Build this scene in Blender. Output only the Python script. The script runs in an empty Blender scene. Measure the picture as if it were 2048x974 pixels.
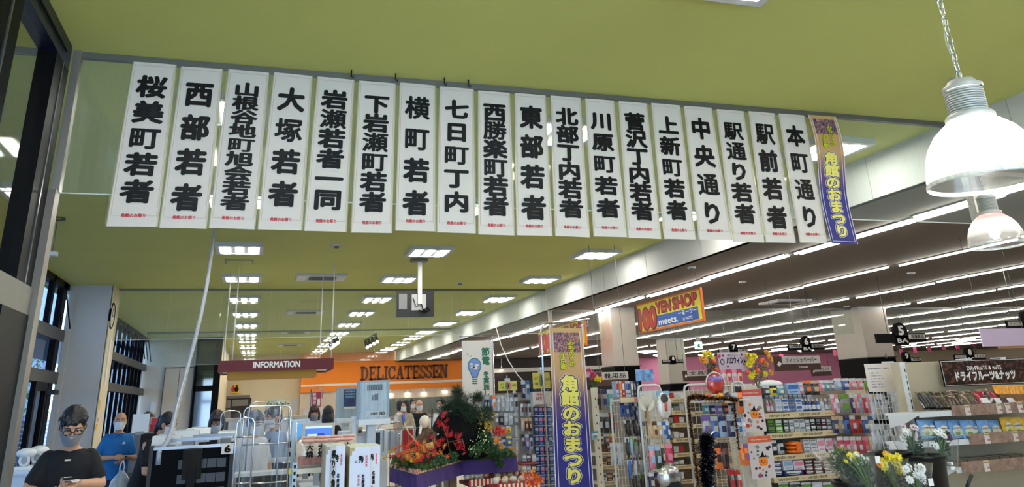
import bpy, math, random
from mathutils import Matrix, Vector
random.seed(7)
PI = math.pi
C = bpy.context.scene.collection

# ------------------------------------------------------------------ camera
CAM_YAW, CAM_PITCH, CAM_ROLL = -0.3174, 0.3531, -0.0423
FPX, PCX, PCY, CAM_H = 1546.6, 1024.0, 227.6, 1.6
def cam_axes():
    cy, sy = math.cos(CAM_YAW), math.sin(CAM_YAW)
    cp, sp = math.cos(CAM_PITCH), math.sin(CAM_PITCH)
    cr, sr = math.cos(CAM_ROLL), math.sin(CAM_ROLL)
    Rz = Matrix(((cy, sy, 0), (-sy, cy, 0), (0, 0, 1)))
    B = Matrix(((1, 0, 0), (0, 0, 1), (0, -1, 0)))
    Rx = Matrix(((1, 0, 0), (0, cp, sp), (0, -sp, cp)))
    Rr = Matrix(((cr, sr, 0), (-sr, cr, 0), (0, 0, 1)))
    return Rr @ Rx @ B @ Rz
MC = cam_axes(); MCT = MC.transposed()
cam_d = bpy.data.cameras.new('camera')
cam = bpy.data.objects.new('camera', cam_d); C.objects.link(cam)
cam.matrix_world = Matrix.Translation((0, 0, CAM_H)) @ MCT.to_4x4()
cam_d.sensor_width = 36.0
cam_d.lens = 36.0 * FPX / 2048.0
cam_d.shift_x = 0.0
cam_d.shift_y = (PCY - 487.0) / 2048.0
cam_d.clip_end = 300
bpy.context.scene.camera = cam

# ------------------------------------------------------------------ world and exposure
sc = bpy.context.scene
sc.view_settings.view_transform = 'Standard'
sc.view_settings.look = 'None'
sc.view_settings.exposure = 1.65
sc.view_settings.gamma = 1.0
sc.view_settings.use_curve_mapping = False
SKY_STRENGTH = 2.6
LED_STRENGTH = 12.5
TUBE_STRENGTH = 12.0
w = bpy.data.worlds.new('world'); sc.world = w; w.use_nodes = True
nt = w.node_tree; nt.nodes.clear()
wo = nt.nodes.new('ShaderNodeOutputWorld'); bg = nt.nodes.new('ShaderNodeBackground')
tc = nt.nodes.new('ShaderNodeTexCoord'); sx = nt.nodes.new('ShaderNodeSeparateXYZ'); rp = nt.nodes.new('ShaderNodeValToRGB')
nt.links.new(tc.outputs['Generated'], sx.inputs[0]); nt.links.new(sx.outputs['Z'], rp.inputs[0])
rp.color_ramp.elements[0].color = (0.56, 0.76, 1.0, 1); rp.color_ramp.elements[1].color = (0.32, 0.52, 1.0, 1)
nt.links.new(rp.outputs[0], bg.inputs[0]); bg.inputs[1].default_value = SKY_STRENGTH
nt.links.new(bg.outputs[0], wo.inputs[0])

# ------------------------------------------------------------------ helpers
def ray(px, py):
    return MCT @ Vector(((px - PCX) / FPX, -(py - PCY) / FPX, -1.0))
def at(px, py, Y):                       # point at real depth Y
    d = ray(px, py); return Vector((0, 0, CAM_H)) + d * (Y / d.y)
def atx(px, py, X):
    d = ray(px, py); return Vector((0, 0, CAM_H)) + d * (X / d.x)
def atz(px, py, Z):
    d = ray(px, py); return Vector((0, 0, CAM_H)) + d * ((Z - CAM_H) / d.z)
def span(x0, x1, y0, y1, Y):             # -> X0,X1,Ztop->Z1,Zbot->Z0 of a frontal rectangle at depth Y
    ym, xm = (y0 + y1) / 2, (x0 + x1) / 2
    return at(x0, ym, Y).x, at(x1, ym, Y).x, at(xm, y1, Y).z, at(xm, y0, Y).z

def lin(c):
    return tuple(((v / 255.0) / 12.92 if v / 255.0 <= 0.04045 else ((v / 255.0 + 0.055) / 1.055) ** 2.4) for v in c)
MATS = {}
def mat(name, rgb=(200, 200, 200), rough=0.6, metal=0.0, emit=0.0, noise=0.0, nscale=8.0, bump=0.0, coat=0.0, spec=0.5, emit_rgb=None):
    if name in MATS: return MATS[name]
    m = bpy.data.materials.new(name); m.use_nodes = True; MATS[name] = m
    n = m.node_tree.nodes; L = m.node_tree.links; b = n['Principled BSDF']
    c = lin(rgb) + (1,)
    b.inputs['Base Color'].default_value = c
    b.inputs['Roughness'].default_value = rough; b.inputs['Metallic'].default_value = metal
    b.inputs['Specular IOR Level'].default_value = spec
    b.inputs['Coat Weight'].default_value = coat
    if noise > 0 or bump > 0:
        t = n.new('ShaderNodeTexCoord'); z = n.new('ShaderNodeTexNoise'); z.inputs['Scale'].default_value = nscale; z.inputs['Detail'].default_value = 4
        L.new(t.outputs['Object'], z.inputs['Vector'])
        if noise > 0:
            r = n.new('ShaderNodeValToRGB')
            r.color_ramp.elements[0].position = 0.3; r.color_ramp.elements[1].position = 0.7
            r.color_ramp.elements[0].color = tuple(v * (1 - noise) for v in c[:3]) + (1,)
            r.color_ramp.elements[1].color = tuple(min(1, v * (1 + noise)) for v in c[:3]) + (1,)
            L.new(z.outputs['Fac'], r.inputs[0]); L.new(r.outputs[0], b.inputs['Base Color'])
        if bump > 0:
            bp = n.new('ShaderNodeBump'); bp.inputs['Strength'].default_value = bump; bp.inputs['Distance'].default_value = 0.01
            L.new(z.outputs['Fac'], bp.inputs['Height']); L.new(bp.outputs[0], b.inputs['Normal'])
    if emit > 0:
        b.inputs['Emission Color'].default_value = (lin(emit_rgb) if emit_rgb else lin(rgb)) + (1,)
        b.inputs['Emission Strength'].default_value = emit
    return m
def rgbm(rgb, rough=0.5, coat=0.0):
    return mat('paint_%d_%d_%d_%d' % (*rgb, int(rough * 10)), rgb, rough, coat=max(coat, 0.25 if rough < 0.45 else 0), noise=0.12, nscale=30)
def glassmat(name, tint=(235, 245, 240), gloss=1.0, rough=0.02, veil=0.0):
    if name in MATS: return MATS[name]
    m = bpy.data.materials.new(name); m.use_nodes = True; MATS[name] = m
    n = m.node_tree.nodes; L = m.node_tree.links; n.clear()
    o = n.new('ShaderNodeOutputMaterial'); tr = n.new('ShaderNodeBsdfTransparent'); gl = n.new('ShaderNodeBsdfGlossy')
    lw = n.new('ShaderNodeLayerWeight'); lw.inputs[0].default_value = 0.5; pw = n.new('ShaderNodeMath'); pw.operation = 'POWER'; pw.inputs[1].default_value = 5.0
    fr = n.new('ShaderNodeMath'); fr.operation = 'MULTIPLY_ADD'; fr.inputs[1].default_value = 0.96; fr.inputs[2].default_value = 0.04
    L.new(lw.outputs['Facing'], pw.inputs[0]); L.new(pw.outputs[0], fr.inputs[0]); mx = n.new('ShaderNodeMixShader'); mu = n.new('ShaderNodeMath'); mu.operation = 'MULTIPLY'; mu.use_clamp = True
    tr.inputs[0].default_value = lin(tint) + (1,); gl.inputs['Roughness'].default_value = rough
    mu.inputs[1].default_value = gloss
    L.new(fr.outputs[0], mu.inputs[0]); L.new(mu.outputs[0], mx.inputs[0]); L.new(tr.outputs[0], mx.inputs[1]); L.new(gl.outputs[0], mx.inputs[2])
    out = mx.outputs[0]
    if veil > 0:
        df = n.new('ShaderNodeBsdfDiffuse'); df.inputs[0].default_value = (0.8, 0.85, 0.83, 1)
        m2 = n.new('ShaderNodeMixShader'); m2.inputs[0].default_value = veil
        # fine vertical smears on the film
        t = n.new('ShaderNodeTexCoord'); mp = n.new('ShaderNodeMapping'); z = n.new('ShaderNodeTexNoise'); mr = n.new('ShaderNodeMapRange')
        mp.inputs['Scale'].default_value = (30, 30, 0.8); z.inputs['Scale'].default_value = 1.5
        mr.inputs['To Min'].default_value = veil * 0.3; mr.inputs['To Max'].default_value = veil * 1.7
        L.new(t.outputs['Object'], mp.inputs[0]); L.new(mp.outputs[0], z.inputs['Vector']); L.new(z.outputs['Fac'], mr.inputs[0]); L.new(mr.outputs[0], m2.inputs[0])
        L.new(out, m2.inputs[1]); L.new(df.outputs[0], m2.inputs[2]); out = m2.outputs[0]
    L.new(out, o.inputs[0])
    return m

def rootpos(o):
    p = Vector((0, 0, 0))
    while o is not None:
        p += o.location; o = o.parent
    return p
class MB:
    def __init__(s): s.v = []; s.f = []; s.m = []; s.sm = []
    def add(s, vs, fs, m=0, smooth=False):
        k = len(s.v); s.v += [tuple(v) for v in vs]
        for f in fs: s.f.append(tuple(i + k for i in f)); s.m.append(m); s.sm.append(smooth)
        return s
    def box(s, x0, x1, y0, y1, z0, z1, m=0):
        return s.add([(x0,y0,z0),(x1,y0,z0),(x1,y1,z0),(x0,y1,z0),(x0,y0,z1),(x1,y0,z1),(x1,y1,z1),(x0,y1,z1)],
              [(0,3,2,1),(4,5,6,7),(0,1,5,4),(1,2,6,5),(2,3,7,6),(3,0,4,7)], m)
    def quad(s, a, b, c, d, m=0): return s.add([a,b,c,d],[(0,1,2,3)],m)
    def tube(s, pts, r, n=8, m=0, closed=False, smooth=True):
        pts = [Vector(p) for p in pts]; N = len(pts); vs = []; rs = r if isinstance(r, (list, tuple)) else [r] * N
        up = None
        for i, p in enumerate(pts):
            a = pts[(i - 1) % N] if (i > 0 or closed) else p; b = pts[(i + 1) % N] if (i < N - 1 or closed) else p
            t = (b - a)
            if t.length < 1e-9: t = Vector((0, 0, 1))
            t.normalize()
            if up is None:
                up = Vector((0, 0, 1)) if abs(t.z) < 0.9 else Vector((1, 0, 0))
            u = up - t * up.dot(t)
            if u.length < 1e-6: u = t.orthogonal()
            u.normalize(); w_ = t.cross(u); up = u
            for k in range(n):
                an = 2 * PI * k / n; vs.append(p + (u * math.cos(an) + w_ * math.sin(an)) * rs[i])
        fs = []
        for i in range(N if closed else N - 1):
            j = (i + 1) % N
            for k in range(n): fs.append((i*n+k, i*n+(k+1)%n, j*n+(k+1)%n, j*n+k))
        if not closed: fs.append(tuple(range(n))[::-1]); fs.append(tuple((N-1)*n+k for k in range(n)))
        return s.add(vs, fs, m, smooth)
    def cyl(s, p0, p1, r0, r1=None, n=12, m=0, smooth=True): return s.tube([p0, p1], [r0, r0 if r1 is None else r1], n, m, smooth=smooth)
    def lathe(s, prof, c=(0,0,0), n=24, m=0, smooth=True):
        vs = []; fs = []
        for r, z in prof:
            for k in range(n):
                a = 2*PI*k/n; vs.append((c[0]+r*math.cos(a), c[1]+r*math.sin(a), c[2]+z))
        for i in range(len(prof)-1):
            for k in range(n): fs.append((i*n+k, i*n+(k+1)%n, (i+1)*n+(k+1)%n, (i+1)*n+k))
        return s.add(vs, fs, m, smooth)
    def ball(s, c, r, n=12, m=0, jit=0):
        rx, ry, rz = (r, r, r) if not isinstance(r, (tuple, list)) else r
        vs = []; fs = []; h = max(4, n // 2)
        for i in range(h + 1):
            t = PI * i / h
            for k in range(n):
                a = 2*PI*k/n; q = 1 + (random.uniform(-jit, jit) if jit else 0)
                vs.append((c[0]+rx*q*math.sin(t)*math.cos(a), c[1]+ry*q*math.sin(t)*math.sin(a), c[2]+rz*q*math.cos(t)))
        for i in range(h):
            for k in range(n): fs.append((i*n+k, (i+1)*n+k, (i+1)*n+(k+1)%n, i*n+(k+1)%n))
        return s.add(vs, fs, m, True)
    def prism(s, poly, z0, z1, m=0, ax='z'):   # poly list of 2D points; ax: extrusion axis
        n = len(poly)
        f3 = {'z': lambda p, h: (p[0], p[1], h), 'y': lambda p, h: (p[0], h, p[1]), 'x': lambda p, h: (h, p[0], p[1])}[ax]
        vs = [f3(p, z0) for p in poly] + [f3(p, z1) for p in poly]
        fs = [tuple(range(n))[::-1], tuple(range(n, 2*n))] + [(i, (i+1) % n, n+(i+1) % n, n+i) for i in range(n)]
        return s.add(vs, fs, m)
    def build(s, name, mats, parent=None, local=False, origin=None):
        me = bpy.data.meshes.new(name)
        if not isinstance(mats, (list, tuple)): mats = [mats]
        off = Vector((0, 0, 0)); loc = Vector((0, 0, 0))
        if parent is None and not local:
            xs = [v[0] for v in s.v]; ys = [v[1] for v in s.v]; zs = [v[2] for v in s.v]
            loc = Vector(origin) if origin is not None else Vector(((min(xs)+max(xs))/2, (min(ys)+max(ys))/2, min(zs)))
            off = loc
        elif parent is not None and not local: off = rootpos(parent)
        me.from_pydata([(v[0]-off.x, v[1]-off.y, v[2]-off.z) for v in s.v], [], s.f)
        for m_ in mats: me.materials.append(m_)
        me.polygons.foreach_set('material_index', s.m); me.polygons.foreach_set('use_smooth', s.sm)
        me.update()
        o = bpy.data.objects.new(name, me); C.objects.link(o); o.location = loc
        if parent is not None: o.parent = parent
        return o
def tag(o, label, cat, group=None, kind=None):
    if label: o['label'] = label
    if cat: o['category'] = cat
    if group: o['group'] = group
    if kind: o['kind'] = kind
    return o
def thing(name, label, cat, loc=(0,0,0), rotz=0.0, group=None):
    o = bpy.data.objects.new(name, None); C.objects.link(o); o.empty_display_size = 0.1
    o.location = loc; o.rotation_euler = (0, 0, rotz)
    return tag(o, label, cat, group)
def struct(name, mb, m, parent=None):
    o = mb.build(name, m, parent); 
    if parent is None: o['kind'] = 'structure'
    return o
def dup(root, loc, rotz=None, label=None, group=None):
    r = root.copy(); C.objects.link(r); r.location = loc
    if rotz is not None: r.rotation_euler = (0, 0, rotz)
    if label: r['label'] = label
    if group: r['group'] = group
    for ch in list(root.children):
        c = ch.copy(); C.objects.link(c); c.parent = r
        for g in list(ch.children):
            d = g.copy(); C.objects.link(d); d.parent = c
    return r
def bx(x0, x1, y0, y1, z0, z1, name, m, parent=None, bev=0):
    return MB().box(x0, x1, y0, y1, z0, z1).build(name, m, parent)

# ------------------------------------------------------------------ lettering (flat print)
_tc = {}
def glyphs(s):
    if s in _tc: return _tc[s]
    c = bpy.data.curves.new('t', 'FONT'); c.body = s; c.resolution_u = 2
    o = bpy.data.objects.new('t', c); me = bpy.data.meshes.new_from_object(o)
    vs = [(v.co.x, v.co.y) for v in me.vertices]; fs = [tuple(p.vertices) for p in me.polygons]
    bpy.data.objects.remove(o); bpy.data.curves.remove(c); bpy.data.meshes.remove(me)
    _tc[s] = (vs, fs); return _tc[s]
def offs(b, n=8):
    return [(0, 0)] if b <= 0 else [(b*math.cos(2*PI*k/n), b*math.sin(2*PI*k/n)) for k in range(n)]
def outward(fn, x, y):
    o = Vector(fn(x, y)); n_ = (Vector(fn(x + .01, y)) - o).cross(Vector(fn(x, y + .01)) - o); n_.normalize(); return n_
STG = 0.00007
def put_char(mb, ch, fn, cx, cy, w, h, bold=0.0, m=0, n=8):     # em box centred at cx,cy, size w x h; fn maps (x,y)->3D
    vs, fs = glyphs(ch); nn = outward(fn, cx, cy)
    for k, (dx, dy) in enumerate(offs(bold, n)):
        mb.add([Vector(fn(cx + (x + dx - 0.5) * w, cy + (y + dy - 0.38) * h)) + nn * (STG * k) for x, y in vs], fs, m)
def put_line(mb, s, fn, x0, x1, cy, h, bold=0.0, m=0, n=6):     # whole word stretched between x0,x1, cap height h
    vs, fs = glyphs(s)
    if not vs: return
    a = min(v[0] for v in vs); b = max(v[0] for v in vs); sx_ = (x1 - x0) / (b - a); sy_ = h / 0.72
    nn = outward(fn, (x0 + x1) / 2, cy)
    for k, (dx, dy) in enumerate(offs(bold, n)):
        mb.add([Vector(fn(x0 + (x - a + dx) * sx_, cy + (y + dy - 0.36) * sy_)) + nn * (STG * k) for x, y in vs], fs, m)
def front(Y): return lambda x, z: (x, Y, z)                      # print facing -Y

# ------------------------------------------------------------------ common materials
WHITE = mat('white_paint', (226, 226, 222), 0.5, noise=0.02)
CREAM = mat('cream_metal', (214, 205, 184), 0.45, noise=0.03, nscale=4)
BLACK = mat('black_frame', (7, 8, 11), 0.45, noise=0.1, nscale=20, spec=0.08)
GREYM = mat('grey_metal', (120, 121, 120), 0.4, metal=0.6, noise=0.04)
TAUPE = mat('taupe_panel', (104, 101, 96), 0.5, metal=0.2, noise=0.04)
CHROME = mat('chrome', (205, 208, 212), 0.15, metal=1.0)
INK = mat('black_ink', (6, 6, 7), 0.6, spec=0.2)
RED = mat('red_ink', (196, 30, 50), 0.5)
PAPER = mat('paper', (216, 209, 202), 0.65, noise=0.015, nscale=3)
SKIN = mat('skin', (196, 150, 122), 0.55, noise=0.06, nscale=12)
GLASS = glassmat('curtain_glass', (247, 251, 248), 1.2, 0.03, veil=0.05)
CLEAR = glassmat('clear_film', (250, 251, 252), 0.8, 0.10, veil=0.02)
DARKG = mat('dark_plastic', (15, 16, 19), 0.5, noise=0.1)
WPLAS = mat('white_plastic', (218, 222, 226), 0.35, noise=0.02)
# ================================================================== structure
GREEN = mat('green_ceiling_paint', (200, 204, 117), 0.75, noise=0.07, nscale=0.35)
HC = 3.98; HS = 3.5; XS = 6.33
struct('ceiling', MB().box(-4.0, XS, -3.2, 39.6, HC, HC + 0.1), GREEN)
SALES = mat('sales_ceiling_paint', (111, 103, 95), 0.8, noise=0.02, nscale=0.5)
struct('ceiling_sales', MB().box(XS + 0.02, 46, -3.2, 42.4, HS, HS + 0.1), SALES)
BULK = mat('bulkhead_paint', (200, 200, 197), 0.7, noise=0.03, nscale=0.8)
tr = struct('trim_1', MB().box(XS, XS + 0.1, -3.2, 38.8, HS, HC), BULK)
for k in range(24):     # board joints of the bulkhead
    MB().box(XS - 0.004, XS + 0.001, -2.4 + 1.82 * k, -2.392 + 1.82 * k, HS, HC).build('joint', mat('joint_line', (170, 170, 165), 0.8), tr)
FLOORM = mat('floor_tile', (176, 166, 152), 0.35, noise=0.06, nscale=1.5)
fl = struct('floor', MB().box(-4.0, 46, -3.2, 42.4, -0.1, 0), FLOORM)
WALLW = mat('wall_white', (208, 206, 200), 0.75, noise=0.03, nscale=1)
WALLC = mat('wall_cream', (214, 200, 172), 0.75, noise=0.02, nscale=1)
struct('wall_front', MB().box(4.5, 46, -3.4, -3.2, 0, 4.1).box(-4.0, 4.5, -3.4, -3.2, 3.9, 4.1), WALLW)
wf_ = struct('window_3', MB().box(-3.6, 4.5, -3.36, -3.24, 2.19, 2.39).box(-3.6, 4.5, -3.36, -3.24, 0, 0.12).box(-3.6, 4.5, -3.36, -3.24, 3.8, 3.9), BLACK)
for k in range(8): MB().box(-3.6 + 1.14*k, -3.5 + 1.14*k, -3.38, -3.22, 0, 3.9).build('mullion', BLACK, wf_)
struct('wall_right', MB().box(46, 46.2, -3.4, 42.6, 0, 4.1), WALLC)
# back wall of the sales floor: pink then beige
PINKW = mat('wall_pink', (232, 150, 190), 0.8, noise=0.03, nscale=0.5)
struct('wall_back', MB().box(18.5, 38.5, 42.2, 42.4, 0, 3.6), PINKW)
struct('wall_back_right', MB().box(38.5, 46, 42.2, 42.4, 0, 3.6), WALLC)
# cream and deli back wall
struct('wall_deli', MB().box(-1.2, 18.5, 39.3, 39.5, 0, 4.1), WALLC)
struct('wall_far_left', MB().box(-4.0, -1.27, 29.25, 29.4, 0, 4.1), WALLW)
struct('wall_side_far', MB().box(-1.32, -1.2, 29.4, 39.4, 0, 4.1), WALLC)
struct('wall_divider', MB().box(18.4, 18.5, 39.4, 42.3, 0, 3.6), WALLC)
# double door panel in the far left wall
dr = struct('door_1', MB().box(-2.87, -2.0, 29.19, 29.25, 0, 3.01), mat('door_panel', (198, 190, 176), 0.6, noise=0.02))
MB().box(-2.437, -2.427, 29.18, 29.195, 0, 3.0).build('gap', DARKG, dr)
for x in (-2.90, -2.0): MB().box(x, x + 0.03, 29.17, 29.25, 0, 3.04).build('frame', TAUPE, dr)
MB().box(-2.9, -1.97, 29.17, 29.25, 3.01, 3.04).build('frame', TAUPE, dr)
# dark framed entrance to the right of it
d2 = struct('door_2', MB().box(-1.36, -1.15, 29.0, 29.25, 0, 3.98), BLACK)
for a, b, z0, z1 in ((-1.95, -1.36, 3.86, 3.98), (-1.95, -1.36, 2.25, 2.42), (-1.95, -1.88, 0, 3.98)):
    MB().box(a, b, 29.0, 29.2, z0, z1).build('frame', BLACK, d2)
MB().box(-1.88, -1.36, 29.1, 29.11, 2.42, 3.86).build('pane', glassmat('reflecting_glass', (170, 175, 165), 3.0, 0.03), d2)
MB().box(-1.88, -1.36, 29.1, 29.11, 0.1, 2.25).build('pane', glassmat('bright_glass', (210, 225, 240), 3.0, 0.05), d2)
# baseboards
struct('baseboard_left', MB().box(-3.5, -3.47, 17.7, 29.2, 0, 0.1), TAUPE)

# left window wall X=-3.5
WF = mat('window_transom', (74, 74, 76), 0.45, metal=0.3, noise=0.05)
PANE = glassmat('window_glass', (186, 196, 206), 1.2, 0.01)
wn = struct('window_1', MB().box(-3.62, -3.5, -3.2, 29.25, 3.86, 3.98).box(-3.62, -3.5, -3.2, 29.25, 0, 0.12), BLACK)
for z0, z1 in ((2.93, 3.13), (2.19, 2.39)):
    MB().box(-3.6, -3.46, -3.2, 16.8, z0, z1).build('transom', WF, wn)
    MB().box(-3.6, -3.46, 17.66, 29.2, z0, z1).build('transom', WF, wn)
ym = [-2.95 + 1.75 * k for k in range(12)]
for y in ym:
    if y > 16.9: break
    MB().box(-3.6, -3.5, y + .05, y + 0.35, 0, 3.98).build('mullion', BLACK, wn)
    MB().box(-3.58, -3.5, y + 1.0, y + 1.14, 3.13, 3.98).build('mullion', BLACK, wn)
y = 17.9
while y < 29.1:
    MB().box(-3.58, -3.5, y, y + 0.06, 0, 3.98).build('mullion', BLACK, wn)
    for z in (3.02, 2.6):
        MB().cyl((-3.45, y + 0.45, 3.9), (-3.3, y + 0.45, 3.2), 0.015, n=6).build('window_stay', BLACK, wn) if z > 3 else None
    y += 0.8
MB().box(-3.585, -3.58, -3.2, 16.8, 0.1, 3.9).build('pane', PANE, wn)
MB().box(-3.575, -3.57, 17.6, 29.2, 0.1, 3.9).build('pane', PANE, wn)
# opened vent stays of the near bay
for yy in (15.45, 16.15):
    MB().cyl((-3.40, yy, 3.7), (-3.25, yy - 0.05, 3.1), 0.012, n=6).build('window_stay', BLACK, wn)
# glazed entrance door in the bay
d3 = struct('door_3', MB().box(-3.52, -3.44, 15.20, 15.32, 0, 2.19).box(-3.52, -3.44, 15.92, 16.02, 0, 2.19).box(-3.52, -3.44, 15.32, 15.92, 2.05, 2.19).box(-3.52, -3.44, 15.32, 15.92, 0, 0.2), BLACK)
MB().box(-3.49, -3.48, 15.32, 15.92, 0.2, 2.05).build('pane', PANE, d3)
MB().box(-3.5, -3.38, 16.3, 16.62, 2.0, 2.08).build('door_closer', DARKG, d3)
# pillar with sides
PILL = mat('pillar_white', (186, 190, 196), 0.6, noise=0.04, nscale=1.5)
pl = struct('wall_pillar', MB().box(-3.5, -2.75, 16.8, 17.66, 0, 3.98), PILL)
MB().box(-2.762, -2.735, 16.8, 16.83, 0, 3.98).build('corner_bead', mat('pillar_cream', (212, 200, 172), 0.6), pl)
MB().box(-2.75, -2.744, 16.83, 17.66, 0, 3.98).build('side_cladding', MATS['pillar_cream'], pl)
MB().box(-3.47, -3.38, 16.775, 16.8, 0, 3.98).build('edge_strip', mat('strip_grey', (188, 188, 186), 0.5), pl)

# near vestibule wall X=-1.35
vb = struct('window_2', MB().box(-1.47, -1.35, -3.2, 5.46, 3.80, 3.98), mat('navy_beam', (14, 24, 56), 0.35, metal=0.3, noise=0.05))
MB().box(-1.345, -1.335, -3.2, 5.3, 3.872, 3.884).build('beam_groove', BLACK, vb)
for a, b in ((4.02, 4.37), (5.13, 5.46), (2.3, 2.6), (0.5, 0.8)):
    MB().box(-1.47, -1.35, a, b, 0, 3.80).build('mullion', BLACK, vb)
    MB().box(-1.352, -1.343, (a + b) / 2 - 0.012, (a + b) / 2 + 0.012, 0, 3.80).build('mullion_groove', mat('groove_alu', (96, 99, 104), 0.25, metal=0.8), vb)
MB().box(-1.40, -1.335, -3.2, 5.455, 2.19, 2.352).build('transom', mat('transom_grey', (112, 110, 104), 0.45, metal=0.2, noise=0.03), vb)
MB().box(-1.40, -1.335, 4.9, 5.455, 0.0, 2.19).build('door_panel', BLACK, vb)
VG = glassmat('vestibule_glass', (190, 200, 185), 3.2, 0.01)
MB().box(-1.41, -1.405, -3.2, 5.2, 2.35, 3.80).build('pane', VG, vb)
MB().box(-1.41, -1.405, -3.2, 5.2, 0.1, 2.19).build('pane', VG, vb)
MB().box(-1.40, -1.305, 5.46, 5.575, 0, 2.98).build('jamb', mat('jamb_taupe', (122, 116, 108), 0.4, metal=0.4, noise=0.03), vb)

# glass smoke curtains
def curtain(label, Y, x0, x1, z0, z1, step, posts=(), first=None, group=None):
    t = thing('glass_smoke_curtain', label, 'glass partition', ((x0+x1)/2, Y, z0))
    MB().box(x0, x1, Y - 0.022, Y + 0.022, z1 - 0.045, z1).build('top_rail', GREYM, t)
    x = x0; nx = first if first else x0 + step
    while x < x1 - 0.02:
        e = min(nx, x1)
        MB().box(x + 0.004, e - 0.004, Y - 0.003, Y + 0.003, z0, z1 - 0.045).build('pane', GLASS, t)
        x = e; nx = e + step
    MB().box(x0, x1, Y - 0.006, Y + 0.006, z0 - 0.007, z0).build('edge_strip', mat('edge_strip', (200, 210, 205), 0.3), t)
    for a, b, pz in posts:
        MB().box(a, b, Y - 0.04, Y + 0.04, pz, z1).build('post', mat('post_alu', (150, 146, 140), 0.35, metal=0.6), t)
    return t
curtain('long glass smoke curtain under the green ceiling, carrying the row of paper banners', 5.55, -1.30, 6.38, 2.98, 3.98, 1.12, ((-1.35, -1.30, 2.98), (6.38, 6.46, 2.90)), first=-0.82)
curtain('narrow glass smoke curtain right of the banners, behind the big hanging lamp', 5.55, 6.47, 10.5, 2.87, 3.5, 1.0)
curtain('glass smoke curtain before the rows of LED ceiling lights, left of a grey post', 17.3, -2.72, 6.30, 2.99, 3.98, 0.97, ((6.36, 6.44, 2.55),))
curtain('glass smoke curtain left of the nearer white pillar', 17.3, 6.46, 7.75, 2.83, 3.5, 0.9)
curtain('glass smoke curtain between the two white pillars', 17.3, 8.35, 14.85, 2.83, 3.5, 1.3)
curtain('glass smoke curtain right of the farther white pillar', 17.3, 15.75, 28.0, 2.83, 3.5, 1.5)
curtain('farthest glass smoke curtain, in front of the orange fascia', 27.0, -3.3, 6.3, 2.99, 3.98, 1.0)

# square pillars on the sales floor
def pillar(x0, x1, y0, y1, zb, label):
    p = struct('wall_pillar_sales', MB().box(x0, x1, y0, y1, zb, HS), mat('pillar_beige', (198, 190, 178), 0.6, noise=0.03))
    MB().box(x0 - 0.01, x1 + 0.01, y0 - 0.01, y1 + 0.01, 0, zb - 0.01).build('lower_cladding', BLACK, p)
    MB().box(x0 - 0.03, x1 + 0.03, y0 - 0.03, y1 + 0.03, zb - 0.02, zb).build('trim_band', DARKG, p)
    MB().box(x0 - 0.004, x1 + 0.004, y0 - 0.004, y1 + 0.004, HS - 0.1, HS).build('collar', mat('collar', (186, 186, 186), 0.6), p)
    return p
pillar(7.75, 8.36, 16.9, 17.6, 2.21, '')
pillar(14.85, 15.7, 17.0, 18.1, 2.24, '')
pillar(14.55, 15.3, 27.0, 27.8, 1.9, '')
pillar(22.3, 23.1, 25.0, 25.8, 1.9, '')

# outside
og = struct('floor_outside', MB().box(-40, -4.0, -10, 60, -0.2, -0.05), mat('paving', (150, 150, 148), 0.8, noise=0.1))
tag(bx(-5.4, -3.7, -3, 30, 3.05, 3.15, 'entrance_canopy', mat('canopy', (150, 158, 170), 0.6)), 'grey canopy roof outside the left windows', 'canopy')
b = thing('white_building', 'pale building seen outside through the left windows', 'building', (-22, 42, -0.05))
MB().box(-30, -14, 60, 66, -0.05, 7).build('wall', mat('outside_white', (205, 210, 216), 0.7), b)
for k in range(4): MB().box(-28 + 3.4*k, -26.4 + 3.4*k, 59.9, 60.0, 1, 3).build('window', DARKG, b)
fn = thing('slat_fence', 'white slatted fence outside the entrance glass', 'fence', (-6.2, 24, -0.05))
for k in range(13): MB().box(-6.25, -6.15, 14, 40, 0.05 + 0.12*k, 0.13 + 0.12*k).build('slat', mat('fence_white', (205, 214, 226), 0.6), fn)
for k in range(9): MB().box(-6.32, -6.25, 14 + 3.2*k, 14.1 + 3.2*k, -0.05, 1.65).build('post', MATS['fence_white'], fn)
def bush(cx, cy, r, h, label):
    t = thing('tree', label, 'tree', (cx, cy, -0.05))
    MB().cyl((cx, cy, -0.05), (cx, cy, h * 0.6), 0.12, 0.07, 8).build('trunk', mat('bark', (80, 64, 50), 0.9), t)
    mb = MB()
    for k in range(900):
        a = random.uniform(0, 2*PI); q = random.random() ** 0.4; e = random.uniform(-1, 1)
        p = Vector((cx + r*q*math.cos(a)*math.sqrt(1-e*e), cy + r*q*math.sin(a)*math.sqrt(1-e*e), h*0.65 + r*1.1*q*e))
        d = Vector((random.uniform(-1,1), random.uniform(-1,1), random.uniform(-1,1))) * 0.16
        d2_ = Vector((random.uniform(-1,1), random.uniform(-1,1), random.uniform(-1,1))) * 0.16
        mb.add([p, p + d, p + d2_], [(0, 1, 2)])
    o = mb.build('foliage', mat('foliage_green', (104, 142, 70), 0.8, noise=0.3, nscale=2), t); o['kind'] = 'stuff'
bush(-9.5, 34, 2.2, 4.0, 'leafy green tree outside, seen low through the entrance door glass')
bush(-11, 44, 2.6, 5.0, 'leafy green tree outside, farther off behind the fence')
bush(-8.5, 27, 1.6, 3.2, 'small green tree outside nearest the windows')
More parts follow.
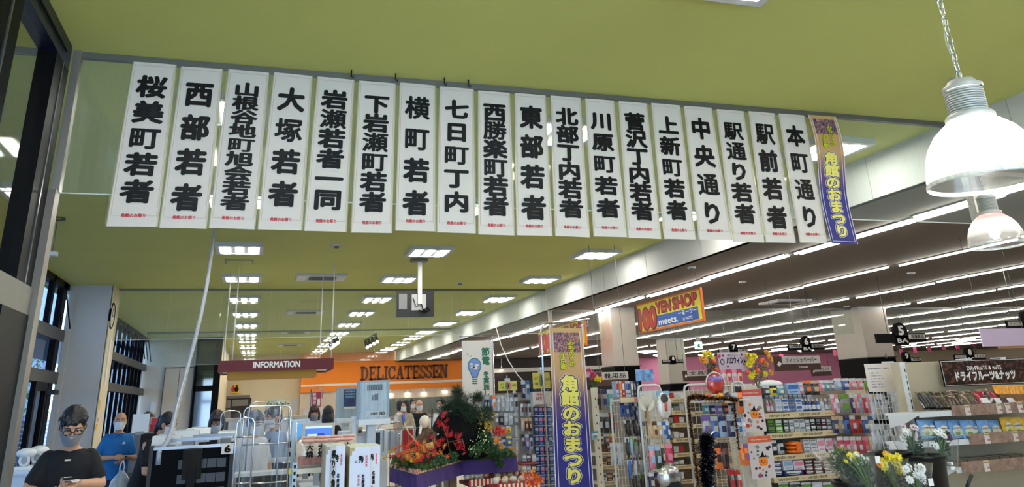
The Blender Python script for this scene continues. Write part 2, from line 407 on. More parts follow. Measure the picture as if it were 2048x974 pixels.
# ================================================================== ceiling fixtures
LEDM = mat('led_strip', (255, 252, 244), 0.5, emit=LED_STRENGTH)
TUBEM = mat('fluorescent_tube', (255, 250, 240), 0.5, emit=TUBE_STRENGTH)
HOUS = mat('fixture_housing', (196, 200, 204), 0.4, noise=0.02)
def led():
    t = thing('led_ceiling_light', '', 'ceiling light', (0, 0, HC))
    h = MB().box(-0.35, 0.35, -0.35, 0.35, -0.035, 0)
    for a, b, c, d in ((-0.35,-0.29,-0.35,0.35),(0.29,0.35,-0.35,0.35),(-0.29,0.29,-0.35,-0.29),(-0.29,0.29,0.29,0.35)):
        h.box(a, b, c, d, -0.065, -0.035)
    h.build('housing', HOUS, t, local=True)
    for k in (-1, 0, 1):
        MB().box(k*0.19 - 0.045, k*0.19 + 0.045, -0.27, 0.27, -0.071, -0.035).build('lamp', LEDM, t, local=True)
    for k in (-0.5, 0.5):
        MB().box(k*0.19 - 0.035, k*0.19 + 0.035, -0.29, 0.29, -0.056, -0.035).build('reflector', mat('reflector_grey', (120, 122, 124), 0.4), t, local=True)
    return t
L0 = None
cols = [(-0.37, 'left'), (2.60, 'middle'), (5.60, 'right')]
rowsY = [0.45, 3.40] + [6.45, 9.5] + [12.62 + 3.0 * k for k in range(9)]
ordn = ['nearest', 'second', 'third', 'fourth', 'fifth', 'sixth', 'seventh', 'eighth', 'ninth', 'tenth', 'eleventh', 'twelfth', 'thirteenth']
for ci, (x, cn) in enumerate(cols):
    for ri, y in enumerate(rowsY):
        if ri >= 4: lab = 'three-lamp square LED ceiling light, %s beyond the banners in the %s column' % (ordn[ri - 4], cn)
        else: lab = 'square LED ceiling light near or behind the banners, %s in the %s column' % (ordn[ri], cn)
        if L0 is None: L0 = led(); o = L0; o['label'] = lab; o['group'] = 'square LED ceiling lights'; o.location = (x, y, HC)
        else: o = dup(L0, (x, y, HC), label=lab)
def tube():
    t = thing('fluorescent_light', '', 'ceiling light', (0, 0, HS))
    MB().box(-0.025, 0.025, -1.17, 1.17, -0.02, 0).build('housing', mat('tube_housing', (130, 130, 130), 0.5), t, local=True)
    MB().cyl((0, -1.14, -0.033), (0, 1.14, -0.033), 0.012, n=6).build('tube', TUBEM, t, local=True)
    return t
T0 = None
for i in range(12):
    x = 7.52 + 2.72 * i
    n = int(min(14, 4 + i * 1.4 + 10)); off = (0.0, 0.9, 0.3, 1.3)[i % 4]
    for k in range(15):
        y = 1.3 + off + 2.44 * k
        if y > 38 or (i > 4 and y < 6 + i): continue
        for dx in ((-0.05, 0.05) if i == 0 else (0,)):
            xx = x + dx + (0.09 if k % 2 else 0)
            lab = 'fluorescent light, %s from the near end, %s row from the bulkhead%s' % ((ordn + ['fourteenth', 'fifteenth'])[k], ordn[i].replace('nearest', 'first'), '' if i else (', left lamp' if dx < 0 else ', right lamp'))
            if T0 is None: T0 = tube(); o = T0; o['label'] = lab
            else: o = dup(T0, (xx, y, HS), label=lab)
            o.location = (xx, y, HS); o['group'] = 'fluorescent lights, row %d' % (i + 1)
# round saucer lights far back
D0 = None
for k, (x, y) in enumerate(((23.7, 39.5), (20.4, 38.5), (25.7, 35.6), (28.8, 37.6), (32.3, 33.9), (33.0, 30.9), (22.0, 41), (27.0, 31.2), (36.5, 34.5), (30.2, 35.0), (17.5, 34.5))):
    lab = 'round white ceiling lamp over the far aisles'
    if D0 is None:
        D0 = thing('round_ceiling_lamp', lab, 'ceiling light', (x, y, HS), group='round lamps at the back of the store')
        MB().lathe([(0.0, -0.1), (0.3, -0.09), (0.42, -0.05), (0.45, 0)], n=20).build('diffuser', mat('saucer_glow', (255, 250, 240), 0.5, emit=3.0), D0, local=True)
        MB().lathe([(0.45, -0.02), (0.5, -0.02), (0.5, 0)], n=20).build('rim', HOUS, D0, local=True)
    else: dup(D0, (x, y, HS))
# air conditioning cassettes on the green ceiling
def cassette(x, y, z, lab, vane=False):
    t = thing('ceiling_air_conditioner', lab, 'air conditioner', (x, y, z))
    MB().box(x-0.47, x+0.47, y-0.38, y+0.38, z-0.045, z).build('panel', HOUS, t)
    g = MB().box(x-0.24, x+0.27, y-0.22, y+0.2, z-0.05, z-0.045).build('intake', DARKG, t)
    for k in range(9): MB().box(x-0.24, x+0.27, y-0.20+0.045*k, y-0.19+0.045*k, z-0.056, z-0.05).build('louvre', mat('louvre', (120, 122, 120), 0.5), t)
    MB().box(x-0.45, x-0.30, y-0.3, y+0.3, z-0.052, z-0.045).build('outlet', WHITE, t)
    MB().box(x+0.30, x+0.45, y-0.3, y+0.3, z-0.052, z-0.045).build('outlet', WHITE, t)
    if vane: MB().box(x+0.30, x+0.42, y-0.42, y-0.30, z-0.09, z-0.05).build('sensor', WHITE, t)
cassette(1.08, 15.55, HC, 'nearest of the ceiling cassette air conditioners on the green ceiling', True)
cassette(1.12, 21.5, HC, 'second ceiling cassette air conditioner, behind the glass on the green ceiling')
cassette(1.16, 27.4, HC, 'third ceiling cassette air conditioner, farther along the green ceiling')
cassette(1.2, 33.0, HC, 'farthest ceiling cassette air conditioner on the green ceiling')
p = atz(1570, 602, HS); cassette(p.x, p.y, HS, 'square air vent on the grey sales ceiling right of the yellow board')
t = thing('ceiling_hatch', 'thin rectangular access hatch on the green ceiling between two LED lights', 'hatch', (-0.4, 13.98, HC))
MB().box(-0.63, -0.17, 13.8, 14.18, HC-0.012, HC).build('frame', GREYM, t); MB().box(-0.60, -0.20, 13.83, 14.15, HC-0.016, HC-0.01).build('panel', GREEN, t)
for (px, py, z, lab) in ((673, 490, HC, 'round smoke detector on the green ceiling left of the lights'), (920, 565, HC, 'small round sprinkler on the green ceiling right of the hung monitor'), (1383, 534, HS, 'flat detector on the grey ceiling above the yellow board'), (1485, 563, HS, 'flat detector on the grey ceiling right of the yellow board'), (1822, 545, HS, 'small detector between two fluorescent rows at right'), (1693, 612, HS, 'small detector beside the farther white pillar'), (103, 567, HC, 'small detector above the left pillar')):
    p = atz(px, py, z); r = 0.09 if z == HC else 0.07
    t = thing('smoke_detector', lab, 'detector', (p.x, p.y, z))
    MB().lathe([(r, 0), (r, -0.02), (0.001, -0.025)], n=16).build('base', HOUS, t, local=True)
    MB().lathe([(r*0.5, -0.02), (r*0.4, -0.05), (0.001, -0.055)], n=12).build('head', GREYM, t, local=True)
for k, x in enumerate((0.532, 0.867, 1.25, 1.443)):
    tag(MB().cyl((x, 5.46, HC), (x, 5.46, HC-0.05), 0.006, n=5).tube([(x, 5.46, HC-0.05), (x+0.012, 5.46, HC-0.065), (x+0.02, 5.46, HC-0.045)], 0.005, 5).build('ceiling_hook', DARKG), '%s small dark hook from the left on the green ceiling above the banners' % ['first', 'second', 'third', 'fourth'][k], 'hook')

# monitor hung from the ceiling, back to us
t = thing('hanging_monitor', 'black monitor seen from behind on a white pole from the green ceiling', 'monitor', (2.55, 13.6, HC))
MB().box(2.225, 2.875, 13.55, 13.63, 2.995, 3.43).build('case', mat('monitor_back', (38, 38, 42), 0.5), t)
MB().box(2.48, 2.73, 13.53, 13.55, 3.10, 3.37).build('mount_plate', mat('mount_plate', (190, 190, 188), 0.5), t)
MB().box(2.26, 2.40, 13.545, 13.55, 3.12, 3.38).build('label_panel', mat('label_grey', (140, 140, 140), 0.5), t)
MB().box(2.58, 2.65, 13.48, 13.54, 3.2, HC-0.05).build('pole', WHITE, t)
MB().box(2.46, 2.74, 13.42, 13.6, HC-0.06, HC).build('ceiling_bracket', GREYM, t)
MB().tube([(2.5, 13.52, 3.3), (2.55, 13.48, 3.15), (2.62, 13.5, 3.3), (2.66, 13.48, 3.12), (2.72, 13.52, 3.08)], 0.01, 5).build('cable', INK, t)
MB().tube([(2.60, 13.52, 3.1), (2.7, 13.48, 3.05), (2.79, 13.5, 3.1), (2.76, 13.5, 3.15), (2.66, 13.5, 3.08)], 0.012, 5).build('cable', INK, t)

# big pendant lamps
def pendant(cx, cy, zb, R, lab, chain_col, pink):
    t = thing('pendant_lamp', lab, 'lamp', (cx, cy, zb))
    H = R * 1.30
    prof = [(R, 0), (R*1.0, 0.02), (R*0.985, H*0.18), (R*0.94, H*0.38), (R*0.85, H*0.58), (R*0.70, H*0.76), (R*0.50, H*0.90), (R*0.34, H*0.98)]
    sh = MB()
    n = 96; vs = []; fs = []
    for r, z in prof:
        for k in range(n):
            a = 2*PI*k/n; rr = r * (1 + 0.008 * (k % 2)); vs.append((rr*math.cos(a), rr*math.sin(a), z))
    for i in range(len(prof)-1):
        for k in range(n): fs.append((i*n+k, i*n+(k+1)%n, (i+1)*n+(k+1)%n, (i+1)*n+k))
    sh.add(vs, fs, 0, True)
    shm = shade_mat('prismatic_shade' + ('_pink' if pink else ''), pink)
    sh.build('shade', shm, t, local=True)
    MB().lathe([(R, -0.004), (R*1.02, 0.0), (R*1.02, 0.012), (R*0.99, 0.014), (R*0.98, 0)], n=64).build('shade_rim', glassmat('rim_clear', (240, 240, 236), 2.5, 0.1, veil=0.35), t, local=True)
    # socket housing
    c = MB(); z0 = H*0.96
    c.lathe([(R*0.30, z0-0.01), (R*0.44, z0), (R*0.44, z0+R*0.07), (R*0.40, z0+R*0.12), (R*0.33, z0+R*0.14)], n=32)
    c.build('collar', mat('socket_grey', (176, 176, 172), 0.4, metal=0.1), t, local=True)
    f = MB(); zz = z0 + R*0.14
    for k in range(10):
        f.lathe([(R*0.30, zz), (R*0.345, zz), (R*0.345, zz+R*0.030), (R*0.30, zz+R*0.030)], n=32); zz += R*0.048
    f.build('cooling_fins', MATS['socket_grey'], t, local=True)
    MB().lathe([(R*0.30, z0+R*0.1), (R*0.30, zz)], n=24).build('socket_core', mat('socket_dark', (80, 80, 80), 0.5), t, local=True)
    MB().lathe([(R*0.36, zz), (R*0.36, zz+R*0.08), (R*0.28, zz+R*0.13), (R*0.24, zz+R*0.2), (0.001, zz+R*0.21)], n=32).build('cap', MATS['socket_grey'], t, local=True)
    zt = zz + R*0.21
    MB().ball((0, 0, H*0.45), (R*0.20, R*0.20, R*0.32), 16).build('bulb', mat('pendant_bulb' + ('_soft' if pink else ''), (255, 252, 242), 0.5, emit=42.0 if not pink else 8.0), t, local=True)
    # chain of links and the flex twisted round it
    top = HC - zb; z = zt; k = 0; lk = 0.05; pitch = 0.04
    links = MB()
    while z < top - 0.01:
        pts = []
        for q in range(10):
            a = 2*PI*q/10; u = 0.011*math.cos(a); v = 0.5*lk*math.sin(a)
            pts.append((u, 0, z+lk/2+v) if k % 2 else (0, u, z+lk/2+v))
        links.tube(pts, 0.0032, 5, closed=True); z += pitch; k += 1
    ob = links.build('chain', chain_col, t, local=True)
    pts = []; m_ = int((top-zt)/0.06)
    for q in range(m_+1):
        zz2 = zt + (top-zt)*q/m_; a = q*0.55
        pts.append((0.017*math.cos(a)*math.sin(q*0.9+0.4), 0.017*math.sin(a), zz2))
    MB().tube(pts, 0.0045, 6).build('flex', mat('flex_white', (214, 208, 190), 0.5) if not pink else DARKG, t, local=True)
    MB().lathe([(0.05, top-0.03), (0.05, top)], n=16).build('ceiling_rose', MATS['socket_grey'], t, local=True)
def shade_mat(name, pink):
    if name in MATS: return MATS[name]
    m = bpy.data.materials.new(name); m.use_nodes = True; MATS[name] = m
    n = m.node_tree.nodes; L = m.node_tree.links; n.clear()
    o = n.new('ShaderNodeOutputMaterial'); tr = n.new('ShaderNodeBsdfTransparent'); tl = n.new('ShaderNodeBsdfTranslucent'); gl = n.new('ShaderNodeBsdfGlossy')
    m1 = n.new('ShaderNodeMixShader'); m2 = n.new('ShaderNodeMixShader')
    tr.inputs[0].default_value = (0.95, 0.95, 0.94, 1)
    t0 = n.new('ShaderNodeTexCoord'); s0 = n.new('ShaderNodeSeparateXYZ'); r0 = n.new('ShaderNodeMapRange')
    L.new(t0.outputs['Object'], s0.inputs[0]); L.new(s0.outputs['Z'], r0.inputs[0])
    r0.inputs['From Min'].default_value = 0.06; r0.inputs['From Max'].default_value = 0.13; r0.inputs['To Min'].default_value = 0.16; r0.inputs['To Max'].default_value = 0.72; L.new(r0.outputs[0], m1.inputs[0])
    tl.inputs[0].default_value = (0.9, 0.9, 0.88, 1)
    if pink:
        t = n.new('ShaderNodeTexCoord'); s = n.new('ShaderNodeSeparateXYZ'); r = n.new('ShaderNodeValToRGB')
        L.new(t.outputs['Object'], s.inputs[0]); L.new(s.outputs['Z'], r.inputs[0])
        r.color_ramp.elements[0].position = 0.16; r.color_ramp.elements[0].color = (0.92, 0.9, 0.9, 1)
        r.color_ramp.elements[1].position = 0.22; r.color_ramp.elements[1].color = (0.75, 0.35, 0.36, 1)
        L.new(r.outputs[0], tl.inputs[0])
    gl.inputs['Roughness'].default_value = 0.15
    m2.inputs[0].default_value = 0.08
    L.new(tr.outputs[0], m1.inputs[1]); L.new(tl.outputs[0], m1.inputs[2]); L.new(m1.outputs[0], m2.inputs[1]); L.new(gl.outputs[0], m2.inputs[2]); L.new(m2.outputs[0], o.inputs[0])
    return m
q = at(1974, 366, 2.2); pendant(q.x, 2.2, q.z, 0.205, 'big bell shaped prismatic pendant lamp on a chain, nearest the camera', CHROME, False)
q = at(1996, 492, 4.6); pendant(q.x, 4.6, q.z, 0.200, 'smaller looking pendant lamp with pinkish top, below and behind the big one', GREYM, True)
# small drop pendant at the left, ceiling rose and white box on a cord
t = thing('drop_box', 'small white box on a thin cord from the green ceiling at far left', 'drop box', (-2.53, 10.9, 3.5))
MB().lathe([(0.09, 0.46), (0.09, 0.48)], n=16).add([], []).build('ceiling_rose', GREYM, t, local=True)
MB().cyl((0, 0, 0.03), (0, 0, 0.47), 0.006, n=6).build('cord', GREYM, t, local=True)
MB().box(-0.06, 0.06, -0.04, 0.04, 0, 0.05).build('body', WPLAS, t, local=True)

# ================================================================== paper banners on the glass
BAN = [
('桜美町若者',3.828,2.924,0.151,((-0.973,3.935), (-0.692,3.936), (-0.997,2.760), (-0.688,2.764))),
('西部若者',3.809,2.883,0.174,((-0.661,3.929), (-0.378,3.932), (-0.680,2.758), (-0.385,2.758))),
('山根谷地町旭会若者',3.836,2.896,0.099,((-0.341,3.936), (-0.057,3.932), (-0.372,2.764), (-0.074,2.761))),
('大塚若者',3.819,2.935,0.170,((-0.025,3.939), (0.253,3.932), (-0.056,2.762), (0.239,2.761))),
('岩瀬若者一同',3.828,2.920,0.139,((0.289,3.934), (0.564,3.930), (0.251,2.760), (0.544,2.759))),
('下岩瀬町若者',3.813,2.912,0.138,((0.598,3.928), (0.882,3.928), (0.575,2.755), (0.866,2.758))),
('横町若者',3.825,2.900,0.174,((0.911,3.939), (1.192,3.936), (0.890,2.777), (1.186,2.777))),
('七日町丁内',3.820,2.932,0.146,((1.226,3.932), (1.502,3.931), (1.196,2.770), (1.492,2.769))),
('西勝楽町若者',3.818,2.914,0.145,((1.539,3.924), (1.807,3.924), (1.512,2.763), (1.798,2.761))),
('東部若者',3.815,2.892,0.179,((1.845,3.927), (2.113,3.927), (1.812,2.763), (2.102,2.763))),
('北部丁内若者',3.825,2.917,0.141,((2.155,3.930), (2.423,3.928), (2.124,2.764), (2.414,2.759))),
('川原町若者',3.808,2.926,0.143,((2.462,3.929), (2.726,3.928), (2.444,2.768), (2.734,2.767))),
('菅沢丁内若者',3.825,2.915,0.145,((2.767,3.929), (3.037,3.927), (2.741,2.763), (3.035,2.759))),
('上新町若者',3.816,2.924,0.152,((3.075,3.935), (3.355,3.932), (3.058,2.761), (3.348,2.760))),
('中央通り',3.819,2.895,0.180,((3.387,3.931), (3.667,3.934), (3.377,2.763), (3.690,2.764))),
('駅通り若者',3.809,2.912,0.156,((3.713,3.927), (3.992,3.926), (3.695,2.749), (4.002,2.749))),
('駅前若者',3.817,2.877,0.185,((4.038,3.930), (4.313,3.928), (4.010,2.751), (4.308,2.751))),
('本町通り',3.814,2.890,0.183,((4.352,3.931), (4.635,3.932), (4.353,2.756), (4.636,2.756))),
]
def quadmap(cs, Y, bend):
    (ax, az), (bx_, bz), (cx, cz), (dx, dz) = cs       # TL TR BL BR
    def f(u, v, e=0.0):                                 # u 0..1 left to right, v 0..1 top to bottom
        x = (ax*(1-u)+bx_*u)*(1-v) + (cx*(1-u)+dx*u)*v; z = (az*(1-u)+bz*u)*(1-v) + (cz*(1-u)+dz*u)*v
        ox, oy = bend(u, v)
        return (x + ox, Y + oy - e, z)
    return f
PRINT_INK = mat('banner_ink', (6, 6, 7), 0.5, spec=0.25)
BORDER = mat('banner_border', (188, 150, 140), 0.6)
TAPE = glassmat('tape', (238, 238, 214), 1.0, 0.25, veil=0.10)
ords = ['first', 'second', 'third', 'fourth', 'fifth', 'sixth', 'seventh', 'eighth', 'ninth', 'tenth', 'eleventh', 'twelfth', 'thirteenth', 'fourteenth', 'fifteenth', 'sixteenth', 'seventeenth', 'eighteenth']
YB = 5.53
for i, (s, z0, z1, ch, cs) in enumerate(BAN):
    amp = random.uniform(0.0, 0.005)
    f = quadmap(cs, YB, lambda u, v, a=amp: (0, -a*math.sin(v*PI*2+1.3) - 0.003*math.sin(u*PI)))
    wid = cs[1][0] - cs[0][0]; hei = cs[0][1] - cs[2][1]
    mb = MB(); nu, nv = 4, 14; vs = []; fs = []
    for b_ in range(nv+1):
        for a_ in range(nu+1): vs.append(f(a_/nu, b_/nv))
    k0 = len(vs)
    for b_ in range(nv+1):
        for a_ in range(nu+1): vs.append(f(a_/nu, b_/nv, -0.002))
    for b_ in range(nv):
        for a_ in range(nu):
            q0 = b_*(nu+1)+a_; fs.append((q0, q0+nu+1, q0+nu+2, q0+1)); fs.append((k0+q0, k0+q0+1, k0+q0+nu+2, k0+q0+nu+1))
    t = thing('paper_banner', 'white vertical paper banner reading %s in thick black brush characters, %s from the left' % (s, ords[i]), 'banner', (cs[2][0]+wid/2, YB, cs[2][1]), group=None)
    sheet_ = mb.add(vs, fs, 0, True).build('sheet', PAPER, t)
    # border lines
    bl = MB(); e = 0.002
    def seg(u0, v0, u1, v1):
        n_ = 8
        for k in range(n_):
            a0, a1 = k/n_, (k+1)/n_
            if u0 == u1: bl.quad(f(u0, v0+(v1-v0)*a0, e), f(u0, v0+(v1-v0)*a1, e), f(u0+0.008, v0+(v1-v0)*a1, e), f(u0+0.008, v0+(v1-v0)*a0, e))
            else: bl.quad(f(u0+(u1-u0)*a0, v0, e), f(u0+(u1-u0)*a0, v0+0.0018, e), f(u0+(u1-u0)*a1, v0+0.0018, e), f(u0+(u1-u0)*a1, v0, e))
    seg(0.05, 0.02, 0.05, 0.94); seg(0.945, 0.02, 0.945, 0.94); seg(0.05, 0.02, 0.95, 0.02); seg(0.05, 0.938, 0.26, 0.938); seg(0.74, 0.938, 0.95, 0.938)
    bl.build('border_line', BORDER, sheet_)
    tx = MB(); n_ = len(s); zt = (cs[0][1] - z0) / hei; zb_ = (cs[0][1] - z1) / hei; chv = ch / hei
    pit = ((zb_ - zt) - chv) / (n_ - 1)
    cw = 0.185 / wid if ch > 0.12 else 0.175 / wid
    for k, c_ in enumerate(s):
        vc = zt + chv/2 + pit*k
        put_char(tx, c_, lambda x, y, f=f: f(x, -y, 0.0035), 0.50, -vc, cw*1.04, chv*1.10, bold=0.046 if c_ not in '瀬横勝塚駅館町通' else 0.031)
    tx.build('lettering', PRINT_INK, sheet_)
    ft = MB(); wch = 0.082
    for k, c_ in enumerate('角館のお祭り'):
        put_char(ft, c_, lambda x, y, f=f: f(x, -y, 0.0035), 0.5 + (k-2.5)*0.083, -0.938, 0.085, 0.0225, bold=0.035, n=6)
    ft.build('footer_lettering', RED, sheet_)
    for u in (0.0, 1.0):
        MB().quad(f(u-0.03, 0.0, 0.004), f(u-0.03, 1.0, 0.004), f(u+0.02, 1.0, 0.004), f(u+0.02, 0.0, 0.004)).build('tape_strip', TAPE, t)

# festival banner design shared by the small and the tall one
def banner_fabric():
    if 'festival_fabric' in MATS: return MATS['festival_fabric']
    m = bpy.data.materials.new('festival_fabric'); m.use_nodes = True; MATS['festival_fabric'] = m
    n = m.node_tree.nodes; L = m.node_tree.links; b = n['Principled BSDF']; b.inputs['Roughness'].default_value = 0.5
    t = n.new('ShaderNodeUVMap'); s = n.new('ShaderNodeSeparateXYZ'); r = n.new('ShaderNodeValToRGB')
    L.new(t.outputs[0], s.inputs[0]); L.new(s.outputs['Y'], r.inputs[0]); L.new(r.outputs[0], b.inputs['Base Color'])
    e = r.color_ramp.elements
    e[0].position = 0.0; e[0].color = lin((206, 170, 112)) + (1,); e[1].position = 0.62; e[1].color = lin((38, 34, 128)) + (1,)
    for p_, c_ in ((0.30, (196, 156, 108)), (0.45, (104, 70, 104)), (1.0, (26, 30, 120))):
        k = e.new(p_); k.color = lin(c_) + (1,)
    return m
def photo_mat():
    if 'festival_photo' in MATS: return MATS['festival_photo']
    m = bpy.data.materials.new('festival_photo'); m.use_nodes = True; MATS['festival_photo'] = m
    n = m.node_tree.nodes; L = m.node_tree.links; b = n['Principled BSDF']; b.inputs['Roughness'].default_value = 0.4
    t = n.new('ShaderNodeTexCoord'); v = n.new('ShaderNodeTexNoise'); v.inputs['Scale'].default_value = 28; v.inputs['Detail'].default_value = 8; v.inputs['Distortion'].default_value = 2.0
    r = n.new('ShaderNodeValToRGB'); e = r.color_ramp.elements
    e[0].position = 0.36; e[0].color = lin((40, 34, 60)) + (1,); e[1].position = 0.66; e[1].color = lin((196, 170, 150)) + (1,)
    for p_, c_ in ((0.46, (84, 84, 130)), (0.54, (170, 100, 76))): k = e.new(p_); k.color = lin(c_) + (1,)
    L.new(t.outputs['Object'], v.inputs['Vector']); L.new(v.outputs['Fac'], r.inputs[0]); L.new(r.outputs[0], b.inputs['Base Color'])
    return m
YEL = mat('yellow_print', (232, 222, 108), 0.45); YEL2 = mat('lime_print', (206, 206, 40), 0.45); NAVY = mat('navy_print', (28, 28, 90), 0.45); WPR = mat('white_print', (226, 224, 232), 0.5); GRY = mat('dark_green_print', (50, 70, 20), 0.5)
def festival_banner(t, f, wid, hei, e):
    nu, nv = 4, 24; vs = []; fs = []
    for b_ in range(nv+1):
        for a_ in range(nu+1): vs.append(f(a_/nu, b_/nv))
    k0 = len(vs)
    for b_ in range(nv+1):
        for a_ in range(nu+1): vs.append(f(a_/nu, b_/nv, -e*1.5))
    for b_ in range(nv):
        for a_ in range(nu):
            q0 = b_*(nu+1)+a_; fs.append((q0, q0+nu+1, q0+nu+2, q0+1)); fs.append((k0+q0, k0+q0+1, k0+q0+nu+2, k0+q0+nu+1))
    ob = MB().add(vs, fs, 0, True).build('sheet', banner_fabric(), t)
    uv = ob.data.uv_layers.new(name='UVMap')
    uvl = [((i % (nu+1))/nu, (i // (nu+1))/nv) for i in range(k0)] * 2
    for lp in ob.data.loops: uv.data[lp.index].uv = uvl[lp.vertex_index]
    def strip(name, m, u0, u1, v0, v1, ee, n_=12):
        mb = MB()
        for k in range(n_):
            a0 = v0 + (v1-v0)*k/n_; a1 = v0 + (v1-v0)*(k+1)/n_
            mb.quad(f(u0, a0, ee), f(u0, a1, ee), f(u1, a1, ee), f(u1, a0, ee))
        return mb.build(name, m, t)
    strip('border_line', WPR, 0.085, 0.1, 0.02, 0.985, e, 24); strip('border_line', WPR, 0.90, 0.915, 0.02, 0.985, e, 24)
    strip('border_line', WPR, 0.085, 0.915, 0.982, 0.985, e, 2)
    strip('border_line', WPR, 0.0, 0.02, 0.0, 1.0, e, 24); strip('border_line', WPR, 0.98, 1.0, 0.0, 1.0, e, 24)
    strip('printed_photo', photo_mat(), 0.11, 0.89, 0.03, 0.155, e*1.5)
    g = lambda x, y, k: f(x, -y, k)
    for txt, m, rad, ee in (('small', GRY, 0.085, 2.2), ('small', YEL2, 0.035, 3.0)):
        mb = MB()
        for k, c_ in enumerate('みちのくの'): put_char(mb, c_, lambda x, y: f(x, -y, e*ee), 0.62, -(0.095 + 0.034*k), 0.20, 0.038, bold=rad, n=8)
        for k, c_ in enumerate('小京都'): put_char(mb, c_, lambda x, y: f(x, -y, e*ee), 0.36, -(0.175 + 0.037*k), 0.20, 0.038, bold=rad, n=8)
        mb.build('small_lettering', m, t)
    for m, rad, ee in ((WPR, 0.135, 2.0), (NAVY, 0.105, 2.6), (YEL, 0.050, 3.4)):
        mb = MB()
        for k, c_ in enumerate('角館のおまつり'):
            put_char(mb, c_, lambda x, y: f(x, -y, e*ee), 0.50, -(0.350 + 0.0925*k), 0.52, 0.097, bold=rad, n=10)
        mb.build('large_lettering', m, t)
cs = ((4.660, 3.934), (4.964, 3.936), (4.649, 2.751), (4.929, 2.746))
t = thing('festival_banner', 'small tan and navy banner reading 角館のおまつり at the right end of the white banners', 'banner', (4.8, YB, 2.75))
f = quadmap(cs, YB, lambda u, v: (0.02*math.sin(v*PI*2)*(1-v), -0.02 - 0.015*math.sin(v*PI*2.2)))
festival_banner(t, f, 0.3, 1.18, 0.002)
# ================================================================== signs and mid distance
ORANGE = mat('orange_fascia', (242, 134, 12), 0.5, noise=0.03, nscale=0.5)
t = thing('delicatessen_fascia', 'long orange fascia over the delicatessen with brown raised letters', 'sign', (6, 38.9, 2.25))
MB().box(2.0, 9.9, 38.9, 39.3, 2.25, 3.98 if False else 3.49).box(2.0, XS, 38.9, 39.3, 3.49, HC).build('board', ORANGE, t)
MB().box(2.0, 9.9, 38.87, 38.9, 2.50, 2.60).build('white_stripe', WHITE, t)
def slab_word(word, x0, x1, zb, h, Y, dep, m, parent):
    # slab serif capitals built from strokes
    W = {'D': 1.0, 'E': 0.92, 'L': 0.85, 'I': 0.48, 'C': 0.95, 'A': 1.0, 'T': 0.95, 'S': 0.75, 'N': 1.05}
    tot = sum(W[c] for c in word); sc_ = (x1 - x0) / tot; x = x0
    for c in word:
        w_ = W[c] * sc_ * 0.92; a = x; st = w_ * 0.24 if c != 'I' else w_ * 0.42; sf = h * 0.13; mb = MB()
        def B(u0, u1, v0, v1): mb.box(a + w_*u0, a + w_*u1, Y - dep, Y, zb + h*v0, zb + h*v1)
        if c == 'I': B(0, 1, 0, .13); B(0, 1, .87, 1); B(.28, .72, .1, .9)
        if c in 'EL':
            B(0, .5, 0, .13); B(.12, .36, 0, 1); B(0, .5, .87, 1); B(.36, 1, 0, .14); B(.88, 1, 0, .36)
            if c == 'E': B(.36, .95, .86, 1); B(.85, .95, .66, 1); B(.36, .72, .44, .56); B(.62, .72, .36, .64)
        if c == 'T': B(.38, .62, 0, 1); B(.25, .75, 0, .12); B(0, 1, .86, 1); B(0, .1, .64, 1); B(.9, 1, .64, 1)
        if c in 'DCS' or c in 'A' or c == 'N':
            def arc(cx, cz, rx, rz, a0, a1, th, n=10):
                o_ = []; i_ = []
                for k in range(n+1):
                    g = math.radians(a0 + (a1-a0)*k/n)
                    o_.append((a + w_*(cx + rx*math.cos(g)), zb + h*(cz + rz*math.sin(g)))); i_.append((a + w_*(cx + (rx-th)*math.cos(g)), zb + h*(cz + (rz-0.11)*math.sin(g))))
                for k in range(n): mb.prism([o_[k], i_[k], i_[k+1], o_[k+1]], Y - dep, Y, 0, 'y')
            if c == 'D': B(0, .5, 0, .12); B(0, .5, .88, 1); B(.12, .36, 0, 1); arc(.45, .5, .55, .5, -90, 90, .24)
            if c == 'C': arc(.5, .5, .5, .5, 42, 318, .24, 14); B(.84, .96, .62, .96); B(.84, .93, .08, .34)
            if c == 'S': arc(.5, .735, .48, .265, 20, 270, .24, 10); arc(.5, .265, .48, .265, -160, 90, .24, 10); B(.86, .98, .66, .98); B(.02, .13, .02, .34)
            if c == 'A':
                mb.prism([(a+w_*.08, zb), (a+w_*.24, zb), (a+w_*.56, zb+h), (a+w_*.42, zb+h)], Y-dep, Y, 0, 'y')
                mb.prism([(a+w_*.66, zb), (a+w_*.93, zb), (a+w_*.62, zb+h), (a+w_*.40, zb+h)], Y-dep, Y, 0, 'y')
                B(.25, .75, .28, .38); B(-.02, .36, 0, .1); B(.58, 1.03, 0, .1)
            if c == 'N':
                B(.10, .24, 0, 1); B(.78, .92, 0, 1); B(0, .36, 0, .1); B(0, .3, .9, 1); B(.66, 1.02, .9, 1)
                mb.prism([(a+w_*.12, zb+h), (a+w_*.40, zb+h), (a+w_*.92, zb), (a+w_*.68, zb)], Y-dep, Y, 0, 'y')
        mb.build('letter', m, parent); x += W[c] * sc_
x0, x1, z0, z1 = span(720, 897, 738, 764, 38.8)
slab_word('DELICATESSEN', at(721, 754, 38.85).x, at(897, 750, 38.85).x, 2.70, 0.62, 38.895, 0.06, mat('brown_letter', (92, 44, 24), 0.5), t)
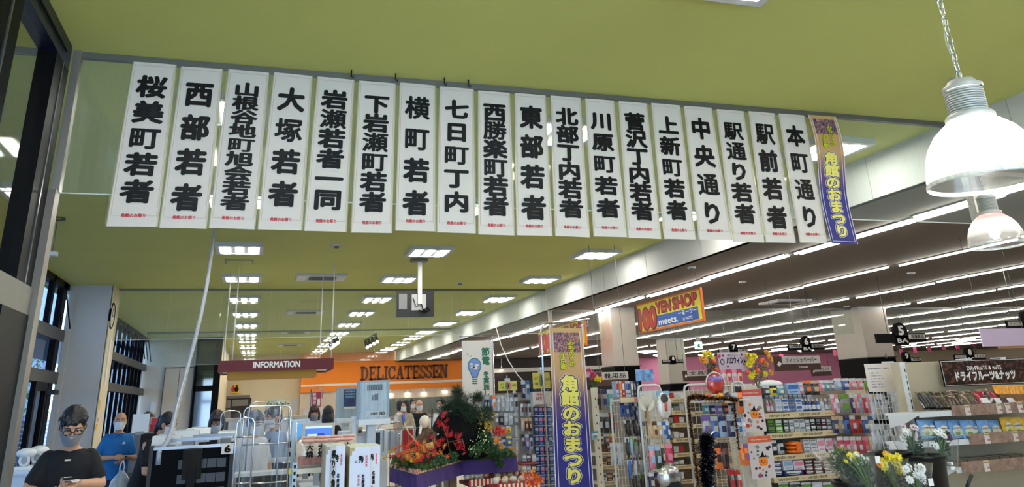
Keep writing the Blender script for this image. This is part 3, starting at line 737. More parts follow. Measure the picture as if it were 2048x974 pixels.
# recess beneath the fascia
struct('trim_2', MB().box(2.0, 10.5, 39.0, 39.3, 0, 2.25), mat('kitchen_wall', (206, 192, 176), 0.6, noise=0.04))
kc = thing('kitchen_counter', 'pale service counter under the orange fascia', 'counter', (6, 37.5, 0))
MB().box(3.6, 10.0, 37.2, 37.9, 0, 0.95).build('body', WHITE, kc); MB().box(3.55, 10.05, 37.15, 37.95, 0.95, 1.0).build('worktop', CHROME, kc)
MB().box(4.3, 9.6, 38.9, 38.98, 1.1, 1.85).build('glass_front', glassmat('kitchen_glass', (190, 200, 195), 2.5, 0.05, veil=0.2), kc)
sp = []
for k, (px, py) in enumerate(((781, 787), (815, 785.5), (848, 784), (890, 781), (1003, 740))):
    p = at(px, py, 38.95 if k < 4 else 38.6)
    s_ = thing('spotlight', '%s small warm spotlight %s' % (ords[k], 'from the left under the orange fascia' if k < 4 else 'on the dark header right of the orange fascia'), 'spotlight', p)
    MB().lathe([(0.02, 0.14), (0.06, 0.12), (0.08, 0.0), (0.07, 0.0)], n=12).build('can', WHITE, s_, local=True)
    MB().ball((0, 0, 0.01), 0.065, 10).build('bulb', mat('warm_bulb', (255, 240, 214), 0.5, emit=12), s_, local=True)
    MB().cyl((0, 0, 0.13), (0, 0, 2.25 - p.z + 0.02) if k < 4 else (0, 0, HS - p.z), 0.012, n=6).build('stem', WHITE, s_, local=True)
# dark brown header with white stripe
t = thing('fish_department_header', 'dark brown header with a white stripe right of the orange fascia', 'sign', (15, 38.9, 1.9))
MB().box(9.95, 18.4, 38.9, 39.25, 1.9, 3.49).build('board', mat('dark_brown', (40, 30, 30), 0.5), t)
MB().box(9.95, 18.4, 38.86, 38.9, 2.86, 3.05).build('white_stripe', WHITE, t)
# track lights on the far green ceiling
for k, (px, py) in enumerate(((665, 700), (740, 690))):
    q = at(px, py, 30.0)
    t = thing('track_light', 'black track of spotlights on the green ceiling, %s before the orange fascia' % ('left one' if k == 0 else 'right one'), 'spotlight', (q.x, 30, HC))
    MB().box(-0.02, 0.02, -1.6, 1.6, -0.03, 0).build('track', BLACK, t, local=True)
    for j in range(4):
        y = -1.4 + 0.9*j
        MB().cyl((0, y, -0.03), (0, y, -0.12), 0.012, n=6).cyl((0, y, -0.08), (0.04, y - 0.14, -0.28), 0.06, 0.065, 10).build('spot_head', BLACK, t, local=True)
        MB().ball((0.045, y - 0.15, -0.30), 0.055, 8).build('bulb', MATS['warm_bulb'], t, local=True)

# INFORMATION canopy sign
p0 = at(437, 725, 14.0); p1 = at(668, 718, 14.0); za = at(552, 738, 14).z; zb = at(552, 716, 14).z
t = thing('information_sign', 'hanging dark red INFORMATION sign with yellow underside', 'sign', ((p0.x+p1.x)/2, 14, za))
zt = at(552, 719, 14).z; zl = at(552, 741, 14).z
MB().box(p0.x, p1.x, 14.0, 14.05, zl, zt).box(p0.x, p0.x+0.04, 14.05, 15.3, zl, zt).box(p1.x-0.04, p1.x, 14.05, 15.3, zl, zt).box(p0.x, p1.x, 15.3, 15.35, zl, zt).build('fascia', mat('dark_red', (96, 12, 24), 0.5), t)
MB().box(p0.x+0.04, p1.x-0.04, 14.05, 15.3, zl+0.02, zl+0.04).build('soffit', WHITE, t)
MB().box(p0.x+0.14, p1.x-0.26, 14.25, 15.1, zl-0.10, zl+0.02).build('yellow_tray', mat('yellow_tray', (214, 160, 50), 0.5), t)
mb = MB(); put_line(mb, 'INFORMATION', front(13.995), at(507, 729, 14).x, at(600, 727, 14).x, at(553, 728.5, 14).z, 0.095, 0.045); mb.build('lettering', mat('sign_white', (236, 236, 232), 0.5), t)
for px, Yr in ((449, 15.2), (466, 14.1), (640, 15.2), (663, 14.1)):
    x = at(px, 700, Yr).x; x = min(max(x, p0.x + 0.03), p1.x - 0.03)
    MB().cyl((x, Yr, zt), (x, Yr, HC), 0.01, n=6).build('hanging_rod', WHITE, t)

# restroom sign and dark doorway on the cream wall
q = span(462, 478, 769, 786, 39.25)
t = thing('restroom_sign', 'small yellow sign with red and black figures on the cream wall', 'sign', ((q[0]+q[1])/2, 39.2, q[2]))
MB().box(q[0], q[1], 39.2, 39.3, q[2], q[3]).build('plate', mat('sign_yellow', (232, 196, 40), 0.5), t)
for k, m_ in ((0.3, RED), (0.7, INK)):
    x = q[0] + (q[1]-q[0])*k; h = q[3]-q[2]
    MB().prism([(x-0.06, q[2]+h*.15), (x+0.06, q[2]+h*.15), (x+0.1, q[2]+h*.55), (x+0.05, q[2]+h*.68), (x-0.05, q[2]+h*.68), (x-0.1, q[2]+h*.55)], 39.18, 39.2, 0, 'y').ball((x, 39.19, q[2]+h*.8), (0.05, 0.01, 0.05), 10).build('figure', m_, t)
q = span(440, 500, 796, 880, 39.2)
d4 = struct('door_4', MB().box(q[0], q[1], 39.15, 39.3, 0, q[3]), mat('dark_doorway', (44, 40, 40), 0.6))
for k, (a, b_, c_, d_) in enumerate(((447, 461, 800, 816), (464, 496, 799, 812), (447, 461, 818, 838))):
    r_ = span(a, b_, c_, d_, 39.1); MB().box(r_[0], r_[1], 39.1, 39.15, r_[2], r_[3]).build('notice', mat('notice_grey', (120, 118, 116), 0.6), d4)
q = at(452, 790, 39.2)
MB().box(span(438, 500, 791, 797, 39.1)[0], span(438, 500, 791, 797, 39.1)[1], 39.05, 39.3, span(438, 500, 791, 797, 39.1)[2], span(438, 500, 791, 797, 39.1)[3]).build('lintel', TAUPE, d4)

# clock, raceway and stickers on the pillar side
t = thing('wall_clock', 'round wall clock on the left pillar, seen almost edge on', 'clock', (-2.74, 17.02, 3.2))
MB().tube([(-2.744, 17.02 + 0.23*math.cos(a), 3.42 + 0.23*math.sin(a)) for a in [2*PI*k/32 for k in range(32)]], 0.022, 8, closed=True).build('rim', BLACK, t)
mb = MB(); mb.add([(-2.735, 17.02 + 0.22*math.cos(2*PI*k/32), 3.42 + 0.22*math.sin(2*PI*k/32)) for k in range(32)], [tuple(range(32))]); mb.build('dial', PAPER, t)
MB().box(-2.734, -2.73, 17.0, 17.02, 3.42, 3.57).box(-2.734, -2.73, 17.02, 17.12, 3.41, 3.43).build('hands', INK, t)
tag(MB().box(-2.744, -2.72, 17.1, 17.22, 2.15, 3.0).build('cable_raceway', WHITE), 'pale cable raceway on the side of the left pillar', 'raceway')
for k, (z0, z1, c_, nm) in enumerate(((1.72, 1.88, (214, 170, 40), 'topmost yellow'), (1.60, 1.68, (206, 206, 206), 'pale grey'), (1.50, 1.57, (196, 130, 160), 'pinkish'), (1.38, 1.47, (214, 170, 40), 'lowest yellow'))):
    tag(MB().box(-2.746, -2.738, 16.90, 17.05, z0, z1).build('sticker', rgbm(c_)), '%s sticker on the side of the left pillar' % nm, 'sticker')
q = span(301, 312, 804, 826, 29.2)
tag(bx(q[0], q[1], 29.18, 29.25, q[2], q[3], 'wall_panel', WPLAS), 'small white control box on the far left wall', 'control box')

# ------------------------------------------------------------------ 100 YEN SHOP boards, plane X = const
def yen_board(X, yn, yf, zb, zt, label, text=True, skew=0.0):
    t = thing('hanging_shop_sign', label, 'sign', (X, (yn+yf)/2, zb))
    MB().box(X, X+0.04, yn, yf, zb, zt).build('frame', mat('sign_orange', (226, 112, 40), 0.45), t)
    e = 0.035
    MB().box(X-0.004, X, yn+e, yf-e, zb+e, zt-e).build('yellow_panel', mat('sign_bright_yellow', (240, 214, 30), 0.4), t)
    L_ = yf - yn; H_ = zt - zb
    f = lambda u, v: (X-0.010, yf - u*L_, zb + v*H_)            # u from the far (left in view) end
    f2 = lambda u, v: (X-0.012, yf - u*L_, zb + v*H_)
    f3 = lambda u, v: (X-0.008, yf - u*L_, zb + v*H_)
    mb = MB(); m2 = MB()
    put_line(m2, '100', f3, 0.028, 0.325, 0.45, 0.70, 0.085, n=8); put_line(mb, '100', f, 0.045, 0.315, 0.46, 0.66, 0.055, n=8)
    put_line(m2, 'YEN', f3, 0.335, 0.565, 0.71, 0.36, 0.075); put_line(m2, 'SHOP', f3, 0.60, 0.945, 0.72, 0.36, 0.075)
    put_line(mb, 'YEN', f, 0.34, 0.56, 0.72, 0.32, 0.04); put_line(mb, 'SHOP', f, 0.605, 0.94, 0.73, 0.32, 0.04)
    m2.build('letter_outline', mat('maroon', (96, 20, 24), 0.4), t); mb.build('lettering', mat('sign_red', (196, 24, 30), 0.4), t)
    MB().quad((X-0.006, yf-0.335*L_, zb+.08*H_), (X-0.006, yf-0.945*L_, zb+.08*H_), (X-0.006, yf-0.945*L_, zb+.46*H_), (X-0.006, yf-0.335*L_, zb+.46*H_)).build('blue_panel', mat('sign_blue', (30, 84, 170), 0.4), t)
    mb = MB(); put_line(mb, 'meets.', f, 0.36, 0.655, 0.25, 0.22, 0.02); put_line(mb, 'ーミーツー', f, 0.67, 0.93, 0.37, 0.12, 0.03); put_line(mb, 'by WATTS', f, 0.73, 0.86, 0.18, 0.09, 0.02)
    mb.build('white_lettering', mat('sign_white', (236, 236, 232), 0.5), t)
    for y in (yn+0.12, yf-0.12): MB().cyl((X+0.02, y, zt), (X+0.02, y, HS), 0.004, n=5).build('hanging_wire', GREYM, t)
    return t
X = 7.0
A = atx(1272, 607, X); B_ = atx(1400, 577, X); zb_ = atx(1340, 655, X).z
yen_board(X, B_.y, A.y, atx(1275, 668, X).z, (A.z+B_.z)/2, 'yellow hanging 100 YEN SHOP board right of centre')
A = atx(1076, 662.7, 7.0); B_ = atx(1136.5, 646, 7.0)
yen_board(7.0, B_.y - 1.0, A.y, atx(1078, 708, 7.0).z, A.z, 'yellow 100 yen board farther back, mostly hidden by the tall festival banner')

# ------------------------------------------------------------------ aisle number signs
def aisle_sign(px, py, wpx, Y, num, sub, plates, label, tilt=0.0):
    c = at(px, py, Y); s = (at(px+wpx/2, py, Y).x - at(px-wpx/2, py, Y).x)
    t = thing('aisle_sign', label, 'sign', (c.x, Y, c.z))
    r = s*0.17
    MB().prism([(c.x + r*math.cos(2*PI*k/24), c.z + r*0.2 + r*1.12*math.sin(2*PI*k/24)) for k in range(24)], Y-0.03, Y+0.03, 0, 'y').box(c.x-r*0.9, c.x+r*0.9, Y-0.03, Y+0.03, c.z-r*1.3, c.z-r*0.2).build('number_disc', INK, t)
    mb = MB(); put_line(mb, num, front(Y-0.04), c.x-r*0.35 if len(num) == 1 else c.x-r*0.6, c.x+r*0.35 if len(num) == 1 else c.x+r*0.6, c.z+r*0.42, r*1.0, 0.05)
    if sub: put_line(mb, sub, front(Y-0.04), c.x-r*0.75, c.x+r*0.75, c.z-r*0.75, r*0.5, 0.03)
    mb.build('number', mat('sign_white', (236, 236, 232), 0.5), t)
    h = r*1.1
    for sgn, txt, kind in plates:
        a = c.x + sgn*r*0.9; b_ = c.x + sgn*s*0.62; a, b_ = min(a, b_), max(a, b_)
        MB().box(a, b_, Y-0.02, Y+0.02, c.z-h*0.9, c.z+h*0.05).build('plate', INK, t)
        if kind:
            MB().box(a+h*0.15, b_-h*0.15, Y-0.03, Y-0.02, c.z-h*0.55, c.z-h*0.08).build('name_panel', mat('plate_white', (206, 202, 196), 0.5), t)
            mb = MB(); put_line(mb, txt, front(Y-0.035), a+h*0.4, b_-h*0.4, c.z-h*0.31, h*0.28, 0.02); mb.build('lettering', INK, t)
    for dx in (-s*0.3, s*0.3): MB().cyl((c.x+dx, Y, c.z-h*0.2), (c.x+dx, Y, HS), 0.006, n=5).build('hanging_wire', GREYM, t)
aisle_sign(1800, 668, 80, 12.0, '5', 'BA', ((-1, '', 0), (1, '冷凍食品', 1)), 'nearer black disc aisle sign, numbered 5 BA, left of the pink hanging board')
aisle_sign(1611, 688, 58, 14.0, '6', 'BA', ((-1, '日用雑貨', 1), (1, '紙製品', 1)), 'smaller black disc aisle sign numbered 6 BA above the tissue paper sign')
aisle_sign(1466, 698, 48, 17.0, '7', '', ((-1, '文具用品', 1), (1, '化粧品', 1)), 'hanging aisle sign numbered 7 behind the Halloween board')
aisle_sign(1345, 720, 34, 17.0, '8', '', ((-1, 'キッチン用品', 1), (1, '消耗品', 1)), 'hanging aisle sign numbered 8 in front of the pink wall, left')
aisle_sign(1812, 716, 46, 15.0, '9', '', ((1, '洗剤', 1),), 'hanging aisle sign numbered 9 behind the slotted white upright')
aisle_sign(1938, 709, 50, 14.0, '8', 'BC', ((-1, 'リビング', 1), (1, 'タイル', 1)), 'hanging aisle sign numbered 8 above the dried fruit shelf')
aisle_sign(1208, 741, 30, 21.0, '10', '', ((-1, '衣料品', 1), (1, '靴下肌着', 1)), 'hanging aisle sign numbered 10 right of the festival banner')
aisle_sign(2052, 642, 66, 11.0, '4', '', ((-1, 'ガーデニング', 1),), 'hanging gardening aisle sign at the right edge')
def category_board(x0, x1, y0, y1, Y, txt, sub, label, icon=True):
    q = span(x0, x1, y0, y1, Y); h = q[3]-q[2]; w_ = q[1]-q[0]
    t = thing('category_sign', label, 'sign', ((q[0]+q[1])/2, Y, q[2]))
    MB().box(q[0], q[1], Y-0.01, Y+0.01, q[2], q[3]).build('board', mat('sign_brown', (78, 50, 42), 0.5), t)
    MB().box(q[0]+w_*.18, q[1], Y-0.02, Y-0.01, q[2]+h*.46, q[3]).build('white_panel', mat('plate_white', (206, 202, 196), 0.5), t)
    mb = MB(); put_line(mb, txt, front(Y-0.025), q[0]+w_*.25, q[1]-w_*.08, q[2]+h*.72, h*.28, 0.01); mb.build('lettering', INK, t)
    mb = MB(); put_line(mb, sub, front(Y-0.025), q[0]+w_*.5, q[1]-w_*.3, q[2]+h*.25, h*.16, 0.02)
    if icon: mb.prism([(q[0]+w_*.06, q[2]+h*.45), (q[0]+w_*.10, q[2]+h*.3), (q[0]+w_*.16, q[2]+h*.5), (q[0]+w_*.11, q[2]+h*.66)], Y-0.025, Y-0.012, 0, 'y')
    mb.build('white_lettering', mat('sign_white', (236, 236, 232), 0.5), t)
    for u in (.08, .92): MB().cyl((q[0]+w_*u, Y, q[3]-.02), (q[0]+w_*u, Y, HS if q[0] > XS else HC), 0.004, n=5).build('hanging_wire', GREYM, t)
    return t
category_board(1547, 1640, 712, 741, 12.5, 'ティッシュペーパー', 'Tissues', 'brown and white tissue paper category sign reading ティッシュペーパー')
category_board(1622, 1662, 733, 752, 15.0, 'ラッピング', '', 'smaller brown and white sign right below the tissue paper sign')
category_board(1192, 1256, 744, 772, 12.0, '靴用品', 'Footwear', 'brown and white footwear category sign reading 靴用品', False)
category_board(1366, 1412, 741, 762, 15.0, '文具', '', 'brown and white sign behind the Halloween flowers')
q = span(1963, 2056, 657, 692, 8.5)
t = thing('pink_hanging_board', 'blank pale pink hanging board at the right edge', 'sign', ((q[0]+q[1])/2, 8.5, q[2]))
MB().box(q[0], q[1], 8.5, 8.52, q[2], q[3]).build('board', mat('pale_pink', (226, 206, 232), 0.4), t)
MB().box(q[0]+0.3, q[1], 8.53, 8.55, q[2]-0.03, q[2]+0.02).build('wood_edge', mat('wood_edge', (206, 160, 110), 0.5), t)
for x in (q[0]+0.05, q[1]-0.05): MB().cyl((x, 8.51, q[3]), (x, 8.51, HS), 0.004, n=5).build('hanging_wire', GREYM, t)
# small pink squares hung in a row before the back wall, exit sign
for k, px in enumerate((1563, 1670, 1803, 1830, 1859, 1887, 1915, 1949)):
    q = at(px, (714, 706, 704, 700, 698, 694, 692, 688)[k], 36.0)
    hc_ = thing('hanging_card', '%s from the left of the small deep pink cards hung before the back wall' % ords[k], 'card', (q.x, 36, q.z), group='small pink cards at the back'); MB().box(-.12, .12, 0, .03, -.15, .15).build('card', mat('deep_pink', (170, 60, 104), 0.6), hc_, local=True); MB().cyl((0, .015, .14), (0, .015, HS-q.z), .006, n=5).build('string', GREYM, hc_, local=True)
q = at(1397, 692, 26)
t = thing('exit_sign', 'glowing pale green exit sign hanging from the sales ceiling', 'sign', (q.x, 26, q.z))
MB().box(q.x-0.14, q.x+0.14, 25.97, 26.03, q.z-0.1, q.z+0.14).build('face', mat('exit_face', (180, 240, 220), 0.5, emit=1.6), t)
MB().prism([(q.x-.03, q.z-.06), (q.x+.05, q.z-.06), (q.x+.03, q.z+.02), (q.x+.07, q.z+.05), (q.x-.02, q.z+.08), (q.x-.07, q.z)], 25.955, 25.97, 0, 'y').build('running_figure', mat('exit_green', (20, 130, 80), 0.5), t)
MB().box(q.x-0.1, q.x+0.1, 25.99, 26.01, q.z+0.14, HS).build('bracket', GREYM, t)

# ------------------------------------------------------------------ tall festival banner on its stand
Y = 8.5
a = at(1098, 656, Y); b_ = at(1164.5, 656.5, Y); c_ = at(1112, 985, Y); d_ = at(1189, 985, Y)
t = thing('tall_festival_banner', 'tall tan to navy banner reading 角館のおまつり hung on a chrome stand', 'banner', ((c_.x+d_.x)/2, Y, 0))
festival_banner(t, quadmap(((a.x, a.z), (b_.x, b_.z), (c_.x, c_.z), (d_.x, d_.z)), Y, lambda u, v: (0, -0.012*math.sin(v*PI*1.6))), b_.x-a.x, a.z-c_.z, 0.0025)
pz = at(1090, 650, Y); px_ = at(1090, 815, Y).x
MB().tube([(px_, Y, 0.03), (px_, Y, pz.z-0.06), (px_+0.02, Y, pz.z-0.01), (px_+0.07, Y, pz.z+0.01), (at(1179, 640, Y).x, Y, pz.z+0.06)], 0.011, 10).build('pole', CHROME, t)
MB().tube([(at(1174, 645, Y).x, Y, pz.z+0.05), (at(1174, 645, Y).x, Y-0.02, pz.z-0.02), (at(1150, 650, Y).x, Y-0.02, pz.z-0.02)], 0.006, 8).build('hook_arm', CHROME, t)
for u in (0.02, 0.98):
    x = a.x*(1-u)+b_.x*u; MB().cyl((x, Y-0.01, a.z-0.01), (x, Y-0.01, a.z+0.035), 0.012, n=8).build('clip', WHITE, t)
MB().lathe([(0.22, 0), (0.2, 0.03), (0.02, 0.05)], c=(px_, Y, 0), n=20).build('base', mat('stand_base', (120, 120, 124), 0.4), t)
MB().box(px_-0.018, px_+0.018, Y-0.02, Y+0.02, at(1093, 889, Y).z-0.03, at(1093, 889, Y).z+0.03).build('clamp', GREYM, t)

# ------------------------------------------------------------------ energy saving roll banner
Y = 10.8
q = span(925, 986, 681, 850, Y); w_ = q[1]-q[0]; zt = q[3]; zb = zt - w_*3.2
t = thing('energy_saving_banner', 'white upright banner with a light bulb and green 節電を実施しています lettering', 'banner', ((q[0]+q[1])/2, Y, 0))
MB().box(q[0], q[1], Y, Y+0.01, zb, zt).build('sheet', PAPER, t)
GR = mat('green_print', (24, 110, 84), 0.5); mb = MB()
for k, ch in enumerate('節電を実施しています'):
    s_ = 0.27 if k < 2 else 0.20
    put_char(mb, ch, front(Y-0.004), q[0]+w_*0.78, zt - w_*(0.35 + (0.28*k if k < 2 else 0.50+0.19*(k-1))), w_*s_, w_*s_, bold=0.04)
mb.build('lettering', GR, t); mb = MB()
for j, txt in enumerate(('皆様にはご不便を', 'おかけしますが', 'ご理解とご協力を', 'お願いいたします')):
    for k, ch in enumerate(txt): put_char(mb, ch, front(Y-0.004), q[0]+w_*(0.56-0.10*j), zt - w_*(1.62+0.085*k), w_*.085, w_*.085, bold=0.03, n=4)
mb.build('small_lettering', mat('grey_print', (70, 80, 80), 0.5), t)
cx = q[0]+w_*.40; cz = zt - w_*.78; mb = MB()
outl = [(cx + w_*.225*math.cos(math.radians(g)), cz + w_*.245*math.sin(math.radians(g))) for g in range(-50, 231, 14)] + [(cx-w_*.09, cz-w_*.36), (cx+w_*.09, cz-w_*.36)]
MB().prism(outl, Y-0.003, Y, 0, 'y').build('bulb_outline', GR, t)
MB().prism([(cx+(x-cx)*.9, cz+(z-cz)*.9) for x, z in outl], Y-0.006, Y-0.003, 0, 'y').build('bulb_sky', mat('print_blue', (110, 140, 200), 0.5), t)
mb = MB()
for dx, dz, r in ((-.06, -.04, .07), (.02, -.06, .09), (.08, .02, .06), (-.1, .06, .05)): mb.prism([(cx+w_*(dx+r*math.cos(2*PI*k/12)), cz+w_*(dz+r*.6*math.sin(2*PI*k/12))) for k in range(12)], Y-0.008, Y-0.006, 0, 'y')
mb.build('bulb_clouds', PAPER, t)
mb = MB()
for k in range(3): mb.box(cx-w_*.08, cx+w_*.08, Y-0.005, Y, cz-w_*(.42+.06*k), cz-w_*(.385+.06*k))
mb.build('bulb_screw', GR, t)
mb = MB()
for dx, dz in ((-.22, .36), (-.12, .30)): mb.prism([(cx+w_*(dx-.05), cz+w_*(dz+.02)), (cx+w_*dx, cz+w_*(dz-.02)), (cx+w_*(dx+.05), cz+w_*(dz+.03)), (cx+w_*dx, cz+w_*(dz+.01))], Y-0.004, Y, 0, 'y')
mb.build('bird', GR, t)
MB().prism([(q[0]+w_*x, zb + w_*z) for x, z in ((0.0, 0.2), (0.0, 0.42), (0.25, .62), (0.55, .72), (0.85, .68), (1.0, .6), (1.0, .2))], Y-0.003, Y, 0, 'y').build('green_hill', mat('leaf_print', (120, 176, 60), 0.5), t)
xx = q[1]+0.012
MB().tube([(xx, Y, 0.02), (xx, Y, zt+0.06), (q[0]-0.03, Y, zt+0.06)], 0.011, 8).build('pole', CHROME, t)
MB().lathe([(0.2, 0), (0.18, 0.03), (0.02, 0.04)], c=(xx, Y, 0), n=20).build('base', MATS['stand_base'], t)
# string of the ceiling down to the stationery wall
tag(MB().tube([tuple(at(px, py, Y)) for px, py, Y in ((992, 655, 9.8), (1002, 690, 9.6), (1017, 722, 9.5), (1035, 750, 9.4), (1052, 768, 9.3))], 0.006, 6).build('rope', mat('cord_white', (224, 220, 206), 0.5)), 'thin white cord hanging across beside the festival banner stand', 'cord')
# long flexible conduit from the ceiling down to register 6
pts = [(428, 462, 11.0), (424, 500, 10.7), (414, 570, 10.2), (402, 630, 9.7), (387, 690, 9.2), (368, 760, 8.6), (352, 820, 8.1), (343, 862, 7.8), (334, 884, 7.6)]
top = atz(430, 450, HC)
cp = [Vector((top.x, top.y, HC))] + [at(*p_) for p_ in pts] + [at(318, 905, 7.5), at(316, 930, 7.5)]
tag(MB().tube(cp, 0.021, 10).build('flexible_conduit', mat('conduit_grey', (150, 156, 170), 0.35, noise=0.2, nscale=60)), 'grey flexible conduit slanting from the green ceiling down to register 6', 'conduit')
# ================================================================== people
def fuse(mb, name, m, parent, voxel, smooth=4, sub=False):
    me = bpy.data.meshes.new('tmp'); me.from_pydata(mb.v, [], mb.f); me.update()
    o = bpy.data.objects.new('tmp', me); C.objects.link(o)
    r = o.modifiers.new('r', 'REMESH'); r.mode = 'VOXEL'; r.voxel_size = voxel
    s = o.modifiers.new('s', 'SMOOTH'); s.iterations = smooth; s.factor = 0.5
    bpy.context.view_layer.update()
    dg = bpy.context.evaluated_depsgraph_get(); me2 = bpy.data.meshes.new_from_object(o.evaluated_get(dg))
    bpy.data.objects.remove(o); bpy.data.meshes.remove(me)
    me2.name = name; me2.materials.clear(); me2.materials.append(m)
    me2.polygons.foreach_set('use_smooth', [True]*len(me2.polygons))
    me2.polygons.foreach_set('material_index', [0]*len(me2.polygons))
    ob = bpy.data.objects.new(name, me2); C.objects.link(ob); ob.parent = parent
    return ob
HAIR = mat('black_hair', (18, 15, 16), 0.45, noise=0.3, nscale=60, bump=0.6)
MASKW = mat('white_mask', (222, 226, 230), 0.7)
def loft(mb, rings, n=18):      # rings: (cx, cy, cz, rx, ry)
    vs = []; fs = []
    for cx, cy, cz, rx, ry in rings:
        for k in range(n):
            a = 2*PI*k/n; ca, sa = math.cos(a), math.sin(a)
            vs.append((cx + rx*math.copysign(abs(ca)**0.85, ca), cy + ry*math.copysign(abs(sa)**0.85, sa), cz))
    for i in range(len(rings)-1):
        for k in range(n): fs.append((i*n+k, i*n+(k+1)%n, (i+1)*n+(k+1)%n, (i+1)*n+k))
    fs.append(tuple(range(n))[::-1]); fs.append(tuple((len(rings)-1)*n+k for k in range(n)))
    mb.add(vs, fs, 0, True)
def limb(mb, pts, rs, n=12):
    P = []; R = []
    for i in range(len(pts)-1):
        a, b = Vector(pts[i]), Vector(pts[i+1])
        for k in range(4): P.append(a.lerp(b, k/4)); R.append(rs[i] + (rs[i+1]-rs[i])*k/4)
    P.append(Vector(pts[-1])); R.append(rs[-1])
    mb.tube(P, R, n)
    for p, r in zip(pts, rs): mb.ball(p, r*0.99, 10)
def hand(mb, wrist, dirv, nrm, side, sc=1.0, curl=0.8):
    d = Vector(dirv).normalized(); nv = Vector(nrm); nv = (nv - d*nv.dot(d)).normalized(); sd = d.cross(nv) * side
    w0 = Vector(wrist)
    for k in range(4):
        base = w0 + d*(0.028*sc) + sd*((k-1.5)*0.016*sc); tip = w0 + d*(0.088*sc) + sd*((k-1.5)*0.020*sc)
        mb.tube([base, base.lerp(tip, .5), tip], [0.014*sc, 0.0135*sc, 0.0115*sc], 8)
        L = (0.068, 0.078, 0.072, 0.056)[k]*sc; p = tip; ang = 0.25*curl; pts = [p]; 
        for j, fr in enumerate((0.45, 0.32, 0.23)):
            ang += 0.55*curl; p = p + (d*math.cos(ang) + nv*math.sin(ang))*L*fr; pts.append(p)
        mb.tube(pts, [0.0105*sc, 0.0095*sc, 0.0085*sc, 0.007*sc], 8)
    tb = w0 + d*0.03*sc - sd*0.022*sc
    mb.tube([tb, tb + d*0.03*sc - sd*0.022*sc + nv*0.01*sc, tb + d*0.062*sc - sd*0.026*sc + nv*0.022*sc], [0.014*sc, 0.0115*sc, 0.0085*sc], 8)
    mb.ball(w0 + d*0.045*sc, (0.034*sc, 0.034*sc, 0.03*sc), 10)

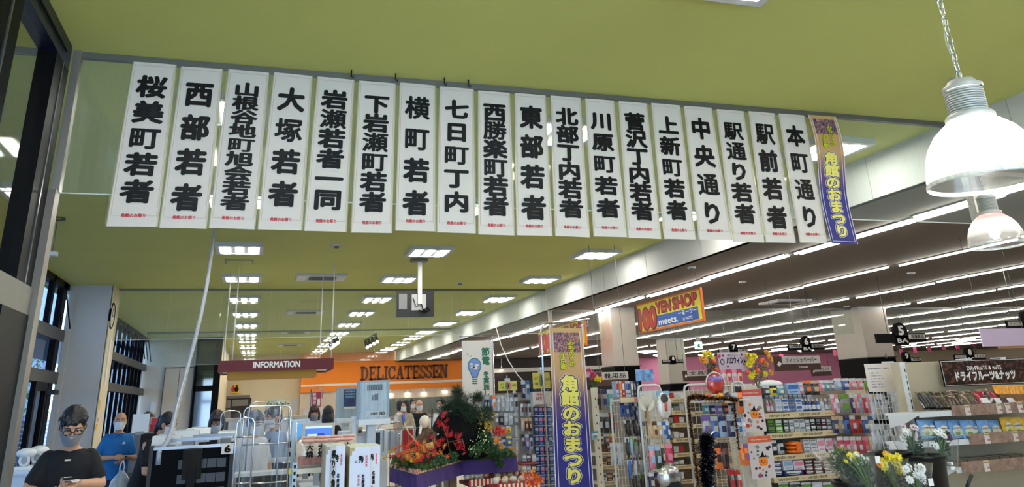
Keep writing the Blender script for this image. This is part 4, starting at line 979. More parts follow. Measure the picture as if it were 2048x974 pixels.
def person(label, x, y, H, rz, shirt, trousers, pose=None, hair='short', haircol=None, mask=MASKW, skin=SKIN, voxel=0.012, glasses=False, lean=0.0, head=(0.0, 0.0), sleeve='short', shorts=False, legs=True, apron=None, belly=1.0, z=0.0, cap=None, group=None, nod=0.0, bw=0.92):
    s = H/1.7; pose = pose or {}
    T = thing('person', label, 'person', (x, y, z), rz, group)
    def L(p): return (p[0]*s*bw, (p[1] - lean*max(0, p[2]-0.95))*s, p[2]*s)       # leaning forward is -Y
    hs = 0.185
    eA = pose.get('eA', (-0.25, 0.02, 1.12)); wA = pose.get('wA', (-0.26, -0.06, 0.88)); eB = pose.get('eB', (0.25, 0.02, 1.12)); wB = pose.get('wB', (0.26, -0.06, 0.88))
    dA = pose.get('dA', tuple(Vector(wA)-Vector(eA))); dB = pose.get('dB', tuple(Vector(wB)-Vector(eB)))
    # ---- body skin
    b = MB()
    loft(b, [L(p[:3]) + (p[3]*s*0.9, p[4]*s*0.9) for p in ((0,0,.86,.14,.09),(0,0,.95,.15,.1),(0,0,1.08,.13,.09),(0,0,1.22,.15,.1),(0,0,1.34,.165,.095),(0,0,1.41,.12,.08),(0,0,1.45,.06,.06))])
    fwd = nod
    b.tube([L((0, 0.01, 1.40)), L((0, -0.01-fwd*0.3, 1.46)), L((0, -0.015-fwd*0.6, 1.52))], [0.062*s, 0.054*s, 0.056*s], 12)
    for sg, e, w_, dd in ((-1, eA, wA, dA), (1, eB, wB, dB)):
        limb(b, [L((sg*hs*0.9, 0, 1.375)), L(e), L(w_)], [0.046*s, 0.040*s, 0.027*s])
        w3 = Vector(L(w_)); f3 = Vector(dd).normalized()
        nrm = pose.get('n' + ('A' if sg < 0 else 'B'), (-sg*0.9, -0.1, -0.2))
        hand(b, w3, f3, nrm, sg, s*0.98, pose.get('curl', 0.8))
    if legs:
        for sg in (-1, 1):
            limb(b, [(sg*0.09*s, 0, .88*s), (sg*0.10*s, -0.01*s, .48*s), (sg*0.10*s, 0.02*s, .09*s)], [0.07*s, 0.052*s, 0.036*s])
            b.ball((sg*0.10*s, -0.05*s, .04*s), (0.04*s, 0.11*s, 0.035*s), 10)
    # ---- head
    hc = Vector(L((0, -0.02-fwd, 1.585))); Rm = Matrix.Rotation(head[1], 3, 'Z') @ Matrix.Rotation(head[0], 3, 'X')
    def HT(mbh):
        mbh.v = [tuple(hc + Rm @ (Vector(v)*s)) for v in mbh.v]; return mbh
    h = MB(); h.ball((0, 0.008, 0.025), (0.076, 0.094, 0.092), 20); h.ball((0, -0.012, -0.035), (0.062, 0.072, 0.080), 18); h.ball((0, -0.03, -0.085), (0.035, 0.045, 0.032), 12)
    h.tube([(0, -0.083, 0.012), (0, -0.098, -0.012), (0, -0.106, -0.028), (0, -0.088, -0.036)], [0.009, 0.012, 0.015, 0.010], 8)
    for sg in (-1, 1):
        h.ball((sg*0.080, 0.012, -0.012), (0.010, 0.020, 0.032), 10); h.ball((sg*0.035, -0.072, -0.02), (0.022, 0.018, 0.02), 10)
        h.tube([(sg*0.012, -0.086, 0.026), (sg*0.032, -0.084, 0.031), (sg*0.052, -0.072, 0.026)], [0.006, 0.008, 0.005], 6)
    HT(h); b.add(h.v, h.f, 0, True)
    body = fuse(b, 'body', skin, T, voxel * (0.55 if voxel < 0.01 else 0.8), 2)
    # eyes, brows
    e = MB(); 
    for sg in (-1, 1): e.ball((sg*0.031, -0.077, 0.008), (0.012, 0.011, 0.008), 10)
    HT(e).build('eyes', mat('eye_white', (214, 208, 200), 0.3), T, local=True)
    e = MB()
    for sg in (-1, 1): e.ball((sg*0.031, -0.086, 0.007), (0.0055, 0.004, 0.0055), 8); e.tube([(sg*0.014, -0.091, 0.027), (sg*0.032, -0.090, 0.033), (sg*0.052, -0.078, 0.027)], 0.0035, 5); e.tube([(sg*0.018, -0.087, 0.015), (sg*0.032, -0.088, 0.017), (sg*0.045, -0.080, 0.012)], 0.0018, 4)
    HT(e).build('brows_and_irises', HAIR, T, local=True)
    m_ = MB(); m_.tube([(-0.024, -0.087, -0.058), (0, -0.094, -0.056), (0.024, -0.087, -0.058)], [0.003, 0.006, 0.003], 6); HT(m_).build('mouth', mat('lips', (160, 92, 84), 0.5), T, local=True)
    if mask:
        m_ = MB(); vs = []; fs = []; nu, nv = 14, 8
        for j in range(nv+1):
            v = j/nv; zz = -0.008 - 0.104*v
            for i in range(nu+1):
                a = (i/nu-0.5)*2.7
                bul = 0.020*math.exp(-(a*1.6)**2)*(1-abs(v-0.30)*1.1)
                rx = 0.076 - 0.020*v; ry = (0.097 - 0.020*v) + bul
                vs.append((rx*math.sin(a)*1.02, -ry*math.cos(a) - 0.004, zz + 0.012*(1-math.cos(a)) * (1-2*v) * -1 + (0.0012 if j % 2 else 0)))
        for j in range(nv):
            for i in range(nu): q0 = j*(nu+1)+i; fs.append((q0, q0+1, q0+nu+2, q0+nu+1))
        m_.add(vs, fs, 0, True)
        for sg in (-1, 1): m_.tube([(sg*0.070, -0.035, -0.02), (sg*0.082, 0.0, 0.012), (sg*0.086, 0.022, -0.005), (sg*0.082, 0.005, -0.035), (sg*0.062, -0.025, -0.08)], 0.0018, 4)
        HT(m_).build('face_mask', mask, T, local=True)
    if glasses:
        g = MB()
        for sg in (-1, 1):
            g.tube([(sg*0.033 + 0.026*math.cos(a), -0.101, 0.004 + 0.019*math.sin(a)) for a in [2*PI*k/14 for k in range(14)]], 0.0026, 5, closed=True)
            g.tube([(sg*0.059, -0.100, 0.01), (sg*0.082, -0.05, 0.01), (sg*0.086, 0.01, 0.006)], 0.0022, 5)
        g.tube([(-0.007, -0.102, 0.006), (0, -0.104, 0.009), (0.007, -0.102, 0.006)], 0.0022, 5)
        HT(g).build('glasses', INK, T, local=True)
    # ---- hair
    if hair != 'bald':
        hh = MB(); hh.ball((0, 0.018, 0.040), (0.087, 0.098, 0.100), 22, jit=0.02)
        if hair in ('short', 'tuft'):
            hh.ball((0, 0.045, -0.005), (0.078, 0.070, 0.075), 16, jit=0.03)
            for k in range(26):
                a = -PI/2 + random.uniform(-1.2, 1.2); q = random.uniform(0.065, 0.088)
                p = Vector((q*math.cos(a), q*math.sin(a)+0.012, 0.066 + random.uniform(-0.01, 0.035)))
                hh.tube([p, p + Vector((math.cos(a)*0.012, math.sin(a)*0.014, -0.012)), p + Vector((math.cos(a)*0.010 + random.uniform(-.01, .01), math.sin(a)*0.014, -0.030))], [0.012, 0.009, 0.003], 6)
            if hair == 'tuft':
                for dx in (-0.012, 0.0, 0.02): hh.tube([(dx, 0.01, 0.13), (dx*1.6, 0.0, 0.155), (dx*3+0.01, -0.02, 0.150)], [0.006, 0.004, 0.002], 5)
        if hair == 'bob':
            hh.ball((0, 0.04, -0.02), (0.092, 0.070, 0.10), 16, jit=0.02)
            for sg in (-1, 1): hh.ball((sg*0.078, -0.005, -0.035), (0.022, 0.055, 0.085), 12, jit=0.03)
            for k in range(9):
                u = (k-4)/4; hh.tube([(u*0.05, -0.068, 0.10), (u*0.062, -0.095 + 0.02*u*u, 0.065), (u*0.066, -0.090 + 0.022*u*u, 0.034)], [0.014, 0.011, 0.005], 6)
        if hair == 'long':
            hh.ball((0, 0.055, -0.06), (0.088, 0.062, 0.14), 16, jit=0.02); hh.ball((0, 0.08, -0.17), (0.075, 0.045, 0.12), 14, jit=0.03)
            for sg in (-1, 1): hh.ball((sg*0.075, 0.01, -0.05), (0.022, 0.05, 0.10), 12, jit=0.03)
        if hair == 'tied':
            hh.ball((0, 0.04, -0.01), (0.080, 0.066, 0.075), 16); hh.ball((0, 0.115, 0.03), (0.035, 0.035, 0.035), 12, jit=0.05); hh.ball((0, 0.12, -0.06), (0.03, 0.03, 0.08), 10, jit=0.05)
        HT(hh); fuse(hh, 'hair', haircol or HAIR, T, max(voxel*0.6, 0.006), 2)
    if cap:
        c_ = MB(); c_.ball((0, 0.01, 0.055), (0.092, 0.104, 0.088), 18); c_.ball((0, -0.095, 0.062), (0.06, 0.05, 0.008), 12); HT(c_).build('cap', cap, T, local=True)
    # ---- shirt
    t_ = MB(); w_ = belly
    loft(t_, [L(p[:3]) + (p[3]*s, p[4]*s) for p in ((0,0,.84,.172*w_,.125*w_),(0,0,.95,.176*w_,.130*w_),(0,-.005*w_,1.08,.168*w_,.128*w_),(0,-.005,1.22,.178,.126),(0,0,1.33,.188,.115),(0,0.005,1.39,.160,.095),(0,0.008,1.432,.085,.070))])
    for sg, e_, wv in ((-1, eA, wA), (1, eB, wB)):
        a0 = Vector(L((sg*hs*0.80, 0, 1.375))); a1 = Vector(L(e_)); a2 = Vector(L(wv))
        if sleeve == 'short': limb(t_, [a0, a0.lerp(a1, 0.72)], [0.060*s, 0.058*s], 14)
        else: limb(t_, [a0, a1, a1.lerp(a2, 0.92)], [0.066*s, 0.054*s, 0.042*s], 14)
    fuse(t_, 'shirt', shirt, T, voxel, 3)
    MB().tube([L((0.066*math.cos(a), 0.062*math.sin(a)+0.002, 1.430 + 0.012*math.sin(a))) for a in [2*PI*k/20 for k in range(20)]], 0.007*s, 6, closed=True).build('collar', shirt, T, local=True)
    # ---- trousers and shoes
    if legs:
        t_ = MB(); loft(t_, [(0,0,.74*s,.15*s,.115*s),(0,0,.84*s,.165*s,.12*s),(0,0,.96*s,.16*s,.115*s)])
        zb_ = 0.46 if shorts else 0.07
        for sg in (-1, 1): limb(t_, [(sg*0.088*s, 0, .82*s), (sg*0.10*s, -0.01*s, .48*s), (sg*0.10*s, 0.012*s, zb_*s)], [0.088*s, 0.070*s, 0.062*s if not shorts else 0.075*s], 14)
        fuse(t_, 'trousers', trousers, T, max(voxel, 0.012), 3)
        for sg in (-1, 1):
            MB().ball((sg*0.10*s, -0.05*s, .045*s), (0.048*s, 0.135*s, 0.046*s), 14).build('shoe', DARKG, T, local=True)
    if apron:
        a_ = MB(); vs = []; fs = []
        for j in range(9):
            zz = 0.55 + (1.33-0.55)*j/8; wd = 0.17 if zz < 1.1 else 0.17 - 0.10*(zz-1.1)/0.23
            for i in range(9):
                u = (i/8-0.5)*2; vs.append(L((u*wd, -0.142*w_*math.cos(u*0.9) - 0.004, zz)))
        for j in range(8):
            for i in range(8): q0 = j*9+i; fs.append((q0, q0+1, q0+10, q0+9))
        a_.add(vs, fs, 0, True); 
        for sg in (-1, 1): a_.tube([L((sg*0.07, -0.12, 1.32)), L((sg*0.085, -0.02, 1.44)), L((sg*0.05, 0.1, 1.3))], 0.008, 5)
        a_.build('apron', apron, T, local=True)
    return T, s, L

BLK = mat('black_cloth', (11, 12, 17), 0.85, noise=0.12, nscale=15)
BLUEC = mat('blue_polo', (20, 104, 170), 0.8, noise=0.08, nscale=12)
GREYC = mat('grey_cloth', (110, 108, 112), 0.85, noise=0.08)
OLIVE = mat('olive_cloth', (88, 86, 78), 0.85, noise=0.08)
WCL = mat('white_cloth', (206, 208, 212), 0.85, noise=0.03)
NAVYC = mat('navy_cloth', (28, 34, 62), 0.85, noise=0.08)
GREYMASK = mat('grey_mask', (132, 138, 148), 0.7, noise=0.06)
# man in the black T-shirt, looking down at his wallet
q = at(160, 930, 6.5)
P1, s1, L1 = person('man in a black T-shirt, glasses and grey mask, looking down at a wallet', q.x - 0.07, 6.5, 1.66, 0.12, BLK, mat('dark_trousers', (30, 32, 40), 0.85),
    bw=0.86, pose=dict(eA=(-0.255, -0.10, 1.19), wA=(-0.125, -0.30, 1.175), eB=(0.255, -0.09, 1.20), wB=(0.115, -0.30, 1.22), dA=(0.9, -0.35, -0.05), dB=(-0.9, -0.35, -0.1), nA=(0.1, -0.4, 0.9), nB=(-0.1, -0.4, 0.9), curl=1.0),
    hair='tuft', mask=GREYMASK, voxel=0.0085, glasses=True, head=(0.50, 0.1), nod=0.06, belly=1.0, lean=0.10)
wx = Vector(L1((-0.02, -0.36, 1.19)))
w_ = thing('wallet', 'open black wallet held by the man in the black T-shirt', 'wallet', P1.location + Matrix.Rotation(0.12, 3, 'Z') @ wx, 0.2)
def leaf_panel(name, m, x0, x1, ang, th=0.006, y0=-0.045, y1=0.045, z0=0.0):
    mb = MB().box(x0, x1, y0, y1, 0, th); R_ = Matrix.Rotation(ang, 3, 'Y') @ Matrix.Rotation(0.6, 3, 'X')
    mb.v = [tuple(R_ @ Vector(v) + Vector((0, 0, z0))) for v in mb.v]; return mb.build(name, m, w_, local=True)
leaf_panel('cover', mat('wallet_leather', (24, 28, 36), 0.4, bump=0.4, nscale=60), -0.09, 0.0, -0.35); leaf_panel('cover', MATS['wallet_leather'], 0.0, 0.09, 0.35)
leaf_panel('card', PAPER, -0.075, -0.005, -0.35, 0.009, -0.03, 0.035, 0.003); leaf_panel('lining', mat('lining', (90, 100, 116), 0.6), 0.01, 0.08, 0.35, 0.008, -0.04, 0.04, 0.002)
rp_ = thing('receipt', 'crumpled white receipts and a phone in the hand of the man in the black T-shirt', 'receipt', P1.location + Matrix.Rotation(0.12, 3, 'Z') @ Vector(L1((0.06, -0.37, 1.245))), 0.3)
mb = MB(); vs = [(i*0.022-0.055, j*0.022-0.045, random.uniform(-0.010, 0.012)) for j in range(5) for i in range(6)]; fs = [(j*6+i, j*6+i+1, j*6+i+7, j*6+i+6) for j in range(4) for i in range(5)]
mb.add(vs, fs, 0).build('paper', PAPER, rp_, local=True)
mb = MB().box(-0.05, 0.03, -0.035, 0.035, 0.014, 0.024).build('phone', INK, rp_, local=True); MB().box(-0.045, 0.0, -0.03, 0.03, 0.0245, 0.026).build('phone_case_label', PAPER, rp_, local=True)
# sleeve patch and collar badge
mb = MB().ball(L1((0.262, -0.07, 1.235)), (0.012, 0.014, 0.01), 6); mb.build('sleeve_tag', mat('tag_pale', (200, 196, 150), 0.5), P1, local=True)
MB().box(-0.018, 0.018, -0.165*1.0, -0.158, 1.36*s1, 1.37*s1).build('neck_badge', CREAM, P1, local=True)

# bald man in the blue polo with a carrier bag
q = at(237, 870, 12.3)
P2, s2, L2 = person('bald man in a bright blue polo shirt and white mask, carrying a shopping bag', q.x, 12.3, 1.64, 0.15, BLUEC, NAVYC, shorts=True,
    pose=dict(eA=(-0.27, -0.05, 1.12), wA=(-0.03, -0.24, 1.13), eB=(0.25, -0.04, 1.10), wB=(0.11, -0.27, 1.13), dB=(-0.3, -0.3, -0.4)), hair='bald', voxel=0.012, nod=0.02, skin=mat('skin_tan', (186, 138, 108), 0.5, noise=0.05))
for sg in (-1, 1):
    MB().prism([(sg*0.0, 1.425*s2), (sg*0.07, 1.44*s2), (sg*0.055, 1.36*s2)], -0.115, -0.105, 0, 'y').build('polo_collar', BLUEC, P2, local=True)
MB().prism([(0.055, 1.29*s2), (0.095, 1.29*s2), (0.075, 1.325*s2)], -0.126, -0.121, 0, 'y').build('chest_logo', WHITE, P2, local=True)
MB().ball(L2((-0.245, -0.03, 1.185)), (0.062, 0.062, 0.008), 12).ball(L2((-0.247, -0.03, 1.165)), (0.062, 0.062, 0.008), 12).build('sleeve_stripe', WHITE, P2, local=True)
MB().ball(L2((0.115, -0.265, 1.135)), (0.03, 0.03, 0.012), 10).build('wrist_watch', INK, P2, local=True)
BAGM = glassmat('bag_film', (236, 240, 238), 2.0, 0.3, veil=0.38)
bp = P2.location + Matrix.Rotation(0.15, 3, 'Z') @ Vector(L2((0.10, -0.33, 0.0)))
bz = L2((0, 0, 1.03))[2]
bg_ = thing('shopping_bag', 'translucent white carrier bag full of greens hanging from the hand of the bald man', 'bag', (bp.x, bp.y, bz-0.40))
mb = MB(); prof = [(0.002, 0.02), (0.07, 0.0), (0.115, 0.05), (0.13, 0.13), (0.115, 0.21), (0.075, 0.27), (0.045, 0.31), (0.03, 0.34)]; n = 28; vs = []; fs = []
for r, z in prof:
    for k in range(n):
        a = 2*PI*k/n; rr = r*(1 + 0.07*math.sin(a*7 + z*20)); vs.append((rr*math.cos(a), rr*math.sin(a)*0.8, z))
for i in range(len(prof)-1):
    for k in range(n): fs.append((i*n+k, i*n+(k+1)%n, (i+1)*n+(k+1)%n, (i+1)*n+k))
mb.add(vs, fs, 0, True).build('film', BAGM, bg_, local=True)
for sg in (-1, 1): MB().tube([(sg*0.02, 0, 0.33), (sg*0.028, 0, 0.38), (sg*0.012, 0, 0.44), (0, 0, 0.455)], [0.014, 0.009, 0.008, 0.006], 8).build('handle', WPLAS, bg_, local=True)
for (dx, dz, r, c_) in ((-0.03, 0.09, 0.065, (96, 120, 60)), (0.045, 0.08, 0.055, (130, 130, 70)), (0.0, 0.16, 0.06, (80, 110, 56)), (0.03, 0.17, 0.04, (160, 150, 100))):
    MB().ball((dx, 0, dz), (r, r*0.8, r*0.8), 12, jit=0.12).build('vegetable', rgbm(c_), bg_, local=True)
# man behind, grey T-shirt
q = at(263, 900, 13.6)
person('man in a grey T-shirt and olive trousers bending forward behind the bald man', q.x+0.02, 13.6, 1.62, 2.5, GREYC, OLIVE, lean=0.25, head=(0.5, 0.2), voxel=0.016, nod=0.05)
# cashier with tied hair bending at the register
q = at(338, 880, 9.9)
person('cashier in black with tied dark hair, bending over register 6 behind the conduit', q.x-0.22, 9.9, 1.60, 0.9, BLK, BLK, lean=0.35, head=(0.3, 0.2), hair='tied', voxel=0.014, pose=dict(eA=(-0.2, -0.15, 1.1), wA=(-0.12, -0.35, 1.05), eB=(0.2, -0.15, 1.1), wB=(0.12, -0.35, 1.05)), nod=0.04)
q = at(432, 850, 10.3)
person('woman cashier with a dark bob, white mask and black top, looking down', q.x, 10.3, 1.60, 0.15, BLK, BLK, head=(0.35, 0.1), hair='bob', haircol=mat('brown_hair', (44, 30, 30), 0.45, noise=0.3, nscale=60, bump=0.6), voxel=0.012, glasses=True, nod=0.03, sleeve='long', pose=dict(eA=(-0.24, -0.08, 1.1), wA=(-0.12, -0.3, 1.08), eB=(0.24, -0.08, 1.1), wB=(0.12, -0.3, 1.08)))
# white T-shirt customer behind the film
q = at(503, 900, 9.2)
person('person in a loose white T-shirt behind the clear film racks, arms hanging down', q.x, 9.2, 1.58, 0.5, WCL, GREYC, head=(0.3, 0.2), hair='short', haircol=mat('grey_hair', (74, 72, 78), 0.5, noise=0.3, nscale=50, bump=0.5), voxel=0.013, nod=0.02, belly=1.15)
q = at(556, 890, 10.02)
person('worker with pale blue sleeves and navy apron behind the clear film, turned left', q.x, 10.02, 1.62, -1.1, mat('pale_blue_cloth', (150, 168, 190), 0.85), NAVYC, sleeve='long', apron=NAVYC, head=(0.2, 0.0), hair='short', haircol=MATS['grey_hair'], voxel=0.014, lean=0.1, pose=dict(eA=(-0.22, -0.1, 1.1), wA=(-0.15, -0.32, 1.0), eB=(0.22, -0.1, 1.1), wB=(0.15, -0.32, 1.0)))
q = at(628, 835, 13.5)
person('woman with reddish brown bob and grey mask standing behind the blue screens', q.x, 13.5, 1.62, 0.0, BLK, BLK, hair='bob', haircol=mat('auburn_hair', (62, 34, 32), 0.45, noise=0.3, nscale=60, bump=0.5), mask=GREYMASK, voxel=0.016, nod=0.02, head=(0.15, 0))
q = at(656, 840, 12.2)
person('person seen from behind with black shoulder length hair, beside the blue screen', q.x, 12.2, 1.60, 2.9, BLK, BLK, hair='long', voxel=0.016, sleeve='long')
q = at(812, 830, 17.6)
person('woman with long black hair and beige jacket, in the queue before the delicatessen', q.x, 17.6, 1.66, -1.0, mat('beige_cloth', (170, 160, 140), 0.85, noise=0.2, nscale=20), GREYC, hair='long', voxel=0.018, sleeve='long')
q = at(838, 830, 18.2)
person('bald man in a black T-shirt with white mask, standing beyond the festival float', q.x, 18.2, 1.66, 0.1, BLK, GREYC, hair='bald', voxel=0.018, belly=1.1)
q = at(800, 825, 20.5)
person('dark haired person partly hidden at the left of the queue', q.x, 20.5, 1.66, 0.9, WCL, GREYC, hair='bob', voxel=0.02)
q = at(824, 825, 21.5)
person('dark haired person behind the bald man in black', q.x, 21.5, 1.70, 0.3, GREYC, GREYC, hair='long', voxel=0.02)
q = at(884, 830, 15.5)
person('person with dark hair and white mask right behind the black rock of the float', q.x, 15.5, 1.67, -0.9, WCL, GREYC, hair='short', voxel=0.018, sleeve='long')
# ================================================================== registers, film racks, screens
Y = 7.5
q = span(300, 462, 888, 974, Y); zt = q[3]
t = thing('register_counter', 'black checkout partition of register 6 with its number plate', 'checkout', ((q[0]+q[1])/2, Y, 0))
MB().box(q[0], q[1], Y, Y+0.05, 0, zt-0.03).build('panel', mat('smoked_panel', (9, 11, 15), 0.6, noise=0.25, nscale=9, spec=0.06), t)
MB().box(q[0], q[1], Y-0.01, Y+0.06, zt-0.035, zt-0.012).build('top_rail', mat('rail_grey', (150, 156, 166), 0.3, metal=0.5), t)
MB().box(q[0]-0.04, q[1]+0.02, Y+0.06, Y+1.1, 0, 0.85).build('counter', BLK, t); MB().box(q[0]-0.06, q[1]+0.03, Y+0.05, Y+1.12, 0.85, 0.88).build('worktop', mat('worktop_grey', (150, 156, 164), 0.35), t)
for x in (q[0], q[1]): MB().box(x-0.015, x+0.015, Y-0.015, Y+0.065, 0, zt).build('post', DARKG, t)
for r_ in range(3):      # faint notices behind the dark film
    for c_ in range(5):
        x = q[0] + (0.34+0.12*c_)*(q[1]-q[0]); z = zt - 0.12 - 0.11*r_
        MB().box(x, x+0.07, Y-0.003, Y, z-0.07, z).build('notice', mat('dim_notice', (24, 28, 34), 0.4, noise=0.3, nscale=40), t)
k = span(443, 467, 887, 908, Y-0.06)
t = thing('register_number', 'white plate with black number 6 on the register partition', 'number plate', ((k[0]+k[1])/2, Y-0.06, k[2]))
MB().box(k[0], k[1], Y-0.06, Y-0.0, k[2], k[3]).build('plate', PAPER, t)
mb = MB(); xm = (k[0]+k[1])/2; w_ = k[1]-k[0]; put_line(mb, '6', front(Y-0.064), xm-w_*.22, xm+w_*.22, (k[2]+k[3])/2, (k[3]-k[2])*.66, 0.05); mb.build('number', INK, t)
k = span(462, 478, 876, 895, 8.3)
tag(MB().box(k[0], k[1], 8.3, 8.33, k[2], k[3]).build('register_plate', PAPER), 'blank looking second number plate just behind plate 6', 'number plate')
# tilted terminal and small machines on register 6
def machine(px, py, w_, h, Y, label, base=None):
    p = at(px, py, Y); d = 0.22; z0 = p.z - h
    t = thing('receipt_printer', label, 'register machine', (p.x, Y, z0))
    MB().prism([(-d/2, 0), (d/2, 0), (d/2, h), (-d/2+0.05, h), (-d/2, h*0.6)], -w_/2, w_/2, 0, 'x').build('case', WPLAS, t, local=True)
    MB().box(-w_*0.36, w_*0.36, -d/2-0.004, -d/2+0.01, h*0.12, h*0.5).build('slot_panel', mat('slot_grey', (150, 154, 158), 0.4), t, local=True)
    MB().box(-w_*0.3, w_*0.3, -d*0.2, d*0.3, h, h+0.012).build('lid', mat('lid_pale', (200, 204, 204), 0.4), t, local=True)
    MB().box(-w_*0.3, w_*0.3, -0.08, 0.08, -(z0-0.88), 0).build('stand', DARKG, t, local=True)
machine(335, 871, 0.24, 0.16, 8.4, 'white register printer under the conduit, leftmost of the row')
machine(372, 861, 0.26, 0.15, 9.2, 'second white register printer, before the bob haired cashier')
machine(398, 856, 0.24, 0.14, 9.6, 'third white register printer in the row')
machine(457, 862, 0.20, 0.14, 9.6, 'white register machine right of the bob haired cashier')
k = span(366, 404, 897, 958, 7.45)
t = thing('tilted_terminal', 'dark tilted card terminal leaning against the register 6 partition', 'terminal', ((k[0]+k[1])/2, 7.4, k[2]))
MB().prism([(7.42, k[2]), (7.46, k[2]), (7.36, k[3]), (7.32, k[3])], k[0], k[1], 0, 'x').build('case', DARKG, t); MB().box((k[0]+k[1])/2-0.03, (k[0]+k[1])/2+0.03, 7.38, 7.42, 0.88, k[3]-0.05).build('stalk', INK, t)
for j, (a, b_, py, Yc) in enumerate(((330, 440, 879, 8.0), (386, 470, 871, 8.9))):
    k = span(a, b_, py-3, py+3, Yc)
    t = thing('register_rail', '%s pale horizontal rail over the registers' % ('nearer' if j == 0 else 'farther'), 'rail', ((k[0]+k[1])/2, Yc, k[2]))
    MB().box(k[0], k[1], Yc, Yc+0.03, k[2], k[3]).build('bar', MATS['rail_grey'], t)
    for x in (k[0]+0.01, k[1]-0.02): MB().box(x, x+0.015, Yc, Yc+0.03, 0.5, k[2]).build('post', GREYM, t)
# black bin-like counter and red advertising board behind
k = span(276, 314, 868, 974, 11.5)
tag(bx(k[0], k[1], 11.5, 12.3, 0, k[3], 'service_counter', BLK), 'black counter right of the bald man', 'counter')
k = span(264, 297, 828, 866, 11.7)
t = thing('white_board', 'blank white standing board on the black counter', 'board', ((k[0]+k[1])/2, 11.75, k[2]))
MB().box(k[0], k[1], 11.72, 11.76, k[2], k[3]).build('board', WPLAS, t); MB().box(k[0]+0.05, k[1]-0.05, 11.7, 11.85, k[2]-0.02, k[2]+0.02).build('foot', GREYM, t)
k = span(299, 325, 834, 866, 11.9)
t = thing('gift_catalogue_stand', 'red and green leaflet stand beside the white board', 'leaflet stand', ((k[0]+k[1])/2, 11.9, k[2]))
MB().box(k[0], k[1], 11.9, 11.93, k[2]-0.2, k[3]).build('back_panel', mat('stand_pale', (190, 188, 180), 0.5), t)
for a, b_, c_, d_, m_ in ((0.05, .7, .1, .55, (176, 30, 46)), (0.15, .75, .6, .95, (190, 50, 60)), (.78, 1.0, .2, .45, (70, 130, 70)), (.78, 1.0, .5, .7, (200, 190, 60)), (.78, 1.0, .75, .95, (60, 110, 80))):
    MB().box(k[0]+(k[1]-k[0])*a, k[0]+(k[1]-k[0])*b_, 11.87, 11.9, k[2]+(k[3]-k[2])*c_, k[2]+(k[3]-k[2])*d_).build('leaflet', rgbm(m_), t)
# near left sanitiser table
Y = 7.0
k = span(12, 96, 930, 974, Y)
t = thing('packing_table', 'white packing table at the lower left corner', 'table', ((k[0]+k[1])/2, Y, 0))
zt = at(50, 941, Y).z
MB().box(k[0]-0.05, k[1], Y, Y+0.6, zt-0.03, zt).build('tabletop', mat('table_white', (190, 204, 222), 0.35), t)
for x in (k[0], k[1]-0.05): 
    for y in (Y+0.03, Y+0.54): MB().box(x, x+0.03, y, y+0.03, 0, zt-0.03).build('leg', GREYM, t)
MB().box(k[0], k[1]-0.02, Y+0.02, Y+0.05, zt-0.2, zt-0.03).build('apron_panel', MATS['table_white'], t)
def dispenser(px, py, Yd, label):
    p = at(px, py, Yd); h = p.z - zt
    t = thing('tape_dispenser', label, 'dispenser', (p.x, Yd, zt))
    MB().box(-0.055, 0.055, -0.07, 0.07, 0, 0.02).build('base', WPLAS, t, local=True)
    MB().tube([(0, 0.03, 0.02), (0, 0.04, h*0.6), (0.0, 0.0, h-0.03)], [0.02, 0.018, 0.018], 8).build('column', WPLAS, t, local=True)
    MB().ball((0, -0.01, h-0.02), (0.07, 0.08, 0.035), 14).build('head', WPLAS, t, local=True)
    MB().tube([(0.03*math.cos(a)+0.0, -0.05, h-0.07+0.035*math.sin(a)) for a in [2*PI*k_/16 for k_ in range(16)]], 0.009, 6, closed=True).build('ring', WPLAS, t, local=True)
    MB().box(-0.03, 0.03, -0.05, 0.0, 0.02, 0.09).build('tray', mat('slot_grey', (150, 154, 158), 0.4), t, local=True)
dispenser(55, 900, 7.2, 'white roll dispenser on the packing table, left of the pair'); dispenser(80, 895, 7.35, 'white roll dispenser on the packing table, nearer the black T-shirt man')

# chrome racks with clear film
def film_rack(xl, xr, yt, Y, label, yb=974, bars=(0.5,), rot=0, films=1):
    a = at(xl, (yt+yb)/2, Y).x; b_ = at(xr, (yt+yb)/2, Y).x; z1 = at((xl+xr)/2, yt, Y).z
    t = thing('film_partition', label, 'partition', ((a+b_)/2, Y, 0))
    MB().tube([(a, Y, 0.02), (a, Y, z1-0.04), (a+0.02, Y, z1-0.01), (a+0.06, Y, z1), (b_-0.06, Y, z1), (b_-0.02, Y, z1-0.01), (b_, Y, z1-0.04), (b_, Y, 0.02)], 0.0065, 8).build('frame', CHROME, t)
    for f_ in bars: MB().cyl((a, Y, z1*f_ + 0.6*(1-f_)), (b_, Y, z1*f_ + 0.6*(1-f_)), 0.006, n=6).build('cross_bar', CHROME, t)
    for j in range(films):
        mb = MB(); nx, nz = 14, 10; vs = []; fs = []
        for iz in range(nz+1):
            for ix in range(nx+1):
                u, v = ix/nx, iz/nz; vs.append((a+(b_-a)*u, Y + 0.03*(j+1) + 0.02*math.sin(u*9+j*2+v*3)+0.012*math.sin(u*23+v*5), z1-0.03-(z1-0.95)*v))
        for iz in range(nz):
            for ix in range(nx): q0 = iz*(nx+1)+ix; fs.append((q0, q0+1, q0+nx+2, q0+nx+1))
        mb.add(vs, fs, 0, True).build('film', CLEAR, t)
    for x in (a, b_): MB().box(x-0.02, x+0.02, Y-0.2, Y+0.2, 0, 0.03).build('foot', GREYM, t)
film_rack(470, 505, 835, 6.9, 'narrow chrome rack with clear film, just right of plate 6', bars=(0.85, 0.5))
film_rack(483, 578, 812, 7.6, 'wide chrome rack with clear film in front of the white T-shirt person', bars=(0.7, 0.4))
film_rack(494, 556, 803, 8.75, 'rack with clear film behind the wide one', bars=(0.8,))
